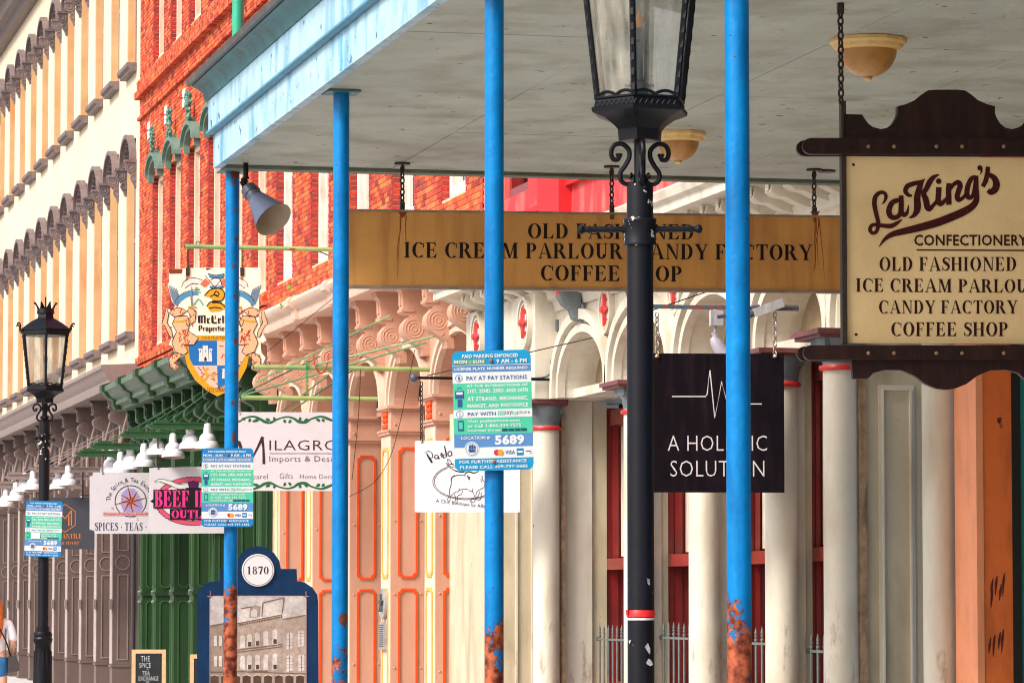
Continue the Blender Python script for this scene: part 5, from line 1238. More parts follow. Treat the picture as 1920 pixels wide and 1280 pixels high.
# ================================================================== CREST SIGN (McLellan) + POLE
cY = YF(700)+.1
sign_pole(346, 700, 462, cY, 'rusty pale green pole carrying the painted crest sign beneath the canopy corner', [(atY(580, 464, cY), atX(668, 500, 8.0))], r=.024)
Cr = Sign('crest_sign', 402, 620, cY, 'painted coat of arms property sign with lions, ribbons and blue quartered shield', 'sign', beta=9)
def cc(p): return crop(p, 4.573, 300, 480)
outline = [(75, 110), (390, 100), (860, 100), (862, 150), (864, 225), (878, 235), (850, 330), (848, 400), (850, 440), (850, 560), (870, 640), (912, 720), (880, 745), (860, 735), (870, 830), (905, 870), (880, 925), (850, 880), (800, 850), (760, 850), (740, 960), (680, 1070), (580, 1160), (490, 1200), (400, 1150), (300, 1060), (235, 950), (212, 850), (150, 880), (120, 915), (165, 945), (130, 980), (85, 950), (75, 880), (100, 850), (130, 840), (105, 770), (75, 760), (100, 700), (100, 600), (60, 610), (15, 590), (40, 540), (50, 440), (100, 470), (130, 430), (100, 380), (65, 240), (80, 225)]
CRM = mat('ivory_sign_board', (.84, .76, .58), .5, .06, 6, dirt=(.7, .45, .25), damt=.3, dscale=3)
Cr.poly_part(cc(outline), 0, .03, 'board', CRM)
GO = flat('gold', (236, 172, 30)); BL = flat('shield_blue', (30, 118, 196)); SKY = flat('sky_blue', (80, 156, 206)); RDc = flat('lion_red', (196, 60, 36)); PCH = flat('lion_peach', (243, 196, 150)); BK = M_black; WT = flat('paper_white', (240, 238, 235)); MGN = flat('mint', (120, 184, 150)); RU = flat('rust', (140, 60, 30)); SIL = flat('silver_blue', (120, 146, 166))
Cr.put([cc([(212, 850), (215, 690), (770, 690), (765, 850), (740, 960), (680, 1070), (580, 1160), (490, 1200), (400, 1150), (300, 1060), (235, 950)])], GO, 'shield_rim', 1)
Cr.put([cc([(240, 725), (490, 725), (490, 938), (285, 938), (255, 880)])], BL, 'shield_field', 2)
Cr.put([cc([(490, 938), (690, 930), (640, 1030), (560, 1100), (495, 1140)])], BL, 'shield_field', 2)
Cr.put([cc([(490, 725), (735, 725), (735, 850), (690, 930), (490, 938)]), cc([(285, 938), (490, 938), (495, 1140), (430, 1110), (340, 1030)])], flat('shield_pink', (246, 208, 184)), 'shield_field', 2)
rn = random.Random(11)
for cx, cy, w_, h_ in ((600, 820, 90, 90), (410, 1020, 70, 70)):
    for k in range(9): 
        x, y = cx+rn.uniform(-w_, w_), cy+rn.uniform(-h_, h_); Cr.stroke(cc([(x, y), (x+rn.uniform(-40, 40), y+rn.uniform(-40, 40))]), 1.8, RDc, 'shield_charge', 3, 2)
    for k in range(3):
        q = k*2.1; Cr.stroke(cc([(cx, cy), (cx+45*math.cos(q), cy+45*math.sin(q)), (cx+60*math.cos(q+.6), cy+60*math.sin(q+.6))]), 4, GO, 'shield_charge', 4, 2)
def castle(x, y, s_=1):
    Cr.put([cc([(x+a*s_, y+b__*s_) for a, b__ in q]) for q in ([(-55, 60), (-50, -20), (-60, -45), (-25, -45), (-28, 60)], [(-27, 60), (-22, -70), (20, -70), (26, 60)], [(27, 60), (28, -45), (58, -45), (50, -20), (54, 60)])], WT, 'castle', 4)
    Cr.put([cc([(x-10, y+60), (x-10, y+35), (x, y+22), (x+10, y+35), (x+10, y+60)])], BK, 'castle_door', 5)
    for dx in (-42, 0, 42): Cr.put([cc([(x+dx-2, y-35), (x+dx+2, y-35), (x+dx+2, y-15), (x+dx-2, y-15)])], BK, 'castle_door', 5)
castle(390, 840, 1.05); castle(575, 1000, .8)
Cr.put([cc([(270, 680), (740, 680), (740, 722), (270, 722)])], GO, 'banner', 3)
Cr.text('CONSTRUCTED', *cc([(355, 690)])[0], *cc([(560, 712)])[0], flat('banner_ink', (120, 60, 16)), .0, layer=4)
Cr.text('2313 STRAND', *cc([(400, 1128)])[0], *cc([(590, 1165)])[0], flat('banner_ink', (120, 60, 16)), .0, layer=4)
for k in range(2):       # ribbons and sky arcs either side
    Cr.side = 'side%d' % k
    m_ = (lambda P: P) if k == 0 else (lambda P: [(940-x, y) for x, y in P])
    Cr.stroke(cc(m_([(130, 420), (180, 360), (250, 325), (330, 318)])), [9, 10, 9, 7], SKY, 'ribbon', 2)
    Cr.stroke(cc(m_([(122, 400), (172, 335), (250, 297), (340, 290)])), 1.2, BK, 'ribbon_outline', 3)
    Cr.stroke(cc(m_([(205, 260), (250, 225), (300, 212), (360, 235)])), [8, 9, 9, 6], WT, 'ribbon', 2); Cr.stroke(cc(m_([(185, 270), (200, 225), (250, 190), (320, 190), (380, 215)])), 1, BK, 'ribbon_outline', 3)
    Cr.stroke(cc(m_([(215, 275), (270, 240), (330, 240)])), 1, BK, 'ribbon_outline', 3)
    for j in range(5): Cr.stroke(cc(m_([(120+8*j, 400), (100+14*j, 340), (75+16*j, 245+8*j)])), [2.2, 3.4, 1.4], SIL, 'wing', 2+(j % 2))
    # lion
    body = [[(190, 450), (150, 440), (100, 460), (80, 490), (120, 520), (180, 510), (230, 470)], [(130, 520), (230, 510), (260, 560), (240, 640), (300, 680), (330, 700), (290, 760), (210, 760), (240, 820), (200, 850), (130, 820), (100, 740), (140, 650), (105, 580)], [(130, 830), (190, 840), (150, 890), (120, 915), (165, 945), (130, 975), (85, 950), (75, 880), (100, 850)], [(240, 600), (300, 560), (310, 470), (250, 440), (235, 470), (270, 520), (220, 560)], [(40, 600), (15, 580), (40, 500), (55, 440), (75, 500), (60, 570), (100, 640), (110, 700), (85, 690)]]
    Cr.put([cc(m_(q)) for q in body], PCH, 'lion', 5)
    for q in body: Cr.stroke(cc(m_(q+[q[0]])), 1.3, BK, 'lion_outline', 6, 1)
    for j in range(70):
        q = body[rn.choice((0, 1, 1, 1, 2, 3))]; x = sum(p[0] for p in q)/len(q)+rn.uniform(-45, 45); y = sum(p[1] for p in q)/len(q)+rn.uniform(-70, 70)
        Cr.stroke(cc(m_([(x, y), (x+rn.uniform(-12, 12), y+rn.uniform(8, 34))])), [2.2, .6], RDc, 'lion_fur', 6, 1)
    Cr.stroke(cc(m_([(120, 560), (180, 560), (240, 540)])), 3.2, GO, 'collar', 7)
    Cr.stroke(cc(m_([(272, 260), (268, 340), (275, 430)])), [1, 3.4, 3.4], SIL, 'sword', 7); Cr.stroke(cc(m_([(240, 435), (315, 438)])), 3, GO, 'sword_hilt', 7)
    Cr.stroke(cc(m_([(370, 420), (330, 370), (290, 420)])), 3, MGN, 'foliage', 4); Cr.stroke(cc(m_([(340, 290), (310, 270), (305, 300), (350, 310)])), 2.6, MGN, 'foliage', 4)
    Cr.put([cc(m_([(345, 240), (390, 190), (430, 230), (380, 270)]))], flat('flag_red', (226, 120, 90)), 'flag', 4); Cr.stroke(cc(m_([(385, 165), (470, 270)])), 1.2, BK, 'flag_pole', 5, 1)
Cr.side = 0
Cr.put([cc([(380, 340), (430, 290), (500, 275), (545, 300), (550, 350), (520, 385), (450, 385), (440, 360)]), cc([(400, 430), (440, 390), (520, 405), (565, 410), (560, 450), (510, 470), (430, 475)])], GO, 'helm', 5)
for q in ([(380, 340), (430, 290), (500, 275), (545, 300), (550, 350), (520, 385), (450, 385)], [(430, 350), (470, 330), (500, 350)], [(400, 430), (440, 390), (520, 405), (560, 440)], [(420, 450), (470, 440), (530, 450)], [(480, 300), (505, 320), (490, 345), (465, 325), (480, 300)], [(445, 400), (530, 400)]): Cr.stroke(cc(q), 2.0, BK, 'helm_outline', 6, 3)
Cr.put([cc([(430, 210), (470, 185), (510, 195), (530, 250), (440, 255)])], WT, 'bird', 5); Cr.put([cc([(410, 150), (480, 165), (555, 150), (540, 180), (480, 190), (420, 175)])], SKY, 'hat', 5)
for q in ([(410, 150), (480, 165), (555, 150)], [(420, 175), (480, 192), (545, 178)], [(430, 210), (470, 185), (510, 195), (530, 250)], [(425, 265), (480, 280), (545, 265)]): Cr.stroke(cc(q), 1.2, BK, 'helm_outline', 6, 3)
Cr.stroke(cc([(425, 262), (480, 275), (545, 262)]), 4, SKY, 'torse', 5)
Cr.put([cc([(75, 110), (195, 110), (185, 150), (80, 152)]), cc([(390, 102), (450, 105), (400, 122)])], RU, 'rust_patch', 2)
for bx in (235, 705): Cr.stroke(cc([(bx, 130), (bx-4, 200), (bx-20, 250)]), [6, 5, 1], flat('rust_wash', (222, 150, 90)), 'rust_wash', 1)
def minim(x, y0, y1, w_): return [(x, y0+w_*.6), (x+w_/2, y0), (x+w_, y0+w_*.6), (x+w_, y1-w_*.6), (x+w_/2, y1), (x, y1-w_*.6)]
def black_letter(word, x, y0, y1, w_):
    out = []; h = y1-y0; xt = y0+h*.3
    for ch in word:
        if ch in 'MLP':
            out.append(minim(x, y0, y1, w_*1.3)); x += w_*1.7
            if ch == 'M': out += [minim(x, y0+h*.05, y1, w_), minim(x+w_*1.7, y0+h*.05, y1, w_), [(x-w_*2, y0+h*.1), (x+w_*2.6, y0), (x+w_*2.6, y0+h*.12), (x-w_*2, y0+h*.2)]]; x += w_*3.4
            if ch == 'L': out += [[(x-w_, y1-h*.16), (x+w_*1.5, y1-h*.22), (x+w_*1.3, y1), (x-w_, y1-h*.04)], minim(x+w_*.3, y0, y0+h*.5, w_*.5)]; x += w_*2
            if ch == 'P': out += [minim(x+w_*.4, y0, y0+h*.62, w_), [(x-w_, y0), (x+w_, y0), (x+w_, y0+h*.1), (x-w_, y0+h*.1)], [(x-w_*.4, y0+h*.5), (x+w_*1.2, y0+h*.52), (x+w_, y0+h*.62), (x-w_*.4, y0+h*.6)]]; x += w_*2
        elif ch == 't': out += [minim(x, y0+h*.1, y1, w_), [(x-w_*.5, xt), (x+w_*1.5, xt), (x+w_*1.5, xt+h*.09), (x-w_*.5, xt+h*.09)]]; x += w_*1.9
        elif ch == 'i': out += [minim(x, xt, y1, w_), minim(x, y0+h*.05, y0+h*.22, w_)]; x += w_*1.6
        elif ch in 'lb': out += [minim(x, y0, y1, w_)]; x += w_*1.6
        elif ch in 'ec': out += [minim(x, xt, y1, w_), minim(x+w_*1.1, xt, xt+h*(.34 if ch == 'e' else .22), w_*.8), [(x+w_*.7, y1-h*.14), (x+w_*2, y1-h*.2), (x+w_*1.2, y1)]]; x += w_*2.5
        elif ch in 'ona': out += [minim(x, xt, y1, w_), minim(x+w_*1.45, xt, y1, w_), [(x+w_*.5, xt), (x+w_*1.6, xt+h*.02), (x+w_*1.6, xt+h*.1), (x+w_*.5, xt+h*.09)]]+([[(x+w_*.5, y1-h*.1), (x+w_*1.6, y1-h*.1), (x+w_*1.6, y1-h*.02), (x+w_*.5, y1)]] if ch == 'o' else []); x += w_*3
        elif ch == 'r': out += [minim(x, xt, y1, w_), minim(x+w_*1.1, xt, xt+h*.2, w_*.9)]; x += w_*2.3
        elif ch == 'p': out += [minim(x, xt, y1+h*.3, w_), minim(x+w_*1.45, xt, y1, w_), [(x+w_*.5, y1-h*.1), (x+w_*1.6, y1-h*.1), (x+w_*1.6, y1-h*.02), (x+w_*.5, y1)]]; x += w_*3
        elif ch == 's': out += [minim(x, xt, xt+h*.4, w_), minim(x+w_*.8, y1-h*.4, y1, w_)]; x += w_*2.3
        else: x += w_*1.5
    return out
Cr.put([cc(q) for q in black_letter('McLellan', 325, 505, 580, 15)], flat('ink2', (34, 26, 24)), 'lettering', 4)
Cr.put([cc(q) for q in black_letter('Properties', 330, 592, 645, 10)], flat('ink2', (34, 26, 24)), 'lettering', 4)
for cx in (352, 454):
    u, z = Cr.L(cx, 512); g = G(); g.chain((u, 0, Cr.L(cx, 468)[1]), (u, 0, z+.03), .03, .004, .01); g.box(u-.022, u+.022, -.014, .03, z-.03, z+.06); g.build('chain', M_chain, Cr.root, local=True)
Cr.finish()

# ================================================================== PARKING SIGNS
def parking_sign(loc, label, daily=True, worn=False):
    """board .333 x .505 m; layout measured on the nearest one"""
    W_, H_ = .335, .51
    s = Sign.__new__(Sign); s.dec = {}; s.cnt = 0; s.off = 0
    s.root = root('parking_sign', loc, label, 'sign', 'blue and green parking signs on posts')
    s.o = Vector(loc); s.b = 0
    s.L = lambda x, y: ((x/500-.5)*W_, (.5-y/760)*H_)
    a = W_/2; c = H_/2; r_ = .028; pts = []
    for cx, cz, q in ((a-r_, c-r_, 0), (-a+r_, c-r_, 90), (-a+r_, -c+r_, 180), (a-r_, -c+r_, 270)): pts += [(cx+r_*math.cos(R(q+k*15)), cz+r_*math.sin(R(q+k*15))) for k in range(7)]
    CY = flat('cyan' if not daily else 'cyan_deep', (18, 164, 222) if not daily else (14, 140, 214)); PB = flat('pale_blue', (96, 150, 212)); MG = flat('mint_green', (84, 214, 176) if not daily else (30, 204, 106)); WH_ = flat('sign_white', (240, 246, 250)); NV = flat('navy_print', (52, 92, 160))
    G().prism(pts, 'y', 0, .003).build('panel', CY, s.root, local=True, smooth=False)
    for y0, y1, m_ in ((93, 137, PB), (137, 205, WH_), (205, 373, MG), (373, 425, WH_), (425, 527, MG), (527, 612, PB), (612, 682, WH_)): s.put([[(1, y0), (499, y0), (499, y1), (1, y1)]], m_, 'band', 1)
    s.put([[(1, 90), (499, 90), (499, 93.5), (1, 93.5)]], WH_, 'band', 2)
    if daily: s.text('PAID PARKING ENFORCED DAILY', 62, 24, 430, 43, WH_, .03)
    else: s.text('PAID PARKING ENFORCED', 64, 22, 420, 46, WH_, .03)
    if not daily: s.put([[(6, 54), (212, 54), (212, 86), (6, 86)]], flat('olive_patch', (110, 176, 140)), 'patch', 1)
    s.text('MON - SUN', 14, 59, 200, 80, WH_, .03, layer=3); s.text('9 AM - 6 PM', 282, 55, 474, 83, WH_, .03)
    s.text('LICENSE PLATE NUMBER REQUIRED', 14, 105, 478, 126, WH_, .03)
    s.text('PAY AT PAY STATIONS', 88, 160, 472, 186, NV, .01)
    s.text('AT THE INTERSECTIONS OF', 88, 214, 476, 230, WH_, .03); s.text('21ST, 22ND, 23RD, AND 24TH', 90, 243, 476, 272, WH_, .03)
    s.text('AT STRAND, MECHANIC,', 90, 292, 476, 322, WH_, .03); s.text('MARKET, AND POSTOFFICE', 90, 337, 476, 365, WH_, .03)
    s.text('PAY WITH', 90, 389, 268, 412, NV, .02)
    for i in range(3):
        for j in range(3): s.put([[(282+i*11, 384+j*11), (290+i*11, 384+j*11), (290+i*11, 392+j*11), (282+i*11, 392+j*11)]], MG, 'grid_logo', 2)
    s.text('pay', 318, 386, 372, 416, flat('plum_grey', (90, 84, 120)), 0); s.text('by', 373, 384, 404, 416, MG, 0, layer=3); s.text('phone', 405, 382, 484, 414, flat('plum_grey', (90, 84, 120)), 0)
    s.text('Visit paybyphone.com', 88, 437, 420, 458, WH_, .02); s.text('or Call 1-866-234-7275', 88, 465, 426, 486, WH_, .02); s.text('Download the app', 88, 497, 300, 515, WH_, .02)
    for i in range(4): s.put([[(306+i*40, 497), (342+i*40, 497), (342+i*40, 514), (306+i*40, 514)]], flat('app_button', (24, 92, 110)), 'app_button', 2)
    s.text('LOCATION #', 45, 540, 226, 562, WH_, .02); s.text('5689', 258, 536, 444, 600, WH_, .045)
    s.text('FOR FURTHER ASSISTANCE', 30, 692, 456, 712, WH_, .02); s.text('PLEASE CALL 409-797-3682', 32, 726, 462, 746, WH_, .02)
    for y_, t_ in ((172, '1'), (400, '2')):
        s.put([[(q[0], q[1]) for q in p] for p in arcstrip(40, y_, 23, 23, 20, 20, 0, 360, 20)], NV, 'number_ring', 2); s.text(t_, 35, y_-11, 45, y_+11, NV, 0, layer=3)
    s.put([[(14, 252), (70, 252), (70, 302), (14, 302)], [(28, 306), (58, 306), (58, 356), (28, 356)]], NV, 'pay_station_icon', 2); s.put([[(22, 260), (62, 260), (62, 276), (22, 276)]], WH_, 'pay_station_icon', 3)
    s.put([[(q[0], q[1]) for q in p] for p in arcstrip(42, 242, 14, 14, 9, 9, 180, 360, 8)], NV, 'pay_station_icon', 2)
    s.put([[(26, 440), (62, 440), (62, 505), (26, 505)]], NV, 'phone_icon', 2); s.put([[(31, 450), (57, 450), (57, 494), (31, 494)]], MG, 'phone_icon', 3)
    s.put([[(110+46*math.cos(R(k*18)), 620+46*math.sin(R(k*18))) for k in range(20)]], WH_, 'seal', 2); s.put(arcstrip(110, 620, 40, 40, 37, 37, 0, 360, 20), PB, 'seal', 3)
    s.put([[(85, 626), (135, 622), (128, 640), (92, 640)], [(92, 600), (104, 592), (104, 622), (90, 622)], [(107, 596), (120, 590), (120, 620), (107, 620)], [(123, 600), (133, 598), (136, 618), (123, 618)]], NV, 'seal_ship', 4)
    s.put([[(268+19*math.cos(R(k*20)), 647+19*math.sin(R(k*20))) for k in range(18)]], flat('card_red', (214, 60, 80)), 'card_logo', 2); s.put([[(292+19*math.cos(R(k*20)), 647+19*math.sin(R(k*20))) for k in range(18)]], flat('card_orange', (240, 170, 60)), 'card_logo', 3)
    s.text('VISA', 322, 635, 384, 660, flat('card_blue', (30, 100, 170)), .03, layer=2, name='card_logo'); s.put([[(394, 624), (438, 624), (438, 668), (394, 668)]], flat('card_cyan', (30, 140, 200)), 'card_logo', 2); s.put([[(400, 640), (432, 640), (432, 652), (400, 652)]], WH_, 'card_logo', 3)
    s.put([[(452, 640), (486, 640), (486, 645), (452, 645)]], NV, 'card_logo', 2); s.put([[(470, 658), (488, 650), (488, 658)]], flat('card_orange', (240, 170, 60)), 'card_logo', 2)
    if worn: s.put([[(84, 430), (205, 433), (212, 470), (203, 520), (84, 515)]], WH_, 'worn_patch', 5)
    for y_ in (66, 704):
        g = G(); u, z = s.L(248, y_); g.lathe([(.008, 0), (.008, .003), (.004, .007)], 0, 0, 12, M=Matrix.Translation((u, -.004, z)) @ Matrix.Rotation(R(90), 4, 'X')); g.build('bolt', mat('rust_bolt', (.25, .1, .05), .5, .3, 60), s.root, local=True)
    s.finish(); return s.root
def put_parking(px, py, X, Yc, label, daily, roll, sc, worn=False, yaw=11):
    p = atY(px, py, Yc); o = parking_sign(p, label, daily, worn); o.rotation_euler = (0, R(roll), R(-yaw)); o.scale = (sc, sc, sc); return o
put_parking(924, 769, POSTX, Y3-r3-.02, 'nearest parking sign, location 5689, with a patched MON - SUN line', False, -1.6, 1.02)
put_parking(426.5, 913.5, POSTX, Y1-r1-.02, 'middle parking sign, location 5689, on the farthest blue post', True, 0, .965)
put_parking(81.5, 991, 3.33, Yl2-.07, 'smallest and farthest parking sign, on the distant street lamp', True, 1.6, .92, True)

# ================================================================== GREEN BEAMS, BARN LAMPS AND THEIR SIGNS
def beam(px0, py, Yb_, label, m_, group, L_=None, h=.04):
    A = atY(px0, py, Yb_); rt = root('sign_beam', (8.0, Yb_, A.z), label, 'bracket', group)
    g = G(); x1 = 8.05
    g.prism([(A.x, A.z), (A.x+.07, A.z+h), (x1, A.z+h), (x1, A.z-h), (A.x+.07, A.z-h)], 'y', Yb_-.05, Yb_+.05)
    g.box(A.x+.07, x1, Yb_-.065, Yb_+.065, A.z+h, A.z+h+.018); g.box(A.x+.12, A.x+.3, Yb_-.04, Yb_+.04, A.z+h+.018, A.z+h+.05)
    g.build('beam', m_, rt, smooth=False)
    g = G(); g.tube([(A.x+.3, Yb_, A.z+h+.02), (8.0, Yb_-.35, A.z+.75)], .009, 6); g.tube([(A.x+.7, Yb_, A.z+h+.02), (8.0, Yb_+.2, A.z+.62)], .009, 6); g.build('stay_rod', m_, rt)
    return rt, A
gg = 'green beams above the green storefront'
beams = []
for px0, py, Yb_, lb in ((275, 799, 52.6, 'topmost and nearest green beam, reaching behind the farthest blue post'), (223, 815, 54.2, 'second green beam from the top, its tip above the beef jerky sign'), (168, 837, 57.2, 'third green beam from the top, just over the lowest one'), (141, 851, 58.4, 'lowest and farthest green beam, above the spice and tea sign')):
    beams.append(beam(px0, py, Yb_, lb, M_beam, gg))
def barn_lamp(px, py, Yb_, label, group, yb):
    """white enamel shade; px,py = middle of the shade rim, yb = photo height of the beam it hangs from"""
    s_ = (Yb_*math.cos(PSI)+7.3*math.sin(PSI))/FPX
    p = atY(px, py, Yb_); rt = root('barn_lamp', p, label, 'lamp', group)
    k = .168
    prof = [(k, -.012), (k*1.0, .01), (k*.95, .05), (k*.82, .085), (k*.68, .1), (k*.7, .12), (k*.62, .16), (k*.46, .19), (k*.36, .2), (k*.34, .27), (k*.27, .33), (k*.1, .34)]
    T = Matrix.Translation(p) @ Matrix.Rotation(R(random.uniform(-6, 6)), 4, 'X')
    g = G(); g.lathe(prof, 0, 0, 20, M=T, capb=False); g.build('shade', M_enamel, rt)
    g = G(); g.lathe([(k*.95, -.006), (k*.7, .06), (k*.3, .12), (.01, .14)], 0, 0, 20, M=T, capb=False); g.build('shade_lining', M_enamin, rt)
    g = G(); top_ = p+Vector((0, 0, .33)); zb_ = atY(px, yb, Yb_).z
    Pq, _ = spline([top_, top_+Vector((0, 0, .06)), Vector((p.x+.03, Yb_, max(zb_, p.z+.42)))], None, 4); g.tube(Pq, .012, 6); g.build('stem', m_stem, rt)
    return rt
m_stem = M_beam
bl_ = 'white barn lamps over the hanging signs'
for px, py, Yb_, lb, yb in ((208, 884, 58.6, 'leftmost white barn lamp above the spice sign', 851), (226, 888, 58.2, 'white barn lamp half hidden by the spice sign edge, second from left', 851), (244, 877, 57.3, 'third white barn lamp from the left with its lining showing', 838), (270, 873, 57.0, 'fourth white barn lamp from the left, over the spice sign', 838), (294, 852, 54.3, 'white barn lamp behind the rusty chain of the beef jerky sign', 818), (325, 856, 54.0, 'large white barn lamp in the middle over the beef jerky sign', 818), (357, 841, 52.7, 'white barn lamp with open underside left of the farthest blue post', 800), (389, 839, 52.4, 'rightmost white barn lamp tucked behind the middle parking sign', 800)):
    barn_lamp(px, py, Yb_, lb, bl_, yb)
m_stem = M_brown
for px0, py, Yb_, lb in ((59, 881, 65.5, 'brown beam behind the distant street lamp above the mercantile sign'), (7, 894, 68.5, 'brown beam left of the distant street lamp'), (-14, 911, 71, 'brown beam cut by the left edge')):
    beam(px0, py, Yb_, lb, M_brownl, 'brown beams above the brown storefront', h=.04)
for px, py, Yb_, lb, yb in ((11, 949, 71, 'white barn lamp at the left edge of the brown storefront', 911), (30, 938, 70.6, 'white barn lamp second from the left edge', 911), (46, 921, 68.6, 'white barn lamp with a tan lining left of the street lamp', 896), (62, 918, 68.2, 'white barn lamp touching the left side of the street lamp', 896), (110, 916, 65.6, 'white barn lamp just right of the street lamp pole', 881), (128, 909, 65.2, 'white barn lamp over the dark mercantile sign', 881)):
    barn_lamp(px, py, Yb_, lb, bl_, yb)
m_stem = M_beam
# ---- spice & tea sign
Sp = Sign('hanging_shop_sign', 245, 942, 57.8, 'white Spice and Tea sign with a compass star and notched corners', 'sign', beta=8)
Sp.poly_part([(174, 885), (316, 886), (322, 893), (322, 993), (316, 1000), (178, 1000), (176, 994), (168, 992), (168, 893), (174, 891)], 0, .03, 'board', M_wsign)
VI = flat('violet', (184, 164, 224)); NVY = flat('navy', (58, 52, 104)); SAL = flat('salmon', (242, 160, 124)); CRI = flat('crimson', (180, 36, 40)); INK3 = flat('slate_ink', (52, 56, 72)); PK = flat('banner_pink', (238, 166, 160))
Sp.put([[(228, 925), (238, 915), (252, 916), (262, 930), (268, 950), (262, 962), (246, 966), (232, 960), (226, 945)]], VI, 'compass', 1)
Sp.ell(245, 939, 30, 30, NVY, 'compass', 2, 32, inner=1.6)
for k in range(16):
    q = R(k*22.5-12); L_ = (34 if k % 4 == 0 else 24 if k % 2 == 0 else 18); b_ = .2
    Sp.put([[(245, 939), (245+8*math.cos(q-b_*1.4), 939+8*math.sin(q-b_*1.4)), (245+L_*math.cos(q), 939+L_*math.sin(q))]], SAL, 'compass_star', 3)
    if k % 2 == 0: Sp.put([[(245, 939), (245+8*math.cos(q+b_*1.4), 939+8*math.sin(q+b_*1.4)), (245+L_*math.cos(q), 939+L_*math.sin(q))]], INK3, 'compass_star', 4)
for k in range(8):
    q = R(k*45-12); Sp.put([[(245+3*math.cos(q-.6), 939+3*math.sin(q-.6)), (245+3*math.cos(q+.6), 939+3*math.sin(q+.6)), (245+9*math.cos(q), 939+9*math.sin(q))]], CRI, 'star_heart', 5)
Sp.put([[(194, 960), (322, 960), (322, 966), (194, 966), (192, 963)]], PK, 'banner', 5); Sp.text('Purveyors of Fine Spices, Herbs, Blends, Salts', 196, 961, 300, 965.5, CRI, 0, layer=6)
Sp.arctext('The Spice & Tea Exchange', 245, 941, 38, -82, 82, 9, INK3, .0)
Sp.text('N', 231, 903, 236, 909, PK, .02); Sp.text('W', 208, 950, 214, 956, PK, .02); Sp.text('S', 256, 970, 260, 976, PK, .02)
Sp.serif('SPICES . TEAS . GIFTS', 178, 979, 312, 994, flat('slate_blue', (70, 72, 100)))
for cx, y1_ in ((192, 851), (300, 851)):
    u, z = Sp.L(cx, 888); g = G(); g.chain((u, 0, Sp.L(cx, y1_)[1]), (u, 0, z), .04, .006, .014); g.build('chain', M_chain, Sp.root, local=True)
Sp.finish()
# ---- beef jerky sign
Bj = Sign('hanging_shop_sign', 363, 937, 54.1, 'white Beef Jerky Outlet sign with a pink oval and longhorn', 'sign', beta=8)
Bj.poly_part([(280, 877), (448, 872), (448, 999), (285, 1000), (278, 988)], 0, .03, 'board', M_wsign)
HP = flat('hot_pink', (250, 60, 150)); PU = flat('purple', (96, 30, 100)); OP = flat('oval_pink', (236, 92, 120)); YW = flat('yellow', (250, 220, 110))
Bj.ell(362, 939, 72, 46, PU, 'oval', 1, 40); Bj.ell(362, 939, 70, 44.5, OP, 'oval', 2, 40); Bj.ell(362, 939, 61, 36, WT, 'oval', 3, 40); Bj.ell(362, 939, 62.5, 37.2, PU, 'oval', 4, 40, inner=1.2)
for k in range(60):
    q = R(k*6); Bj.ell(362+71*math.cos(q), 939+45.3*math.sin(q), .8, .8, SAL, 'oval_stitch', 3, 5)
Bj.put([[(362, 900), (373, 907), (385, 935), (385, 960), (362, 976), (340, 960), (340, 935), (351, 907)], [(281, 939), (290, 934), (290, 944)], [(318, 926), (345, 908), (345, 935)]], BK, 'diamond', 5)
Bj.put([[(352, 902), (373, 902), (372, 914), (353, 914)]], PU, 'longhorn', 6)
Bj.stroke([(289, 903), (300, 900), (318, 905), (336, 912), (353, 909)], [1, 4, 7, 8, 9], WT, 'longhorn', 6); Bj.stroke([(289, 903), (300, 897.5), (318, 901), (336, 907), (353, 905)], .9, BK, 'longhorn_outline', 7); Bj.stroke([(300, 902.5), (318, 909), (336, 916.5), (353, 914)], .9, BK, 'longhorn_outline', 7)
Bj.stroke([(373, 909), (395, 912), (415, 905), (436, 903)], [9, 8, 6, 1], WT, 'longhorn', 6)
for (m_, e, ly) in ((BK, 1.6, 7), (HP, 0, 9)):
    if e == 0:
        for dx_ in (-.5, .6): Bj.serif('BEEF JERKY', 290+dx_, 919, 438+dx_, 950, m_, 9+(dx_ > 0)); Bj.serif('OUTLET', 322+dx_, 956, 405+dx_, 971, m_, 9+(dx_ > 0))
    Bj.serif('BEEF JERKY', 290-e, 919-e*.6, 438+e, 950+e*.6, m_, ly) if e == 0 else Bj.put([[(289-e, 919-e), (348+e, 919-e), (348+e, 951+e), (289-e, 951+e)], [(352-e, 917-e), (440+e, 917-e), (440+e, 951+e), (352-e, 951+e)]], m_ if m_ is BK else WT, 'letter_backing', ly)
    Bj.serif('OUTLET', 322-e, 956-e*.6, 405+e, 971+e*.6, m_, ly) if e == 0 else Bj.put([[(320-e, 955-e), (407+e, 955-e), (407+e, 972+e), (320-e, 972+e)]], m_, 'letter_backing', ly)
for cx in (296, 432):
    u, z = Bj.L(cx, 876); g = G(); g.chain((u, 0, Bj.L(cx, 816)[1]), (u, 0, z-.02), .045, .006, .014); g.build('chain', M_chain, Bj.root, local=True)
Bj.finish()
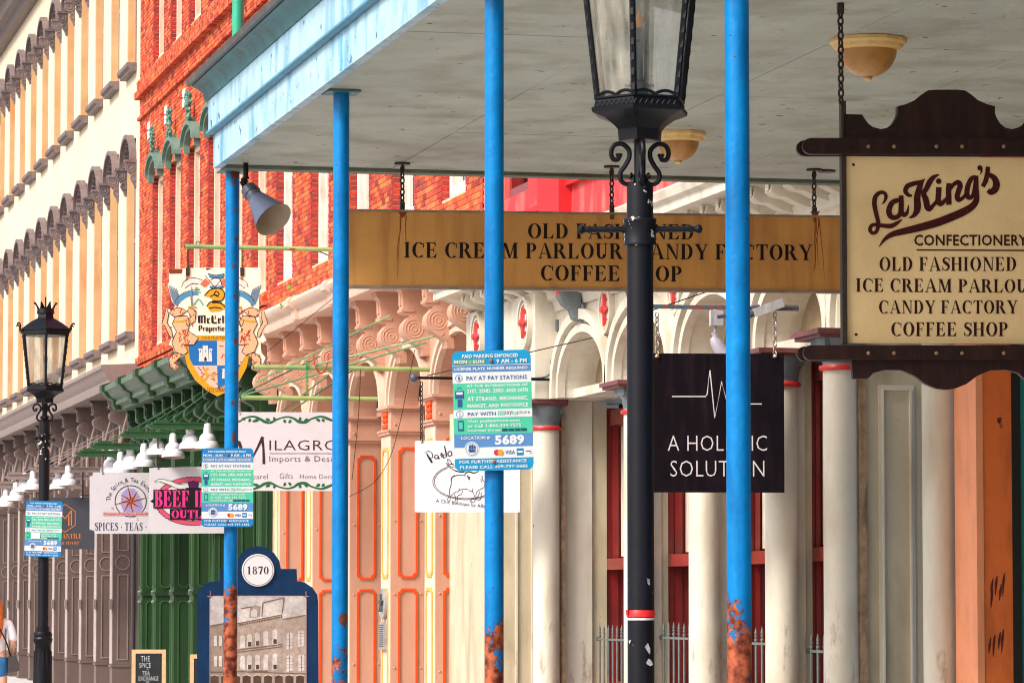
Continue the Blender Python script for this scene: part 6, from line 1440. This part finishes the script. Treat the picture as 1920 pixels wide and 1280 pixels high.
# ---- mercantile sign
Me = Sign('hanging_shop_sign', 122, 980, 65.3, 'charcoal mercantile sign with an orange hexagon emblem', 'sign', beta=8)
Me.board(62, 932, 177, 1029, .03, 'board', mat('charcoal_board', (.045, .045, .06), .4, .1))
OR = flat('emblem_orange', (238, 140, 60))
hx = [(122+22*math.cos(R(30+60*k)), 971+26*math.sin(R(30+60*k))) for k in range(7)]
Me.stroke(hx, 1.4, OR, 'emblem', 2, 1)
for q in ([(110, 957), (110, 985)], [(110, 957), (122, 972), (134, 957)], [(134, 957), (134, 985)], [(115, 966), (115, 985)], [(129, 966), (129, 985)]): Me.stroke(q, 2.2, OR, 'emblem', 3, 1)
Me.serif('MERCANTILE', 88, 1000, 153, 1009, OR); Me.text('on the strand', 96, 1013, 147, 1020, OR, 0)
for cx in (155, 80):
    u, z = Me.L(cx, 935); g = G(); g.chain((u, 0, Me.L(cx, 884)[1]), (u, 0, z), .04, .006, .014); g.build('chain', M_chain, Me.root, local=True)
Me.finish()

# ================================================================== CANOPY LIGHTS
def bowl(px, py, w_, label):
    c = atZ(px, py, ZSF); s_ = w_*((c-O3).dot(fwd))/FPX/2; rt = root('ceiling_light', c, label, 'lamp', 'amber bowl lights under the canopy')
    G().lathe([(s_*.8, ZSF-.07*0-.001-.055), (s_*.88, ZSF-.045), (s_*.92, ZSF-.03), (s_, ZSF-.018), (s_, ZSF-.001)], c.x, c.y, 12, rot=.2).build('rim', M_ambrim, rt, ang=20)
    prof = [(s_*.74*math.cos(R(q)), ZSF-.05-s_*.72*math.sin(R(q))) for q in range(0, 90, 10)]
    n = 48; g = G(); vs = []
    for r_, z in prof:
        for k in range(n):
            q = 2*math.pi*k/n; rr = r_*(1+.012*(k % 2)); vs.append((c.x+rr*math.cos(q), c.y+rr*math.sin(q), z))
    g.add(vs, [(i*n+k, i*n+(k+1) % n, (i+1)*n+(k+1) % n, (i+1)*n+k) for i in range(len(prof)-1) for k in range(n)]); g.build('bowl', M_amber, rt)
    zb_ = ZSF-.05-s_*.70; G().lathe([(.012, zb_-.02), (.02, zb_-.012), (.016, zb_), (.024, zb_+.004), (.024, zb_+.012)], c.x, c.y, 12).build('finial', M_ambrim, rt)
bowl(1627, 74, 146, "amber bowl light above the LaKing's sign"); bowl(1272, 249, 104, 'amber bowl light behind the nearest street lamp')
c = atZ(1550, 320, ZSF-.002); rt = root('ceiling_fitting', c, 'small round dark plate on the soffit near the canopy end', 'ceiling plate'); G().lathe([(.055, ZSF-.012), (.06, ZSF-.004)], c.x, c.y, 16).build('plate', M_wood, rt)
# spot light at the far corner
sp0 = atY(461, 330, YCE-.25); sp = root('spot_light', (sp0.x, sp0.y, ZSF), 'grey cone spotlight hanging at the canopy corner right of the farthest blue post', 'lamp')
def aq(px, py, d=0): return atY(px, py, YCE-.25+d)
g = G(); t_ = aq(461, 316); t_.z = ZSF; g.tube([t_, aq(461, 336)], .016, 8); g.tube([aq(461, 332), aq(461, 336)], .022, 8); g.tube([aq(457, 334), aq(459, 350), aq(466, 356)], .02, 8); g.tube([aq(456, 338), aq(459, 345)], .026, 10); g.build('swivel_arm', M_blacki, sp)
a = aq(464, 352); b_ = aq(484, 386, -.02); c = aq(516, 419, -.17); ax = (aq(511, 412, -.16)-a).normalized()
def T_(p, ax): return Matrix.Translation(p) @ ax.to_track_quat('Z', 'Y').to_matrix().to_4x4()
L2 = (b_-a).length
ax = (Vector(aq(514, 413, -.2))-a).normalized(); M = T_(a, ax); Lt = (Vector(aq(512, 411, -.2))-a).length
g = G(); g.lathe([(.03, 0), (.05, .01), (.052, .05), (.056, .055), (.056, .062), (.05, .066), (.052, .115), (.055, .12)], 0, 0, 24, M=M); g.build('socket', M_steel, sp)
g = G(); g.lathe([(.055, .115), (.062, .13), (.12, Lt-.005), (.124, Lt)], 0, 0, 32, M=M, capb=False, capt=False); g.build('shade', mat('blue_grey_shade', (.085, .1, .16), .35, .15, 8), sp)
g = G(); g.lathe([(.052, .125), (.118, Lt-.004), (.123, Lt+.001)], 0, 0, 32, M=M, capt=False); g.build('shade_lining', mat('beige_lining', (.46, .36, .26), .4, .15, 8), sp)

# ================================================================== 1870 HISTORY PANEL
hp = Sign('history_panel', 482, 1180, 33.2, 'navy arched history panel headed 1870 with a sepia photograph of a building', 'sign', beta=9)
def hc(p): return crop(p, 4.74, 360, 1010)
out = [(45, 1600), (45, 520), (62, 450), (110, 400), (170, 378), (245, 374), (245, 265), (390, 265), (400, 190), (440, 125), (500, 80), (585, 62), (670, 80), (730, 125), (775, 190), (790, 265), (930, 265), (935, 374), (1000, 385), (1070, 430), (1110, 490), (1122, 560), (1128, 1600)]
hp.poly_part(hc(out), 0, .09, 'frame', M_navy)
ptsI = hc([(158, 1600), (158, 540), (170, 515), (195, 505), (980, 505), (1005, 515), (1016, 540), (1016, 1600)])
SE = [mat('sepia%d' % i, tuple(v*.7 for v in lin([x/255 for x in c_])), .5, var=.28, vs=22, dirt=lin((.42, .34, .28)), damt=.35, dscale=5, streak=1, bump=0, spec=.3) for i, c_ in enumerate(((214, 208, 206), (186, 166, 152), (128, 100, 82), (84, 60, 48), (224, 216, 210), (168, 148, 134)))]
hp.put([ptsI], SE[0], 'photograph', 1)
hp.put([hc([(158, 770), (285, 745), (410, 750), (410, 1600), (158, 1600)])], SE[5], 'photograph', 2)
hp.put([hc([(400, 750), (800, 680), (800, 1600), (400, 1600)]), hc([(805, 715), (1010, 680), (1016, 1600), (805, 1600)])], SE[1], 'photograph', 3)
hp.put([hc([(415, 760), (440, 620), (800, 530), (790, 690)])], SE[4], 'photograph', 2); hp.put([hc([(510, 700), (515, 610), (560, 585), (610, 600), (605, 690)])], SE[5], 'photograph', 3); hp.put([hc([(522, 695), (525, 640), (550, 615), (578, 635), (578, 688)])], SE[0], 'photograph', 4)
for q in ([(435, 618), (530, 600)], [(630, 565), (820, 520)], [(630, 565), (620, 690)], [(820, 520), (800, 660)], [(400, 750), (800, 672)], [(806, 712), (1012, 675)], [(158, 772), (285, 748)], [(400, 985), (800, 935)], [(400, 1005), (800, 955)], [(400, 1175), (830, 1190), (1016, 1195)], [(160, 1180), (400, 1180)]): hp.stroke(hc(q), 1.6, SE[2], 'photograph', 5, 1)
for i in range(26): x = 415+i*15; hp.put([hc([(x, 760-(x-400)*.19), (x+7, 759-(x-400)*.19), (x+7, 772-(x-400)*.19), (x, 773-(x-400)*.19)])], SE[3], 'photograph', 6)
for i, x in enumerate((428, 490, 560, 635, 715)):
    for (yt, yb) in ((855-i*14, 965-i*8), (1035-i*5, 1160)):
        hp.put([hc([(x, yt+15), (x+12, yt), (x+30, yt), (x+44, yt+15), (x+44, yb), (x, yb)])], SE[4], 'photograph', 5)
        if (i+yt) % 3: hp.put([hc([(x+8, yb-45), (x+38, yb-45), (x+38, yb-4), (x+8, yb-4)])], SE[3], 'photograph', 6)
        hp.stroke(hc([(x-6, yb+3), (x+50, yb)]), 1, SE[4], 'photograph', 6, 1)
for x, yt in ((840, 830), (940, 810), (840, 1030), (945, 1025)):
    hp.put([hc([(x, yt+10), (x+26, yt-5), (x+54, yt+10), (x+54, yt+140), (x, yt+150)])], SE[4], 'photograph', 5)
    for k in range(1, 5): hp.stroke(hc([(x, yt+k*28), (x+54, yt+k*28)]), .7, SE[5], 'photograph', 6, 1)
    hp.stroke(hc([(x+27, yt), (x+27, yt+145)]), .8, SE[2], 'photograph', 7, 1)
for x in (195, 240): 
    for yt in (860, 1040): hp.put([hc([(x, yt), (x+28, yt-4), (x+28, yt+90), (x, yt+90)])], SE[4], 'photograph', 5)
for i in range(9): x = 165+i*95; hp.put([hc([(x, 1215), (x+35, 1205), (x+70, 1215), (x+70, 1280), (x, 1280)])], SE[3], 'photograph', 5); hp.stroke(hc([(x, 1216), (x+35, 1205), (x+70, 1216)]), 1.5, SE[4], 'photograph', 6)
hp.put([hc([(540, 1165), (670, 1165), (670, 1185), (540, 1185)])], SE[2], 'photograph', 6)
hp.stroke(hc([(160, 1600), (158, 540), (170, 515), (195, 505), (980, 505), (1005, 515), (1016, 540), (1014, 1600)]), .9, flat('pink_edge', (200, 150, 150)), 'photograph_edge', 7, 2)
cx_, cy_ = hc([(587, 277)])[0]; u, z = hp.L(cx_, cy_); rr = hp.L(cx_+30.5, cy_)[0]-u
g = G(); g.lathe([(rr, 0), (rr, .018), (rr*.97, .022)], 0, 0, 36, M=Matrix.Translation((u, 0, z)) @ Matrix.Rotation(R(90), 4, 'X')); g.build('date_disc', mat('off_white_disc', (.68, .66, .67), .4, .03), hp.root, local=True)
hp.off = -.022
hp.ell(cx_, cy_, 28.2, 28.2, flat('plum', (110, 80, 90)), 'ring', 2, 40, inner=.8)
hp.serif('1870', *hc([(492, 243)])[0], *hc([(680, 312)])[0], flat('plum_ink', (60, 30, 34)))
hp.finish()
zb_ = -hp.o.z
for u in (hp.L(380, 1200)[0], hp.L(580, 1200)[0]): G().box(u-.03, u+.03, .02, .07, zb_, hp.L(480, 1340)[1]).build('leg', M_navy, hp.root, local=True, smooth=False)

# ================================================================== CHALKBOARD A-FRAMES
def aframe(x0, y0, x1, Y, label, words):
    s = Sign('chalkboard', (x0+x1)/2, (y0+1280)/2, Y, label, 'sign', beta=10, group='wooden chalkboards on the sidewalk')
    zg = -s.o.z; a = s.L(x0, y0); b_ = s.L(x1, y0); z1 = a[1]; wdt = b_[0]-a[0]
    g = G()
    for d, sg in ((0, 1), (.5, -1)):
        pass
    g = G(); g.box(a[0], a[0]+.055, 0, .03, zg, z1); g.box(b_[0]-.055, b_[0], 0, .03, zg, z1); g.box(a[0]+.055, b_[0]-.055, 0, .03, z1-.055, z1); g.box(a[0]+.055, b_[0]-.055, 0, .03, zg+.12, zg+.17)
    g.build('frame', mat('pale_wood', (.62, .38, .2), .6, .2, 15), s.root, local=True, smooth=False)
    g = G(); g.prism([(.03, z1-.02), (.06, z1-.02), (.5, zg), (.46, zg)], 'x', a[0], a[0]+.05); g.prism([(.03, z1-.02), (.06, z1-.02), (.5, zg), (.46, zg)], 'x', b_[0]-.05, b_[0]); g.build('back_leg', MATS['pale_wood'], s.root, local=True, smooth=False)
    G().box(a[0]+.055, b_[0]-.055, .008, .02, zg+.17, z1-.055).build('slate', mat('chalk_slate', (.008, .011, .014), .8, .3, 10), s.root, local=True, smooth=False)
    s.off = .007
    for t_, q in words: s.text(t_, *q, flat('chalk', (215, 220, 225)), -.004, name='chalk_lettering')
    return s.finish()
aframe(247, 1217, 311, 54.5, 'chalkboard of THE SPICE + TEA EXCHANGE in front of the green doors', [('THE', (264, 1229, 281, 1239)), ('SPICE', (261, 1242, 283, 1251)), ('+', (275, 1252, 279, 1255)), ('TEA', (267, 1257, 281, 1265)), ('EXCHANGE', (260, 1267, 297, 1275)), ('IS', (274, 1276, 280, 1282))])
aframe(356, 1226, 420, 51.5, 'second pale wooden chalkboard frame mostly hidden behind the 1870 panel', [])

# ================================================================== PLAQUES ON THE PINK PIER
Yq = 41.27; zc = atX(713, 1131, 7.98).z
pm = root('round_medallion', (7.98, Yq, zc), 'round metal medallion with a star on the pink pier', 'plaque')
g = G(); T = Matrix.Translation((7.984, Yq, zc)) @ Matrix.Rotation(R(-90), 4, 'Y'); g.lathe([(.17, 0), (.17, .03), (.15, .036), (.148, .03), (.13, .03)], 0, 0, 28, M=T); g.build('disc', mat('cast_aluminium', (.4, .42, .43), .4, .2, 12, metal=.5), pm)
g = G(); g.prism([(Yq+(.11 if k % 2 == 0 else .045)*math.sin(R(36*k)), zc+(.11 if k % 2 == 0 else .045)*math.cos(R(36*k))) for k in range(10)], 'x', 7.93, 7.955); g.build('star', mat('dark_relief', (.06, .06, .06), .5), pm)
pp_ = root('text_plaque', (7.98, Yq, zc-.36), 'narrow engraved metal plaque below the round medallion', 'plaque')
G().box(7.95, 7.984, Yq-.15, Yq+.15, zc-.5, zc-.2).build('plate', MATS['cast_aluminium'], pp_, smooth=False)
g = G()
for k in range(11): g.box(7.947, 7.951, Yq-.12, Yq+.12, zc-.47+k*.023, zc-.458+k*.023)
g.build('engraving', MATS['dark_relief'], pp_, smooth=False)

# ================================================================== SPEAR WINDOW GUARDS
def guard(Yn, Yf, Xg, label, zt_):
    rt = root('window_guard', (Xg, (Yn+Yf)/2, 0), label, 'railing', 'grey iron window guards with spear tips between the columns')
    z = zt_-.12; g = G(); g.box(Xg-.006, Xg+.006, Yn, Yf, z-.012, z+.006); g.tube([(Xg, Yf, z), (Xg, Yf+.02, z)], .02, 8); g.box(Xg-.006, Xg+.006, Yn, Yf, .2, .215); g.build('rail', M_iron, rt, smooth=False)
    n_ = max(2, int((Yf-Yn)/.16)); src = None
    for k in range(n_):
        y = Yf-.06-k*(Yf-Yn-.08)/n_
        if src is None:
            g = G(); g.tube([(0, 0, .1), (0, 0, zt_-.08)], .0095, 6); g.lathe([(.008, zt_-.1), (.014, zt_-.095), (.014, zt_-.085), (.008, zt_-.08), (.008, zt_-.07), (.013, zt_-.066), (.013, zt_-.06), (.008, zt_-.055), (.012, zt_-.035), (.001, zt_+.01)], 0, 0, 8); src = g.build('spear', M_iron, rt, local=True); o = src
        else: o = share(src, (0, 0, 0), rt)
        o.location = (0, y-rt.location.y, random.uniform(-.008, .004))
gl_ = ['window guard farthest left, just left of the nearest street lamp pole', 'window guard between the nearest street lamp and the second column', 'window guard half hidden right of the nearest blue post', 'window guard beside the rightmost column of the arcade']
for k in range(4):
    Yc_ = cols[k][1]; Yn_ = near_edges[k]+.0
    guard(Yn_+(.9 if k == 0 else 0), Yc_+.0, 8.2 if k else 8.43, gl_[k], [1.4, 1.44, 1.42, 1.38][k])

# ================================================================== BEADS, PLANT, WIRES
bd = root('bead_string', atY(576, 680, Yp2), 'string of green beads hanging from the pale green pole', 'beads')
g = G()
for k in range(26):
    p = atY(574+.2*math.sin(k), 676+k*2.5, Yp2-.03); g.lathe([(.002, -.008), (.009, 0), (.002, .008)], 0, 0, 6, M=Matrix.Translation(p)); p = atY(577, 676+k*2.5, Yp2-.03); g.lathe([(.002, -.008), (.009, 0), (.002, .008)], 0, 0, 6, M=Matrix.Translation(p))
g.build('beads', mat('green_beads', (.02, .35, .1), .25), bd)
bd = root('bead_string', atY(601, 680, Yp2), 'loop of red beads hung beside the second blue post', 'beads')
g = G()
for k in range(30):
    q = math.pi*k/29; p = atY(602-14*math.cos(q), 664+35*math.sin(q), Yp2-.04); g.lathe([(.002, -.009), (.01, 0), (.002, .009)], 0, 0, 6, M=Matrix.Translation(p))
g.build('beads', mat('red_beads', (.6, .01, .02), .25), bd)
pt = root('weed_plant', atX(555, 583, 7.8), 'bright green weed sprouting on the pink cornice under the brick wall', 'plant')
def weed(px, py, n_, s_):
    g = G(); rn = random.Random(5); base = atX(px, py, 7.62)
    for k in range(n_):
        d = Vector((rn.uniform(-1, .3), rn.uniform(-1, 1), rn.uniform(.2, 1.6))).normalized()*rn.uniform(.3, 1)*s_; p = base+d; u = Vector((rn.uniform(-1, 1), rn.uniform(-1, 1), rn.uniform(-1, 1))).normalized()*s_*.16; v = d.normalized()*s_*.26
        g.add([p-u, p-v*.2, p+u, p+v], [(0, 1, 2, 3)])
        if k % 6 == 0: g.tube([base, p], .003, 4)
    return g
weed(555, 588, 200, .2).build('foliage', mat('weed_green', (.1, .42, .02), .5, .4, 30, bump=0), pt)
weed(545, 545, 20, .07).build('foliage', MATS['weed_green'], pt)
wr = root('overhead_wire', atY(560, 620, 40), 'thin drooping black wires strung across the pink storefront', 'wire')
for q in ([(500, 660), (560, 612), (623, 560), (700, 500)], [(778, 655), (765, 720), (748, 800), (730, 860), (700, 905), (655, 930)], [(676, 692), (672, 780), (660, 900)]):
    g = G(); Pq, _ = spline([atY(x, y, 38.3) for x, y in q], None, 5); g.tube(Pq, .0035, 5); g.build('wire', M_black, wr)
# ledge hook eye on the brick wall, small iron brackets
# ================================================================== PERSON AT THE LEFT EDGE
Wd = 49.0; wx = atY(-9, 1180, Wd).x
per = root('person', (wx, Wd, 0), 'red-haired woman in a white top and denim shorts walking away at the left edge', 'person')
def skin(name, verts, edges, radii, m, parent, sub=2, rootv=0):
    me = bpy.data.meshes.new(name); me.from_pydata(verts, edges, []); me.materials.append(m)
    o = bpy.data.objects.new(name, me); C.objects.link(o); o.parent = parent
    md_ = o.modifiers.new('skin', 'SKIN'); md_.use_smooth_shade = True
    for i, v in enumerate(me.skin_vertices[0].data): v.radius = radii[i] if isinstance(radii[i], tuple) else (radii[i], radii[i]); v.use_root = (i == rootv)
    s_ = o.modifiers.new('sub', 'SUBSURF'); s_.levels = sub; s_.render_levels = sub; return o
SK = mat('skin', (.6, .33, .22), .5, .05)
V = [(0, 0, .9), (0, .0, 1.08), (0, 0, 1.25), (0, 0, 1.36), (0, .0, 1.43), (0, .01, 1.52), (0, .01, 1.6),
     (-.09, 0, .84), (-.1, .12, .46), (-.1, .04, .08), (-.1, .16, .03),
     (.09, 0, .84), (.1, -.02, .46), (.1, -.2, .1), (.1, -.08, .03),
     (-.17, 0, 1.34), (-.22, .04, 1.08), (-.2, .16, .88), (-.2, .2, .8),
     (.17, 0, 1.34), (.23, -.03, 1.08), (.2, .12, .9), (.19, .2, .86)]
E = [(0, 1), (1, 2), (2, 3), (3, 4), (4, 5), (5, 6), (0, 7), (7, 8), (8, 9), (9, 10), (0, 11), (11, 12), (12, 13), (13, 14), (3, 15), (15, 16), (16, 17), (17, 18), (3, 19), (19, 20), (20, 21), (21, 22)]
Rr = [(.14, .11), (.115, .09), (.13, .1), (.1, .08), .045, .085, .075, .085, .055, .038, .03, .085, .055, .038, .03, .05, .04, .028, .03, .05, .04, .028, .03]
skin('body', V, E, Rr, SK, per)
skin('blouse', [(0, 0, .93), (0, 0, 1.08), (0, 0, 1.25), (0, 0, 1.365), (-.18, 0, 1.34), (-.225, .03, 1.12), (.18, 0, 1.34), (.235, -.02, 1.1)], [(0, 1), (1, 2), (2, 3), (3, 4), (4, 5), (3, 6), (6, 7)], [(.165, .13), (.14, .11), (.15, .12), (.1, .09), .065, .055, .065, .055], mat('white_cotton', (.8, .78, .84), .8, .05, 8), per)
skin('shorts', [(0, 0, .97), (0, 0, .88), (-.09, .01, .8), (-.095, .04, .62), (.09, -.0, .8), (.095, -.01, .62)], [(0, 1), (1, 2), (2, 3), (1, 4), (4, 5)], [(.15, .12), (.155, .125), .1, .09, .1, .09], mat('denim', (.02, .13, .32), .8, .2, 30), per)
skin('hair', [(0, -.0, 1.66), (0, -.03, 1.56), (0, -.07, 1.42), (0, -.1, 1.28), (0, -.1, 1.12)], [(0, 1), (1, 2), (2, 3), (3, 4)], [(.08, .08), (.105, .1), (.11, .06), (.1, .045), (.06, .03)], mat('red_hair', (.55, .14, .02), .5, .35, 30), per)
hbg = root('handbag', (wx+.2, Wd-.02, .85), 'dark grey handbag hanging at the hip of the woman', 'bag')
g = G(); cx, cz = wx+.215, .84; g.prism([(cx-.06, cz+.08), (cx+.04, cz+.1), (cx+.09, cz-.02), (cx+.08, cz-.1), (cx-.06, cz-.12)], 'y', Wd-.1, Wd+.04); g.build('bag_body', mat('dark_leather', (.05, .042, .04), .5, .3, 20), hbg)
g = G(); g.tube([(cx-.02, Wd-.03, cz+.09), (cx-.08, Wd-.12, 1.1), (wx+.06, Wd-.15, 1.25), (wx-.06, Wd-.1, 1.41)], .009, 6); g.build('strap', M_black, hbg)
